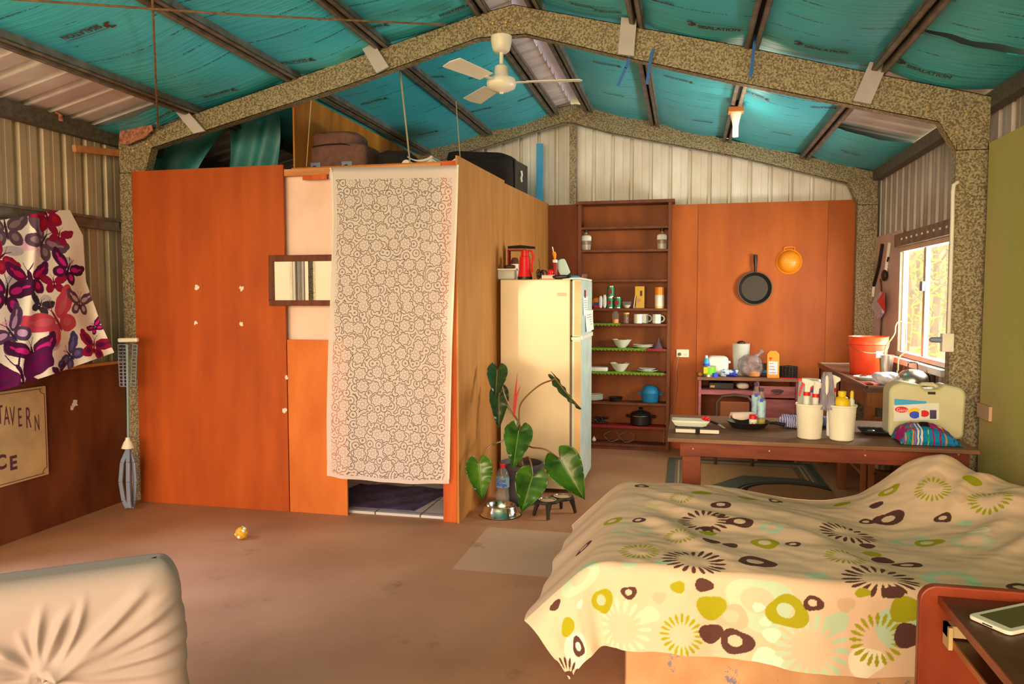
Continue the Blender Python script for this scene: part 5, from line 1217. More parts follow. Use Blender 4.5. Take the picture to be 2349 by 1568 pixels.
# ---- rug
ru_, rv_ = 300, 220
UU, VV = np.meshgrid(np.linspace(0, 1, ru_+1), np.linspace(0, 1, rv_+1)); RX0, RX1, RY0, RY1 = -.13, 1.12, 5.35, 7.06
P = np.stack([RX0+(RX1-RX0)*UU, RY0+(RY1-RY0)*VV, .008+.003*vnoise(UU*12, VV*12, 4)], -1)
C = np.zeros(P.shape); C[:] = A(176, 116, 66); ed = np.minimum(np.minimum(P[..., 0]-RX0, RX1-P[..., 0]), np.minimum(P[..., 1]-RY0, RY1-P[..., 1]))
C[ed < .19] = A(128, 96, 64); C[(ed < .14) & (ed > .12)] = A(180, 140, 96); C[(ed < .10) & (ed > .085)] = A(180, 140, 96); C[ed < .06] = A(92, 82, 62)
mxx, myy = .72, 6.05
hexd = np.maximum(np.abs(P[..., 1]-myy)*1.0, np.abs(P[..., 0]-mxx)*.8+np.abs(P[..., 1]-myy)*.55); C[hexd < .42] = A(90, 80, 60)
ov = np.hypot((P[..., 0]-mxx-.1)/.42, (P[..., 1]-myy+.1)/.36); C[ov < 1] = A(40, 34, 26); C[ov < .94] = A(128, 96, 64); C[ov < .9] = A(40, 34, 26); C[ov < .8] = A(160, 100, 56)
C *= (1+.16*np.random.RandomState(2).randn(*C.shape[:2]))[..., None].clip(.6, 1.4)
cloth_obj('floor_rug', P, C, ru_, rv_, vmat('rug_print', .95, .3), 'worn brown and grey-green patterned rug between table and pink desk', 'rug')

# ---- big table
TX0, TX1, TY0, TY1, TZ = -.085, 1.435, 4.10, 4.94, .74
t = empty('timber_table', (.67, 4.5, 0), 'long dark red timber table behind the bed, cluttered with kitchen things', 'table')
for j_ in range(4):
    ya_ = TY0+(TY1-TY0)*j_/4; MB().box(TX0, TX1, ya_+.001, ya_+(TY1-TY0)/4-.001, TZ-.022, TZ).build('top_plank', M['table_top'], t, bevel=.002)
za0, za1 = at_y(1700, 1050, TY0+.06).z, TZ-.023
ax0, ax1 = at_y(1560, 1020, TY0+.06).x, TX1-.03
MB().box(ax0, ax1, TY0+.05, TY0+.075, za0, za1).build('apron', M['table_base'], t, bevel=.002); MB().box(ax0, ax1, TY1-.075, TY1-.05, za0, za1).build('apron', M['table_base'], t, bevel=.002)
for x in (ax0, ax1-.025): MB().box(x, x+.025, TY0+.076, TY1-.076, za0, za1).build('end_apron', M['table_base'], t)
for x in (ax0+.012, ax1-.125):
    for y in (TY0+.078, TY1-.17): MB().box(x, x+.10, y, y+.09, 0, za1).build('leg', M['table_base'], t, bevel=.004)
for px, py in ((1573, 1010), (1590, 1029), (1765, 1020), (1765, 1034), (1984, 1031), (1985, 1044), (2178, 1060), (2199, 1042)):
    q = at_y(px, py, TY0+.049); MB().lathe(q, [(.005, 0), (.004, .002), (0, .003)], 8, axis=AX).build('screw', M['gold'], t)
def ont(px, py): q = at_z(px, py, TZ+.0015); return q, mpp(q)
# diary
a, k = ont(1549, 992); b, _ = ont(1650, 996); c_, _ = ont(1553, 966)
d1 = (b-a).normalized(); d2 = Vector((-d1.y, d1.x, 0)); W_ = (b-a).length; D_ = .15
t = thing('diary', 'black covered diary with elastic strap at the left end of the table', 'book', a)
def slab(t, name, mt, u0, u1, v0, v1, z0, z1, **kw):
    return MB().prism([a+d1*u+d2*v+Vector((0, 0, z0)) for u, v in ((u0, v0), (u1, v0), (u1, v1), (u0, v1))], (0, 0, z1-z0)).build(name, mt, t, **kw)
slab(t, 'back_cover', M['black'], -.002, W_+.002, -.002, D_, 0, .003); slab(t, 'pages', M['pages'], .002, W_-.002, .002, D_-.002, .003, .023); slab(t, 'front_cover', M['black'], -.002, W_+.002, -.002, D_, .023, .026)
slab(t, 'strap', M['black_cloth'], W_*.46, W_*.56, -.004, D_+.002, -.0005, .028); slab(t, 'ribbon', M['teal'], W_*.32, W_*.36, -.003, .02, .0262, .0268)
# plastic tray with red thing
q0 = a+d1*(W_*.35)+d2*.09+Vector((0, 0, .0275)); t = thing('plastic_tray', 'shallow clear plastic tray lying on the diary', 'tray', q0)
sbm = MB(); wdt_ = .19
def trayf(u, v):
    s_ = abs(2*u-1)**8; r_ = max(abs(2*u-1), abs(2*v-1)); h = .035*max(0, (r_-.78)/.22); return q0+d1*(wdt_*(u-.5)*(1+.1*(r_ > .8)))+d2*(.11*(v-.5))+Vector((0, 0, h+.002))
sbm.surf(trayf, 30, 22); sbm.build('tray', M['frost'], t, smooth=True, solid=.0015)
q = q0+d1*.085+d2*.03+Vector((0, 0, .038)); sbm = MB()
for j_ in range(9): a_ = j_*.7; sbm.ball(q+Vector((.018*math.cos(a_)*(j_ % 3)/2, .014*math.sin(a_), .005*(j_ % 2))), .0095, 10)
sbm.build('red_berries', M['red'], smooth=True, label='small bunch of red berries on the plastic tray', cat='fruit')
# peeler / knife, paper roll, pan, salt, oil
q, k = ont(1650, 980); t = thing('kitchen_knife', 'knife with black handle and steel blade beside the diary', 'knife', q)
MB().bar(q+Vector((-.07, .07, .03)), q+Vector((-.005, .01, .018)), .018, .012).build('handle', M['black'], t, bevel=.004); MB().bar(q+Vector((-.005, .01, .018)), q+Vector((.03, -.04, .002)), .02, .002).build('blade', M['chrome'], t)
q, k = ont(1668, 985); t = thing('paper_towel_roll', 'roll of paper towel lying behind the black pan', 'paper roll', q)
c1_, _ = ont(1680, 978); c1_ = c1_+Vector((0, .12, .034)); dd = Vector((.95, .25, 0)).normalized(); rm = Matrix((dd.orthogonal().normalized(), dd.cross(dd.orthogonal().normalized()), dd)).transposed()
MB().lathe(c1_, [(.014, 0), (.034, 0), (.034, .16), (.014, .16)], 24, axis=rm).build('paper_roll', M['pages'], t, smooth=True); MB().lathe(c1_, [(.014, -.001), (.014, .161)], 18, axis=rm).build('core', M['brown_cloth'], t)
q, k = ont(1718, 984); q.y += .07; t = thing('skillet', 'black shallow frying pan on the table in front of the oil bottle', 'frying pan', q)
lth(t, 'pan', q, k, [(36, 0), (46, 12), (49, 15), (48, 15.5), (44, 12), (35, 2), (0, 1.6)], M['black'], n=40)
hs = q+Vector((47*k, -.02, 13*k)); MB().tube([hs, hs+Vector((14*k, -.025, 2*k)), hs+Vector((30*k, -.05, 0))], [3*k, 4*k, 5*k], 10).build('handle', M['black'], t, smooth=True)
q2 = q+Vector((10*k, -.035, 2.2*k)); t = thing('salt_shaker', 'small white and red salt tub with red lid standing in the black pan', 'salt shaker', q2)
lth(t, 'tub', q2, k, [(8.5, 0), (9, 1), (9, 19), (8.5, 20)], M['paper'], n=18); lth(t, 'lid', q2, k, [(9.3, 20), (9.3, 28), (8, 29.5), (0, 30)], M['red'], n=18)
for j_ in range(4): MB().box(q2.x+(-7+4*j_)*k, q2.x+(-5+4*j_)*k, q2.y-9.3*k, q2.y-7*k, q2.z+(4+3*(j_ % 2))*k, q2.z+(9+3*(j_ % 2))*k).build('printed_mark', M['red'], t)
def oil(px, py, dy, label):
    q, k = ont(px, py); q.y += dy; q.z += .0; t = thing('oil_bottle', label, 'bottle', q, 'cooking oil bottles on the table')
    lth(t, 'body', q, k, [(9, 0), (10, 2), (10, 20), (9, 26), (10, 32), (10, 62), (5, 76), (4, 84)], M['clear'], n=20); lth(t, 'oil', q, k, [(8.8, 1), (9.4, 3), (9.4, 18), (0, 19)], mat('oil', A(230, 190, 30), .15, alpha=.8), n=18)
    lth(t, 'label', q, k, [(10.2, 24), (10.2, 62)], mat('lab', A(120, 70, 140), .5, c2=A(170, 190, 214), scale=9, lo=.45, hi=.55), n=20); lth(t, 'cap', q, k, [(5, 84), (5, 92), (0, 92)], M['purple'], n=14)
    MB().box(q.x-4*k, q.x+3*k, q.y-10.6*k, q.y-9*k, q.z+60*k, q.z+68*k).build('printed_patch', M['blue'], t)
oil(1749, 985, .09, 'clear oil bottle with purple label, the front one by the salt tub'); oil(1739, 976, .16, 'clear oil bottle with purple label, standing behind the front one')
# striped cloths
def rag(px, py, wpx, hpx, label, c1, c2, dy=0):
    q, k = ont(px, py); sbm = MB(); sbox(sbm, q+Vector((0, dy, hpx*k/2)), (wpx*k, .09, hpx*k), pw=2.6, nse=.07, seed=px, n=40)
    mt = mat('stripe', c1, .9); nt = mt.node_tree; wv = nt.nodes.new('ShaderNodeTexWave'); wv.inputs['Scale'].default_value = 26; wv.inputs['Distortion'].default_value = 3; tc = nt.nodes.new('ShaderNodeTexCoord'); rr2 = nt.nodes.new('ShaderNodeValToRGB')
    rr2.color_ramp.elements[0].color = (*c2, 1); rr2.color_ramp.elements[1].color = (*c1, 1); rr2.color_ramp.elements[0].position = .45; rr2.color_ramp.elements[1].position = .55
    nt.links.new(tc.outputs['Object'], wv.inputs[0]); nt.links.new(wv.outputs['Fac'], rr2.inputs[0]); nt.links.new(rr2.outputs[0], nt.nodes['Principled BSDF'].inputs['Base Color'])
    return sbm.build('tea_towel', mt, smooth=True, label=label, cat='tea towel')
rag(1818, 986, 52, 30, 'blue and white striped tea towel left of the white caddy', A(196, 170, 160), A(84, 86, 130), .08)
rag(1899, 988, 60, 26, 'blue striped cloth bunched behind the white caddy', A(170, 150, 160), A(74, 76, 120), .14)
# twin-cup caddy
p1_, k = ont(1860, 1008); p2_, _ = ont(1935, 1012); p1_.y += .055; p2_.y += .055
t = thing('cleaning_caddy', 'white plastic twin-cup caddy full of cleaning bottles', 'caddy', (p1_+p2_)/2)
for q in (p1_, p2_): lth(t, 'cup', q, k, [(24, 0), (26, 2), (30, 76), (32, 77), (32, 81), (30.5, 81), (28.5, 76), (24.5, 4), (0, 4)], M['white_plastic'], n=36)
md = (p1_+p2_)/2
MB().box(md.x-15*k, md.x+15*k, md.y-.03, md.y+.03, md.z+74*k, md.z+81*k).build('bridge', M['white_plastic'], t, bevel=.004)
MB().tube([md+Vector((-.002, -.025, 86*k)), md+Vector((-.001, -.02, 130*k)), md+Vector((0, 0, 150*k)), md+Vector((-.001, .02, 130*k)), md+Vector((-.002, .025, 86*k))], 4*k, 8).build('handle', M['white_plastic'], t, smooth=True)
def sprayer(base, k, h, label, face=1, nozzle=M['red'], body=M['cream'], red=True):
    t = thing('spray_bottle', label, 'spray bottle', base, 'trigger spray bottles in the caddy')
    lth(t, 'body', base, k, [(11, 0), (12, 2), (12, h*.45), (9, h*.6), (7, h*.66), (7, h*.8)], body, n=20)
    lth(t, 'collar', base, k, [(8, h*.8), (8, h*.87)], M['red'], n=16)
    z0 = base+Vector((0, 0, h*.87*k))
    MB().prism([z0+Vector((a*face*k, -.012, b*k)) for a, b in ((-6, 0), (6, 0), (7, 12), (16, 18), (15, 24), (3, 30), (-12, 32), (-12, 24), (-5, 18))], (0, .024, 0)).build('spray_head', body if not red else M['cream'], t, bevel=.003)
    MB().prism([z0+Vector((a*face*k, -.006, b*k)) for a, b in ((-7, 26), (-10, 26), (-15, 8), (-18, -10), (-15, -11), (-11, 6), (-6, 18))], (0, .012, 0)).build('trigger', nozzle, t, bevel=.002)
    MB().box(min(z0.x-12*face*k, z0.x-20*face*k), max(z0.x-12*face*k, z0.x-20*face*k), z0.y-.008, z0.y+.008, z0.z+25*k, z0.z+31*k).build('nozzle', M['red'], t, bevel=.002)
sprayer(p1_+Vector((-8*k, -.012, 5*k)), k, 118, 'cream spray bottle with long red trigger, leftmost in the caddy'); sprayer(p1_+Vector((13*k, .012, 5*k)), k, 112, 'cream spray bottle with red collar, in the left caddy cup by the handle', face=1)
sprayer(p2_+Vector((-18*k, .04, 5*k)), k, 128, 'white spray bottle behind the grey cloth, in the right caddy cup')
q = p2_+Vector((-2*k, -.012, 6*k)); t = thing('detergent_bottle', 'round yellow detergent bottle in the right caddy cup', 'bottle', q)
lth(t, 'body', q, k, [(16, 0), (17, 3), (17, 84), (12, 92), (8, 94), (8, 97)], M['yellow'], n=24); lth(t, 'cap', q, k, [(9, 97), (9, 106), (0, 107)], M['yellow'], n=18)
q = p2_+Vector((20*k, .0, 6*k)); t = thing('detergent_bottle', 'thin yellow-topped bottle at the right rim of the caddy', 'bottle', q)
lth(t, 'body', q, k, [(6, 0), (6, 84), (3, 92), (3, 98)], M['frost'], n=16); lth(t, 'cap', q, k, [(4, 92), (4, 103), (2, 107), (0, 107)], M['yellow'], n=12)
# grey cloth over the caddy handle
sbm = MB(); top_ = md+Vector((0, 0, 154*k))
def clf(u, v):
    s_ = (v-.5)*2; w_ = 10+12*abs(s_); return top_+Vector((w_*k*(u-.5)*2*.8+4*math.sin(u*9)*k, .045*s_, -abs(s_)**1.3*86*k+3*math.sin(u*12)*k*abs(s_)))
sbm.surf(clf, 20, 30).build('dish_cloth', mat('greycloth', A(150, 130, 124), .9, c2=A(112, 92, 90), scale=14, stretch=(8, 1, 1)), smooth=True, solid=.003, label='grey striped dish cloth hung over the caddy handle', cat='cloth')
# jug upside-down
q, k = ont(1858, 985); q.y += .30; q = Vector((at_y(1857, 900, q.y).x, q.y, TZ+.0015)); k = mpp(q); t = thing('measuring_jug', 'upturned frosted plastic jug behind the caddy', 'jug', q)
lth(t, 'jug', q, k, [(27, 0), (27, 3), (24, 95), (22, 98), (0, 98)], M['frost'], n=28); MB().box(q.x-4*k, q.x+5*k, q.y-25.5*k, q.y-24.5*k, q.z+70*k, q.z+82*k).build('blue_mark', M['blue'], t)
# black tray
q, k = ont(2015, 1000); q.y += .07; t = thing('black_tray', 'shallow black foil tray between the caddy and the striped bag', 'tray', q)
sbm = MB(); sbm.surf(lambda u, v: q+Vector(((u-.5)*72*k, (v-.5)*.17, (10*k*max(0, (max(abs(2*u-1), abs(2*v-1))-.7)/.3)+.0008*math.sin(u*40)*math.sin(v*30)+.001))), 30, 20).build('tray', M['black'], t, smooth=True, solid=.0015)
MB().ball(q+Vector((-10*k, .0, 7*k)), 5*k, 10, sq=(1.8, 1, .5)).build('crumpled_wrapper', M['chrome'], t)
# jerrycan
JY = 4.40; ja, jb = at_y(2035, 985, JY), at_y(2210, 985, JY); jz = at_y(2120, 876, JY).z; k = mpp(ja); zb_ = TZ+.002
t = thing('water_container', 'large translucent white water container with handle at the right of the table', 'water container', (ja+jb)/2*1)
H_ = jz-zb_; prof = []
def jc(cx, cz, r_, a0, a1, n=6): return [(cx+r_*math.cos(R(a0+(a1-a0)*i/n)), cz+r_*math.sin(R(a0+(a1-a0)*i/n))) for i in range(n+1)]
Wj = jb.x-ja.x
out = jc(Wj-.04, .035, .035, -90, 0)+jc(Wj-.05, H_-.07, .05, 0, 80)+[(Wj*.72, H_-.008), (Wj*.66, H_-.035), (Wj*.48, H_-.04), (Wj*.40, H_-.012), (Wj*.16, H_)]+jc(.05, H_-.06, .05, 110, 180)+jc(.035, .035, .035, 180, 270)
MB().prism([Vector((ja.x+a, JY-.03, zb_+b)) for a, b in out], (0, .15, 0)).build('tank', M['poly'], t, bevel=.014, smooth=True)
MB().tube([Vector((ja.x+Wj*.42, JY+.045, jz-.03)), Vector((ja.x+Wj*.48, JY+.045, jz-.016)), Vector((ja.x+Wj*.62, JY+.045, jz-.016)), Vector((ja.x+Wj*.68, JY+.045, jz-.03))], .011, 10).build('handle', M['poly'], t, smooth=True)
MB().box(ja.x+Wj*.50, ja.x+Wj*.60, JY-.031, JY-.029, jz-.062, jz-.048).build('grip_recess', M['black'], t, bevel=.004)
JF = JY-.0315; jp = lambda px, py: at_y(px, py, JF)
def jquad(pts, name, mt, lift=0): MB().prism([jp(*q_)+Vector((0, -lift, 0)) for q_ in pts], (0, .0008, 0)).build(name, mt, t)
jquad(((2050, 928), (2154, 924), (2154, 962), (2050, 966)), 'paper_label', mat('jlab', A(226, 206, 180), .5))
jquad(((2052, 914), (2125, 920), (2125, 925), (2052, 929)), 'blue_band', M['lblue'], .001)
MB().lathe(jp(2068, 939)+Vector((0, -.001, 0)), [(14*k, 0), (14*k, .0006), (0, .001)], 20, axis=AX@Matrix.Diagonal((1, .5, 1))).build('red_badge', M['red'], t)
text_mesh('Genie', 11*k, 'printed_word', M['paper'], jp(2056, 943)+Vector((0, -.0022, 0)), (1,0,0), (0,0,1), t)
for px, py, rr2, m_ in ((2098, 945, 14, M['yellow']), (2098, 951, 11, M['blue']), (2120, 948, 10, M['red'])): MB().lathe(jp(px, py)+Vector((0, -.0012-.0003*(m_ != M['yellow']), 0)), [(rr2*k, 0), (rr2*k, .0005), (0, .0007)], 18, axis=AX@Matrix.Diagonal((1, .75, 1))).build('printed_picture', m_, t)
jquad(((2108, 940), (2113, 940), (2113, 962), (2108, 962)), 'printed_tube', M['paper'], .003); jquad(((2133, 940), (2148, 940), (2148, 960), (2133, 960)), 'printed_panel', M['purple'], .001)
# striped woven bag
ba, k = ont(2045, 1005); bb_, _ = ont(2205, 1022); t = thing('striped_bag', 'flattened teal woven bag with pink, red and green stripes in front of the water container', 'bag', (ba+bb_)/2)
nu, nv = 160, 90; UU, VV = np.meshgrid(np.linspace(0, 1, nu+1), np.linspace(0, 1, nv+1))
bx_ = ba.x+(bb_.x-ba.x)*UU; yfr = 4.165; ybk = 4.345
bot_y = yfr+(0)*UU; hgt = np.interp(UU, [0, .08, .3, .6, .85, 1], [.07, .11, .10, .105, .06, .014])
prof_t = VV*3
yy = np.where(prof_t < 1, yfr-.012*np.sin(prof_t*math.pi), np.where(prof_t < 2, yfr+(ybk-yfr)*(prof_t-1), ybk)); zz2 = np.where(prof_t < 1, hgt*prof_t*.72, np.where(prof_t < 2, hgt*(.72+.28*np.sin((prof_t-1)*math.pi)), hgt*.72*(3-prof_t)))
zz2 = zz2+.012*vnoise(UU*14, VV*12, 3)*np.clip(np.minimum(prof_t, 3-prof_t)*3, 0, 1)
endx = (np.abs(UU-.5)*2)**6; zz2 = zz2*(1-.8*endx)
P = np.stack([bx_+.006*vnoise(UU*10, VV*14, 9), yy+.01*vnoise(UU*9, VV*9, 4), TZ+.003+np.maximum(zz2, 0)], -1)
C = np.zeros(P.shape); C[:] = A(24, 108, 138); U2 = UU+.03*vnoise(UU*3, VV*5, 4)
cols = [A(196, 40, 110), A(214, 120, 30), A(20, 24, 60), A(150, 20, 40), A(230, 200, 190), A(30, 140, 70)]
rs = np.random.RandomState(5); x_ = 0
while x_ < 1:
    wd_ = rs.uniform(.012, .03); C[(U2 > x_) & (U2 < x_+wd_)] = cols[rs.randint(6)]; C[(U2 > x_+wd_*.42) & (U2 < x_+wd_*.58)] = cols[rs.randint(6)]; x_ += wd_+(rs.uniform(.0, .03) if x_ < .3 else rs.uniform(.05, .11))
C[(VV > .36) & (VV < .62) & (np.abs(vnoise(UU*6, VV*20, 8)) < .12)] = A(170, 30, 90); C[(VV > .40) & (VV < .55) & (UU > .35) & (UU < .5)] = A(30, 22, 24); C[(VV > .42) & (VV < .5) & (UU > .62) & (UU < .72)] = A(220, 190, 150)
bpy.data.objects.remove(t)
cloth_obj('striped_bag', P, C, nu, nv, vmat('woven_print', .9, .4), 'flattened teal woven bag with pink, red and green stripes in front of the water container', 'bag')

# ---- sink bench along the right wall
BZ = .90; BX0, BX1, BY0, BY1 = 1.17, 1.66, 5.32, 7.16
t = empty('sink_bench', (1.4, 6.2, 0), 'narrow dark topped sink bench on timber legs under the window', 'sink bench')
tb = at_z(1983, 890, BZ); 
MB().box(BX0, BX1, BY0, BY1, BZ-.03, BZ).build('bench_top', mat('bench_top', A(128, 84, 60), .25, metal=.5), t)
for q in ((BX0, BX0+.015, BY0, BY1), (BX0, BX1, BY0, BY0+.015), (BX0, BX1, BY1-.015, BY1)): MB().box(*q, BZ, BZ+.015).build('raised_rim', mat('rim', A(150, 110, 80), .3, metal=.5), t, bevel=.003)
MB().box(BX0+.01, BX0+.035, BY0+.01, BY1-.01, BZ-.13, BZ-.031).build('side_rail', M['bench_wood'], t); MB().box(BX0+.036, BX1-.01, BY0+.01, BY0+.035, BZ-.13, BZ-.031).build('end_rail', M['bench_wood'], t)
MB().box(BX0+.05, BX1-.01, BY0+.012, BY0+.035, BZ-.24, BZ-.19).build('end_rail', M['bench_wood'], t)
for x in (BX0+.01, BX1-.075):
    for y in (BY0+.036, 6.2, BY1-.08): MB().box(x, x+.06, y, y+.06, 0, BZ-.131 if y == BY0+.036 else BZ-.031).build('leg', M['bench_wood'], t, bevel=.003)
MB().box(BX0+.0, BX1, BY0+.1, BY1-.1, .30, .32).build('lower_shelf', M['bench_wood'], t)
MB().bar((BX0-.005, BY0+.06, .66), (BX0-.005, 6.2, .34), .03, .04).build('brace', M['bench_wood'], t)
def onb(px, Y=None, py=None):
    p = at_y(px, 860, Y); q = Vector((p.x, Y, BZ+.002)); return q, mpp(q)
q, k = onb(1990, 6.30); t = thing('bucket', 'bright orange-red plastic bucket on the sink bench', 'bucket', q)
hk = (at_y(1990, 771, 6.30).z-q.z)/k
lth(t, 'pail', q, k, [(36, 0), (37, 2), (41, hk*.78), (43.5, hk*.8), (43.5, hk*.86), (41.5, hk*.88), (42, hk-2), (43, hk), (41, hk), (39, hk*.8), (35, 3), (0, 3)], M['bucket'], n=40)
MB().tube([q+Vector((42*k*math.cos(a), -40*k*abs(math.sin(a)), (hk*.82-20*math.sin(a))*k)) for a in [math.pi*j_/12 for j_ in range(13)]], .9*k, 6).build('wire_handle', M['steel'], t, smooth=True)
q, k = onb(2032, 6.05); t = thing('steel_cup', 'tapered steel cup in front of the orange bucket', 'cup', q)
hk = (at_y(2032, 814, 6.05).z-q.z)/k; lth(t, 'cup', q, k, [(11, 0), (16, hk), (16.8, hk+.5), (15.2, hk), (10.5, 1.5), (0, 1.5)], M['steel'], n=28)
qb = q+Vector((-16*k, -.01, (hk-6)*k)); MB().box(qb.x-7*k, qb.x+6*k, qb.y-.014, qb.y-.004, qb.z, qb.z+15*k).build('paper_tag', M['paper'], label='white paper tag stuck on the rim of the steel cup', cat='tag')
# swan-neck tap / wire loop
W = lambda px, py, Y=6.0: at_y(px, py, Y)
q = Vector((W(2045, 860, 5.95).x, 5.95, BZ+.002)); t = thing('swan_neck_tap', 'tall thin brass swan-neck tap loop in front of the window', 'tap', q)
MB().tube(smooth([W(2030, 815), W(2032, 795), W(2046, 775), W(2053, 762), W(2054, 748), W(2060, 738), W(2070, 738), W(2078, 750), W(2078, 790), W(2076, 806), W(2062, 820), W(2060, 840, 5.98), Vector((W(2060, 840, 5.98).x, 5.98, BZ))], 4), .0055, 10).build('pipe', M['gold'], t, smooth=True)
MB().lathe(Vector((W(2060, 840, 5.98).x, 5.98, BZ+.001)), [(.02, 0), (.02, .01), (.01, .02), (.01, .06)], 16).build('tap_base', M['chrome'], t, smooth=True)
q, k = onb(2033, 5.55); t = MB(); sbox(t, q+Vector((0, 0, 14*k)), (58*k, .16, 30*k), pw=2.4, nse=.05, seed=11, n=48)
t.build('plastic_wrap', mat('wrap', A(240, 222, 226), .15, c2=A(200, 176, 180), scale=30, bump=.9, alpha=.9), smooth=True, label='bundle of white plastic wrap at the near end of the sink bench', cat='plastic bag')
q, k = onb(2093, 5.50); hk = (at_y(2093, 847, 5.5).z-q.z)/k; t = thing('gas_bottle', 'small steel gas bottle with handle ring on the sink bench', 'gas bottle', q)
lth(t, 'cylinder', q, k, [(28, 0), (33, 4), (34, 14), (31, 24), (22, 33), (12, 37), (6, 38)], M['steel'], n=36)
for s_ in (-1, 1): MB().bar(q+Vector((s_*11*k, 0, 33*k)), q+Vector((s_*9*k, 0, 54*k)), 3*k, 2*k).build('handle_post', M['chrome'], t)
MB().tube([q+Vector((10*k*math.cos(a), 8*k*math.sin(a), 54*k)) for a in [2*math.pi*j_/20 for j_ in range(20)]], 2*k, 8, closed=True).build('handle_ring', M['chrome'], t, smooth=True)
q, k = onb(1985, 5.85); o = plate(q, 25*k, 8*k, 'white plate on the sink bench left of the plastic wrap', None); 
q = q+Vector((-.0, 0, .012)); sbm = MB(); sbox(sbm, q+Vector((0, 0, .012)), (.08, .05, .02), pw=2, nse=.05); sbm.build('scrubber', M['chrome'], smooth=True, label='steel scrubber lying on the white plate', cat='scrubber')
q, k = onb(1978, 5.56); MB().box(q.x-.02, q.x+20*k, q.y-.06, q.y+.07, q.z-.0005, q.z+.006).build('red_cloth', M['dred'], label='folded red cloth at the near corner of the sink bench', cat='cloth')
for px, Y, l in ((2128, 5.62, 'dark brown bottle right of the gas bottle, the nearer one'), (2140, 5.75, 'dark brown bottle right of the gas bottle, the farther one')):
    q, k = onb(px, Y); t = thing('sauce_bottle', l, 'bottle', q, 'dark bottles by the gas bottle'); lth(t, 'body', q, k, [(6, 0), (6, 16), (2.5, 24), (2.5, 32)], M['timber_dark'], n=14); lth(t, 'cap', q, k, [(3, 32), (3, 35), (0, 35)], M['gold'], n=10)
# tub and things on the lower shelf and a little timber stool below
q = at_y(2010, 925, 5.25); k = mpp(q)
t = empty('timber_stool', (q.x, 5.1, 0), 'low timber stool in front of the sink bench', 'stool')
zs_ = .56; xa, xb = at_y(1985, 930, 5.1).x, at_y(2125, 930, 5.1).x
MB().box(xa, xb, 4.99, 5.25, zs_-.025, zs_).build('seat', M['bench_wood'], t, bevel=.004)
for x in (xa+.01, xb-.04):
    for y in (5.0, 5.21): MB().box(x, x+.03, y, y+.03, 0, zs_-.026).build('leg', M['bench_wood'], t)
for y in (5.005, 5.215): MB().box(xa+.041, xb-.041, y, y+.02, .16, .20).build('stretcher', M['bench_wood'], t)
sbm = MB(); sbox(sbm, Vector(((xa+xb)/2, 5.12, zs_+.045)), ((xb-xa)*.86, .22, .085), pw=7); sbm.build('white_tub', M['cream'], smooth=True, label='white plastic tub on the low timber stool', cat='tub')
MB().lathe(Vector((at_y(2035, 1065, 5.4).x, 5.5, .322)), [(.05, 0), (.06, .01), (.065, .09), (.068, .10), (.06, .1), (.05, .02), (0, .02)], 28).build('steel_pot', M['steel'], smooth=True, label='steel pot on the lower shelf of the sink bench', cat='pot')
q = Vector((at_y(1935, 1000, 5.9).x, 5.05, 0)); 

# ================================================================ RIGHT WALL
win = empty('window_1', (WX, 5.99, WZ0), kind='structure')
AL = mat('aluminium', A(206, 178, 140), .35, metal=.3)
def wbox(y0, y1, z0, z1, x0=WX-.045, x1=WX+.02, nm='window_frame', mt=AL): MB().box(x0, x1, y0, y1, z0, z1).build(nm, mt, win, bevel=.002)
wbox(WY0, WY1, WZ1-.04, WZ1); wbox(WY0, WY1, WZ0, WZ0+.035); wbox(WY0, WY0+.035, WZ0+.036, WZ1-.041); wbox(WY1-.04, WY1, WZ0+.036, WZ1-.041)
ym = at_x(2122, 700, WX-.02).y; wbox(ym-.025, ym+.03, WZ0+.036, WZ1-.041, WX-.03, WX-.0); wbox(WY1-.085, WY1-.05, WZ0+.036, WZ1-.041, WX-.03, WX)
MB().box(WX-.012, WX-.008, WY0+.036, ym-.026, WZ0+.036, WZ1-.041).build('window_pane', M['glass'], win); MB().box(WX-.012, WX-.008, ym+.031, WY1-.086, WZ0+.036, WZ1-.041).build('window_pane', M['glass'], win)
q = at_x(2117, 656, WX-.035); MB().box(WX-.05, WX-.031, q.y-.035, q.y+.03, q.z-.035, q.z+.035).build('window_latch', M['grey'], win, bevel=.004)
MB().box(WX-.10, WX-.0, WY0-.02, WY1+.02, WZ0-.05, WZ0-.005).build('window_sill', M['white_paint'], win, bevel=.003)
MB().box(WX-.075, WX-.012, WY0-.05, WY1+.03, WZ1+.0, WZ1+.10).build('head_flashing', M['purlin'], win); 
sbm = MB()
for j_ in range(9): sbm.box(WX-.08, WX-.074, WY0+.02+j_*.13, WY0+.045+j_*.13, WZ1+.045, WZ1+.06)
sbm.build('flashing_slots', M['white_plastic'], win)
ub0, ub1, ub2 = at_x(2008, 545, WX-.03), at_x(2057, 540, WX-.03), at_x(2002, 790, WX-.03)
MB().box(WX-.03, WX-.014, WY1+.012, ub0.y, 1.02, ub0.z).build('utensil_board', mat('pinkboard', A(206, 160, 130), .7, c2=A(190, 140, 110), scale=3), label='pale pink board between rear column and window where utensils hang', cat='board')
UX = WX-.045
def ut(name, label, pts, r_, mt, head=None, cat='utensil'):
    pp = [at_x(x, y, UX) for x, y in pts]; t = empty(name, pp[0], label, cat, 'utensils hanging on the pink board'); MB().tube(pp, r_, 8).build('handle', mt, t, smooth=True)
    if head: head(t, pp[-1])
    return t
ut('barbecue_tongs', 'long grey tongs hanging at the left of the pink board', ((2024, 560), (2016, 610), (2004, 655)), .014, M['black'], lambda t, p: MB().bar(p, p+Vector((0, .02, -.10)), .02, .01).build('tip', M['cream'], t))
ut('steel_skewer', 'thin steel skewer hanging beside the grey tongs', ((2012, 600), (1996, 640), (1984, 665)), .005, M['gold'])
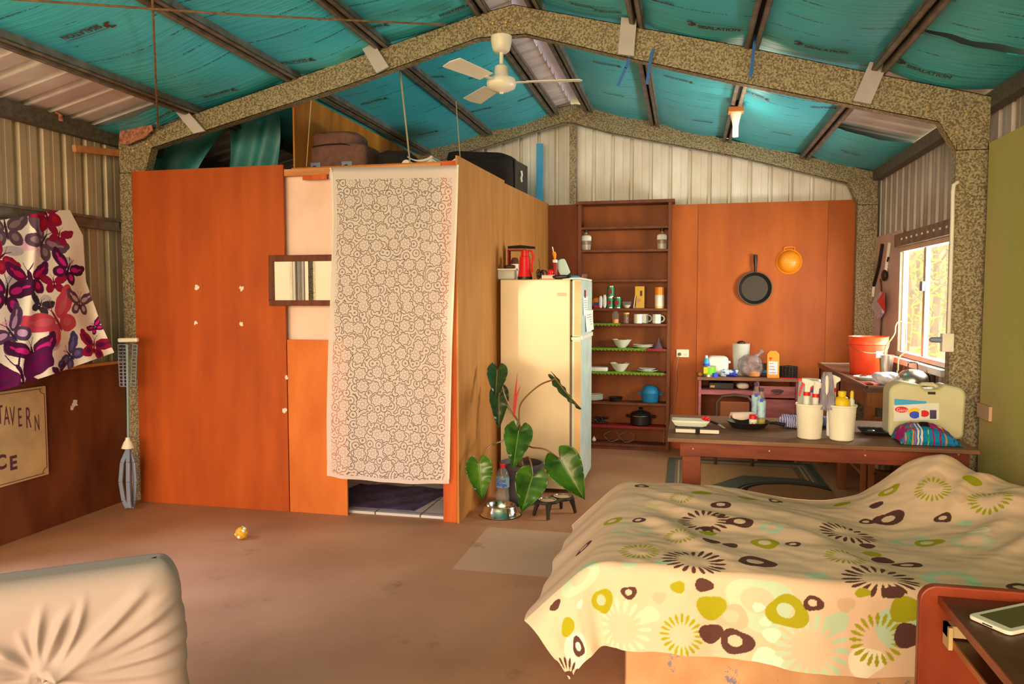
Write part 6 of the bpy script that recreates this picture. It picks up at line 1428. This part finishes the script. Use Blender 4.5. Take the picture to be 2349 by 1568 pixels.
def ladle(t, p): MB().ball(p+Vector((-.01, 0, -.035)), .05, 16, sq=(.5, 1, 1)).build('ladle_bowl', M['black'], t, smooth=True); MB().tube([p, at_x(2041, 556, UX)], .013, 8).build('white_grip', M['cream'], t, smooth=True)
ut('ladle', 'black slotted ladle with white grip hanging on the pink board', ((2038, 590), (2034, 605), (2032, 622)), .008, M['black'], ladle)
ut('serving_fork', 'dark brown handled fork hanging low on the pink board', ((2020, 640), (2024, 690), (2020, 770)), .007, M['timber_dark'])
pp = [at_x(x, y, UX-.01) for x, y in ((2024, 668), (2030, 672), (2029, 718), (2018, 735), (2003, 702), (2008, 690))]
t = empty('utensil_packet', pp[0], 'crumpled red and white plastic packet hanging below the utensils', 'packet')
MB().prism(pp, (-.02, 0, 0)).build('clear_bag', mat('clearbag', A(220, 190, 180), .3, c2=A(190, 150, 150), scale=20, bump=.8, alpha=.85), t, bevel=.004)
pp = [at_x(x, y, UX-.032) for x, y in ((2028, 668), (2030, 716), (2012, 690))]; MB().prism(pp, (-.002, 0, 0)).build('red_print', M['red'], t)
# conduit, outlet box on the near column
CXF = 4.70
MB().tube([at_y(2197, 418, CXF-.0), at_y(2188, 424, CXF-.01), at_y(2186, 440, CXF-.01), at_y(2185, 500, CXF-.01), at_y(2176, 770, CXF-.01)], .011, 10).build('conduit', M['cream'], smooth=True, label='cream conduit pipe running down the near right column', cat='pipe')
q = at_y(2169, 785, CXF); k = mpp(q); t = thing('socket_box', 'cream socket box beside the window at the near right column', 'power outlet', q)
MB().box(q.x-10*k, q.x+14*k, CXF-.03, CXF+.015, q.z-21*k, q.z+21*k).build('box', M['cream'], t, bevel=.003); MB().lathe(q+Vector((-9*k, -.01, 6*k)), [(7*k, 0), (6*k, 22*k), (3*k, 26*k)], 14, axis=Matrix(((0,0,-1),(0,1,0),(1,0,0)))).build('plug', M['grey'], t, smooth=True)
q0_, q1_ = at_x(2211, 912, 1.60), at_x(2268, 958, 1.60)
MB().box(1.60, 1.617, q1_.y, q0_.y-.21 if False else min(q0_.y, 4.65), q1_.z-.02, q0_.z).build('timber_block', mat('pinkblock', A(206, 150, 110), .7, c2=A(190, 132, 94), scale=6), label='pale pink painted timber block fixed to the green wall board', cat='timber block', bevel=.003)

# ================================================================ FAN, LAMP, TIES
fc = at_y(1150, 90, 4.66); k = mpp(fc); t = thing('ceiling_fan', 'cream three-blade ceiling fan hanging from the near rafter apex', 'ceiling fan', fc)
lth(t, 'canopy', fc, k, [(14, -30), (19, -26), (22, -16), (24, -5), (24, 6), (0, 7)], M['white_plastic'], n=28)
lth(t, 'down_rod', fc, k, [(4.5, -60), (4.5, -28)], M['white_plastic'], n=14)
lth(t, 'motor_bell', fc, k, [(19, -88), (17, -80), (15, -62), (8, -57), (4.5, -55)], M['white_plastic'], n=28)
lth(t, 'motor_housing', fc, k, [(4, -121), (8, -119), (20, -116), (31, -110), (34, -103), (34, -94), (32, -90), (19, -87), (0, -86)], M['white_plastic'], n=36)
lth(t, 'hub_button', fc, k, [(0, -124), (4, -123), (6, -119)], M['cream'], n=14)
for j_, a in enumerate((8, 128, 248)):
    a = R(a); d = Vector((math.cos(a), math.sin(a), 0)); s_ = Vector((-d.y, d.x, 0)); b0 = fc+Vector((0, 0, -98*k)); up_ = s_*.035
    MB().bar(b0+d*30*k, b0+d*62*k, .03, .004).build('blade_iron', M['white_plastic'], t)
    MB().prism([b0+d*58*k-s_*.05-Vector((0,0,.01)), b0+d*58*k+s_*.05+Vector((0,0,.01)), b0+d*180*k+s_*.065+Vector((0,0,.012)), b0+d*186*k, b0+d*180*k-s_*.065-Vector((0,0,.012))], (0, 0, .005)).build('blade', M['white_plastic'], t)
lp = at_x(1688, 242, .36); lp.z = zt(.36)-.0; Yl = lp.y; q = at_y(1688, 240, Yl)
q = Vector((.36, Yl, zt(.36)-.002)); k = mpp(q); t = thing('lamp_holder', 'compact fluorescent bulb in an orange holder under the right purlin', 'lamp', q)
dn = Vector((-.12, 0, -1)).normalized(); 
MB().box(q.x-17*k, q.x+17*k, q.y-.05, q.y+.05, q.z-12*k, q.z).build('mounting_block', mat('lampblock', A(206, 110, 50), .6), t, bevel=.003)
lth(t, 'batten_holder', q, k, [(7, -40), (8, -34), (13, -14), (13, -12)], M['white_plastic'], n=20)
mb = MB()
for j_ in range(4): a = j_*math.pi/2+.4; mb.tube([q+Vector((4.5*k*math.cos(a), 4.5*k*math.sin(a), z_*k)) for z_ in (-38, -60, -66)], 2.6*k, 8)
cf = bpy.data.lights.new('bulb_fill_light', 'POINT'); cf.energy = 4; cf.color = (1, .80, .52); cf.shadow_soft_size = .06  # point light added below the bulb to fill the room
cfo = bpy.data.objects.new('bulb_fill_light', cf); col.objects.link(cfo); cfo.parent = t; cfo.location = (-.0, -.09, -.28)
mb.build('bulb_tubes', mat('cfl', A(246, 222, 190), .3), t, smooth=True)
for pts, l, Y in ((((1500, 112), (1494, 125), (1490, 150), (1484, 192)), 'blue plastic strap hanging over the near rafter right of the second cleat', 4.66), (((1444, 134), (1436, 155), (1418, 195)), 'blue plastic strap hanging below the second cleat', 4.70), (((1734, 45), (1732, 90), (1722, 175)), 'long blue plastic strap hanging across the near rafter by the third right purlin', 4.60)):
    mb = MB(); pp = [at_y(x, y, Y) for x, y in pts]
    for a, b in zip(pp[:-1], pp[1:]): mb.bar(a, b+(b-a).normalized()*.004, .018, .004, up=(0, 1, 0))
    mb.build('blue_strap', M['lblue'] if False else mat('strapblue', A(20, 90, 140), .5), label=l, cat='strap', group='blue straps on the rafters')

# ================================================================ LOFT
LZ = 2.393
def onl(px, Y): p = at_y(px, 375, Y); q = Vector((p.x, Y, LZ)); return q, mpp(q)
q, k = onl(768, 5.05); zt3 = at_y(770, 298, 5.05).z; t = thing('travel_bag', 'brown wheeled travel bag lying on the bathroom loft', 'bag', q)
hb_ = (zt3-LZ); wb_ = at_y(842, 375, 5.05).x-at_y(706, 375, 5.05).x
def tp(mb, fz, **kw): return mb
mb = MB(); sbox(mb, q+Vector((0, .16, hb_*.36)), (wb_, .36, hb_*.72), pw=6, nse=.012, seed=4, n=40); mb.build('main_compartment', M['brown_cloth'], t, smooth=True)
mb = MB(); sbox(mb, q+Vector((-.02, .14, hb_*.75)), (wb_*.78, .28, hb_*.5), pw=5, nse=.02, seed=5, n=36); mb.build('top_pocket', M['brown_cloth'], t, smooth=True)
MB().tube([q+Vector((a*k, -.01, b*k)) for a, b in ((-52, 62), (-20, 66), (20, 66), (55, 58))], .006, 6).build('zip', M['black'], t, smooth=True)
MB().tube([q+Vector((a*k, .02, b*k)) for a, b in ((-38, 78), (-36, 92), (-28, 93), (0, 82), (25, 80), (34, 86))], .012, 8).build('carry_handle', M['timber_dark'], t, smooth=True)
for x in (-45, 33):
    mb = MB().box(q.x+(x-13)*k, q.x+(x+13)*k, q.y-.028, q.y-.005, LZ+.002, LZ+26*k); mb.build('wheel_guard', M['grey'], t, bevel=.006)
    MB().lathe(q+Vector((x*k, -.03, 9*k)), [(8*k, 0), (9*k, .005), (5*k, .012), (0, .012)], 18, axis=AX).build('wheel', M['black'], t, smooth=True)
q, k = onl(885, 5.20); mb = MB(); sbox(mb, q+Vector((.03, .16, .10)), (.28, .34, .19), pw=3, nse=.05, seed=8, n=40); t = mb.build('duffel_bag', M['black_cloth'], smooth=True, label='soft black duffel bag slumped beside the brown travel bag', cat='bag')
q, k = onl(933, 5.02); MB().lathe(q+Vector((0, 0, .035)), [(.032, 0), (.035, .012), (.02, .018), (0, .018)], 20, axis=AX).build('cup_lid', M['cream'], smooth=True, label='pale round cup lid lying at the right of the duffel bag', cat='lid')
for px, Y, n_, l in ((962, 5.0, 3, 'stack of short curved cream gutter offcuts left of the string'), (1018, 5.0, 2, 'curved cream gutter offcuts at the corner of the loft')):
    q, k = onl(px, Y); t = empty('gutter_offcut', q, l, 'offcut', 'gutter offcuts on the loft'); 
    for j_ in range(n_):
        def gf(u, v, j_=j_): a = (u-.5)*1.9; return q+Vector((36*k*math.sin(a), v*.22, (4+8*j_+22*(1-math.cos(a)))*k-(0)))
        MB().surf(gf, 16, 4).build('curved_piece', M['cream'], t, smooth=True, solid=.005)
# black suitcase, tilted at the far part
q = Vector((-1.74, 6.55, LZ)); t = thing('suitcase', 'black soft suitcase lying at the outer edge of the bathroom loft', 'suitcase', q)
rotS = Matrix.Rotation(R(-6), 3, 'Z')
mb = MB(); sbox(mb, q+Vector((-.02, 0, .165)), (.66, .44, .32), rot=rotS, pw=7, nse=.008, seed=2, n=44); mb.build('shell', M['black_cloth'], t, smooth=True)
mb = MB(); sbox(mb, q+Vector((-.05, 0, .32)), (.58, .38, .13), rot=rotS@Matrix.Rotation(R(5), 3, 'Y'), pw=5, nse=.012, seed=3, n=40); mb.build('front_pocket', M['black_cloth'], t, smooth=True)
MB().obox(q+rotS@Vector((.318, 0, .16)), (.012, .34, .25), rotS).build('end_plate', M['black'], t, bevel=.004)
pc = q+rotS@Vector((.325, -.05, .18)); MB().tube([pc+Vector((.01, 0, .03)), pc+Vector((.015, .01, 0)), pc+Vector((.012, -.01, -.04)), pc+Vector((.01, .02, -.06))], .009, 6).build('tied_label', M['paper'], t)
for (a, b, Y, l) in (((918, 165), (941, 378), 5.0, 'grey string hanging from the left rafter down to the loft edge'), ((1046, 232), (1056, 370), 5.6, 'thin string hanging from a purlin to the loft corner'), ((714, 228), (703, 382), 4.78, 'white string hanging at the left edge of the brown travel bag')):
    p0_ = at_y(*a, Y); p1_ = at_y(*b, Y); p0_.z = min(p0_.z, zt(p0_.x)+.02); MB().tube([p0_, p1_], .0035 if Y != 5.0 else .006, 6).build('string', M['rope'], label=l, cat='string', group='strings above the loft')

# ================================================================ FRIDGE TOP
FZ = fz+.001
def onf(px, Y=5.66): p = at_y(px, 635, Y); q = Vector((p.x, Y, FZ)); return q, mpp(q)
q, k = onf(1162, 5.68); t = thing('storage_tub', 'small clear lidded tub at the left on top of the fridge', 'tub', q)
mb = MB(); sbox(mb, q+Vector((0, .03, 11*k)), (44*k, .13, 22*k), pw=8); mb.build('tub', M['frost'], t, smooth=True); MB().box(q.x-26*k, q.x+26*k, q.y-.045, q.y+.105, q.z+21*k, q.z+25*k).build('lid', M['cream'], t, bevel=.003)
q2 = q+Vector((6*k, .03, 25.5*k)); mb = MB(); sbox(mb, q2+Vector((0, 0, 4*k)), (26*k, .06, 9*k), pw=3); mb.build('sunglasses_case', M['timber_dark'], smooth=True, label='dark oval case on the clear tub on the fridge', cat='case')
q, k = onf(1204, 5.64); t = thing('thermos_jug', 'bright red plastic jug with black base on top of the fridge', 'jug', q)
lth(t, 'base', q, k, [(17, 0), (17, 6)], M['black'], n=24); lth(t, 'body', q, k, [(16.5, 6), (13, 22), (12, 45), (11, 52), (9, 53)], M['red'], n=28); lth(t, 'neck', q, k, [(9, 53), (8, 66), (7, 67), (0, 67)], M['red'], n=20)
MB().tube([q+Vector((a*k, 0, b*k)) for a, b in ((8, 66), (16, 64), (20, 52), (16, 34), (17, 16))], 2.4*k, 8).build('handle', M['red'], t, smooth=True)
q, k = onf(1181, 5.74); t = thing('coffee_cup', 'cream and brown cup behind the red jug', 'cup', q); lth(t, 'cup', q, k, [(8, 0), (9, 36), (0, 36)], M['cream'], n=20); lth(t, 'lid', q, k, [(9.6, 36), (9, 44), (6, 50), (0, 51)], M['brand_brown'], n=20)
q, k = onf(1193, 5.80); t = thing('knife_rack', 'wooden rack with black handled knife lying across its top', 'rack', q)
MB().box(q.x-30*k, q.x-27*k, q.y, q.y+.08, q.z, q.z+68*k).build('upright', M['dred'], t); MB().box(q.x-30*k, q.x+12*k, q.y, q.y+.08, q.z+67*k, q.z+70*k).build('top_bar', M['dred'], t); MB().box(q.x+9*k, q.x+12*k, q.y, q.y+.08, q.z, q.z+67*k).build('upright', M['pine'], t)
MB().tube([q+Vector((-30*k, .02, 75*k)), q+Vector((0, .02, 76*k)), q+Vector((34*k, .02, 73*k))], [3*k, 4*k, 2.5*k], 8).build('knife_handle', M['black'], t, smooth=True)
mb = MB(); q, k = onf(1238, 5.66); rr3 = random.Random(3)
for j_ in range(9): c0 = q+Vector((rr3.uniform(-8, 12)*k, rr3.uniform(-.02, .04), 12*k)); ra = rr3.uniform(5, 11)*k; th_ = rr3.uniform(0, 3); mb.tube([c0+Vector((ra*math.cos(a)*math.cos(th_), ra*math.cos(a)*math.sin(th_), ra*math.sin(a))) for a in [2*math.pi*i_/14 for i_ in range(14)]], 1*k, 5, closed=True)
mb.tube([q+Vector((2*k, 0, 10*k)), q+Vector((-2*k, 0, 46*k))], 1*k, 5); mb.build('cable_tangle', M['black'], smooth=True, label='tangle of black cables on top of the fridge beside the red jug', cat='cable')
q, k = onf(1273, 5.66); t = thing('spray_tin', 'slim red and white tin standing on top of the fridge', 'tin', q); lth(t, 'tin', q, k, [(5.5, 0), (5.5, 38)], M['dred'], n=16); lth(t, 'collar', q, k, [(5.6, 38), (5.6, 44), (3, 46)], M['cream'], n=16)
t2 = thing('orange_lighter', 'orange stick tool standing in the slim red tin', 'tool', q+Vector((0, 0, 46.5*k))); MB().tube([q+Vector((0, 0, 46.5*k)), q+Vector((-1*k, 0, 56*k)), q+Vector((-3*k, 0, 62*k))], [2*k, 4.5*k, 4*k], 8).build('grip', M['orange'], t2, smooth=True); MB().tube([q+Vector((-3*k, 0, 60*k)), q+Vector((-6*k, 0, 74*k))], 1.3*k, 6).build('tip', M['cream'], t2)
q, k = onf(1263, 5.63); MB().ball(q+Vector((0, 0, 16*k)), 7*k, 14).lathe(q, [(5*k, 0), (6*k, 12*k)], 12).build('kitchen_timer', M['red'], smooth=True, label='small round red timer on top of the fridge', cat='timer')
q, k = onf(1291, 5.72); mb = MB(); sbox(mb, q+Vector((0, 0, 27*k)), (24*k, .03, 38*k), rot=Matrix.Rotation(R(-22), 3, 'Y'), pw=6, nse=.02); mb.add([q+Vector((a*k, 0, b*k)) for a, b in ((-6, 0), (6, 0), (4, 12), (-4, 12))], [(0, 1, 2, 3)])
mb.build('mint_pouch', mat('mint', A(190, 200, 170), .5), smooth=True, label='pale mint pouch leaning up on the fridge', cat='pouch')
q, k = onf(1257, 5.62); MB().lathe(q+Vector((-14*k, 0, 5*k)), [(5*k, 0), (5*k, 30*k)], 14, axis=Matrix(((0,0,1),(0,1,0),(-1,0,0)))).build('paper_tube', M['pages'], smooth=True, label='short beige tube lying on the fridge front edge', cat='tube')
q, k = onf(1288, 5.62); mb = MB(); sbox(mb, q+Vector((0, 0, 5*k)), (44*k, .06, 9*k), pw=3, nse=.03); mb.build('black_pouch', M['black'], smooth=True, label='long black pouch lying on the fridge front edge', cat='pouch')
q, k = onf(1316, 5.66); mb = MB(); sbox(mb, q+Vector((0, 0, 4.5*k)), (30*k, .07, 8*k), pw=2.4, nse=.06, seed=2); mb.build('blue_cloth', mat('bluecloth', A(60, 130, 160), .9), smooth=True, label='small blue cloth at the door side on top of the fridge', cat='cloth')

# ================================================================ PLANT AND BOWLS
pc0 = at_z(1196, 1158, 0); pc0 = Vector((at_y(1196, 1100, 5.28).x, 5.28, 0)); k = mpp(pc0+Vector((0, 0, .2))); prz = at_y(1190, 1065, 5.2).z
t = empty('potted_philodendron', pc0, 'potted plant with big heart-shaped leaves in a dark pot by the fridge', 'potted plant')
RPT = 50*k
MB().lathe(pc0, [(RPT*.66, 0), (RPT*.7, .004), (RPT*.93, prz-.03), (RPT, prz-.028), (RPT, prz), (RPT*.94, prz), (RPT*.88, prz-.04), (0, prz-.04)], 36).build('pot', M['pot'], t, smooth=True)
MB().lathe(pc0, [(RPT*.885, prz-.045), (RPT*.8, prz-.03), (0, prz-.028)], 24).build('soil', M['soil'], t)
crown = at_y(1172, 968, 5.2); crown.x = pc0.x+.0
def leaf(base, tip, wid, mt, Yb, Yt, tilt=0, curl=.1, nm='leaf', lobe=.22, roll=0.0, stem=None):
    b = at_y(*base, Yb); e_ = at_y(*tip, Yt); ax = e_-b; L = ax.length; ax.normalize(); view = (CAM-b).normalized(); sd = ax.cross(view).normalized()
    if roll: sd = Matrix.Rotation(R(roll), 3, ax)@sd
    nrm = sd.cross(ax).normalized(); kk = mpp(b); W_ = wid*kk/2; nu, nv = 24, 30; vs = []
    for j in range(nv+1):
        v = j/nv; along = -lobe+(1+lobe)*v
        w_ = math.sin(math.pi*min(1, (v+.02))**.62)**.8 if v < 1 else 0
        w_ *= (1-.25*v)
        for i in range(nu+1):
            u = i/nu*2-1; s_ = abs(u)
            aa = along*L
            if v < .25: aa += (1-s_)**2*lobe*L*1.1*(1-v/.25)          # notch at the stalk
            wav = .03*L*math.sin(v*26+u*2)*s_**2
            cup = (s_**1.5)*W_*.35*(1 if not tilt else tilt)
            drp = -curl*L*(max(0, along))**2
            vs.append(b+ax*aa+sd*(u*W_*w_*1.28)+nrm*(cup+drp+wav*.6+.003*math.sin(along*30)*s_))
    fs = [(j*(nu+1)+i, j*(nu+1)+i+1, (j+1)*(nu+1)+i+1, (j+1)*(nu+1)+i) for j in range(nv) for i in range(nu)]
    lf = MB().add(vs, fs).build(nm, mt, t, smooth=True, solid=.0015)
    mid = [b+ax*(L*f)+nrm*(-curl*L*f*f+.002) for f in (0, .2, .4, .6, .8, .97)]
    MB().tube(mid, [.005, .0045, .004, .003, .002, .001], 6).build('midrib', M['leaf_rib'] if mt == M['leaf'] else M['stem'], t, smooth=True)
    if stem:
        MB().tube(smooth([crown if s_ == 'c' else at_y(*s_[:2], s_[2]) for s_ in stem]+[b]), .006, 8).build('petiole', M['stem'], t, smooth=True)
leaf((1141, 848), (1137, 912), 40, M['leaf_dark'], 5.12, 5.0, stem=('c', (1163, 920, 5.15), (1150, 880, 5.13)))
leaf((1145, 900), (1144, 985), 38, M['leaf_dark'], 5.20, 5.1, stem=('c', (1166, 935, 5.2)))
leaf((1190, 988), (1177, 1076), 56, M['leaf'], 5.0, 4.86, stem=('c', (1180, 990, 5.1)))
leaf((1098, 1062), (1106, 1148), 52, M['leaf'], 4.76, 4.72, stem=('c', (1160, 1006, 5.05), (1120, 1025, 4.85)))
leaf((1222, 1092), (1196, 1176), 64, M['leaf'], 4.92, 4.80, stem=((1195, 1055, 5.1), (1214, 1050, 5.0)))
leaf((1284, 1052), (1342, 1146), 72, M['leaf'], 4.95, 4.88, stem=('c', (1210, 1020, 5.1), (1250, 1030, 5.0)))
leaf((1275, 868), (1327, 941), 30, M['leaf_dark'], 5.05, 4.98, roll=62, stem=('c', (1195, 925, 5.15), (1235, 885, 5.1)))
for pts in (((1178, 955), (1182, 905), (1187, 853)), ((1180, 950), (1184, 912), (1194, 884))):
    MB().tube([at_y(x, y, 5.18) for x, y in pts], [.007, .008, .001], 8).build('new_leaf', M['newleaf'], t, smooth=True)
MB().tube([pc0+Vector((0, 0, prz-.03)), Vector((pc0.x-.02, 5.2, (prz+crown.z)/2)), crown], [.02, .016, .012], 10).build('trunk', M['stem'], t, smooth=True)
# water bottle
q = at_z(1153, 1152, 0); q = Vector((at_y(1153, 1100, 5.10).x, 5.10, 0)); k = mpp(q+Vector((0, 0, .1))); t = thing('water_bottle', 'clear plastic water bottle with red cap beside the plant pot', 'bottle', q)
hk = at_y(1153, 1064, 5.10).z/k
lth(t, 'bottle', q, k, [(13, 0), (15, 3), (15.5, hk*.3), (13.5, hk*.42), (15.5, hk*.5), (15.5, hk*.72), (12, hk*.84), (5, hk*.92), (5, hk*.93)], mat('pet', (.5, .52, .54), .06, alpha=.22, spec=.8), n=28); lth(t, 'cap', q, k, [(6, hk*.925), (6, hk), (0, hk)], M['red'], n=16)
lth(t, 'label', q, k, [(15.7, hk*.5), (15.7, hk*.72)], mat('wlabel', A(150, 180, 205), .3, alpha=.5), n=28)
for j_, wrd in enumerate(('Cool', 'Ridge')): text_mesh(wrd, 11*k, 'printed_word', M['blue'], q+Vector((-11*k, -16.6*k, hk*k*(.63-.09*j_))), (1,0,0), (0,0,1), t, bold=.0006)
# steel dog bowl, raised twin feeder
q = at_z(1148, 1180, 0); k = mpp(q); q.y += .0; t = thing('pet_bowl', 'wide steel pet bowl on the floor in front of the water bottle', 'pet bowl', q)
lth(t, 'bowl', q, k, [(47, 0), (47, 3), (42, 7), (38, 19), (36, 23), (33, 24), (31, 22), (28, 8), (0, 7)], M['chrome'], n=44)
lth(t, 'rubber_ring', q, k, [(46, 0), (48.5, 1.5), (46, 3)], M['black'], n=44)
q1, q2_ = at_z(1246, 1188, 0), at_z(1296, 1175, 0); k = mpp(q1); zf = at_z(0, 0, 0); hF = 34*k
ce = (q1+q2_)/2+Vector((0, .02, 0)); t = thing('raised_feeder', 'black raised feeder stand with two small steel bowls', 'pet feeder', ce)
dd = (q2_-q1).normalized(); nn = Vector((-dd.y, dd.x, 0)); pts = []
for s_ in range(48):
    a = 2*math.pi*s_/48; xx = math.cos(a)*54*k; yy_ = math.sin(a)*30*k*(1-.28*math.exp(-(xx/(14*k))**2)); pts.append(ce+dd*xx+nn*yy_+Vector((0, 0, hF)))
MB().prism(pts, (0, 0, .014)).build('stand_top', M['black'], t, bevel=.004)
for sx in (-1, 1):
    for sy in (-1, 1):
        a_ = ce+dd*(sx*36*k)+nn*(sy*18*k)+Vector((0, 0, hF+.004)); b_ = ce+dd*(sx*44*k)+nn*(sy*24*k)+Vector((0, 0, .0)); mb = MB().tube([a_, (a_+b_)/2+dd*(sx*1*k), b_+Vector((0, 0, .004))], [.022, .014, .011], 8); mb.build('leg', M['black'], t, smooth=True)
for sx in (-1, 1): lth(t, 'steel_bowl', ce+dd*(sx*25*k)+Vector((0, 0, hF+.0145)), k, [(21, 0), (21.5, 1.5), (19, 1.5), (14, -10), (0, -12)], M['chrome'], n=32)

# ================================================================ OUTSIDE THE WINDOW
lf = mat('leaf_out', A(214, 200, 60), .6, c2=A(150, 150, 50), scale=3); bk_ = mat('bark_out', A(190, 150, 110), .9)
rr4 = random.Random(8)
for px, X, h, l in ((2072, 3.9, 4.2, 'sunlit yellow-green tree outside the window, at its left edge'), (2100, 7.4, 5.4, 'sunlit tree outside, just left of the sliding window mullion'), (2140, 5.4, 4.8, 'sunlit tree outside, just right of the sliding window mullion'), (2168, 9.5, 6.2, 'sunlit tree outside, at the right side of the window')):
    x, y = X, at_x(px, 700, X).y
    t = empty('tree', (x, y, -.13), l, 'tree', 'trees outside the window')
    MB().tube([(x, y, -.13), (x+.1, y+.05, h*.35), (x-.05, y, h*.7)], [.10, .07, .03], 8).build('trunk', bk_, t, smooth=True)
    mb = MB()
    for j_ in range(7): a = rr4.uniform(0, 6.3); z0 = rr4.uniform(.2, .6)*h; mb.tube([(x, y, z0), (x+.6*math.cos(a), y+.6*math.sin(a), z0+.5), (x+1.1*math.cos(a), y+1.1*math.sin(a), z0+.7)], [.03, .02, .008], 5)
    mb.build('branch', bk_, t)
    mb = MB()
    for j_ in range(750):
        a = rr4.uniform(0, 6.3); r_ = rr4.uniform(.2, 1.5); z0 = rr4.uniform(.1, 1)*h; c0 = Vector((x+r_*math.cos(a), y+r_*math.sin(a), z0)); d = Vector((rr4.uniform(-1, 1), rr4.uniform(-1, 1), rr4.uniform(-1, .3))).normalized()*rr4.uniform(.06, .12); s_ = d.orthogonal().normalized()*.025
        mb.add([c0-d, c0+s_, c0+d, c0-s_], [(0, 1, 2, 3)])
    mb.build('foliage', lf, t)
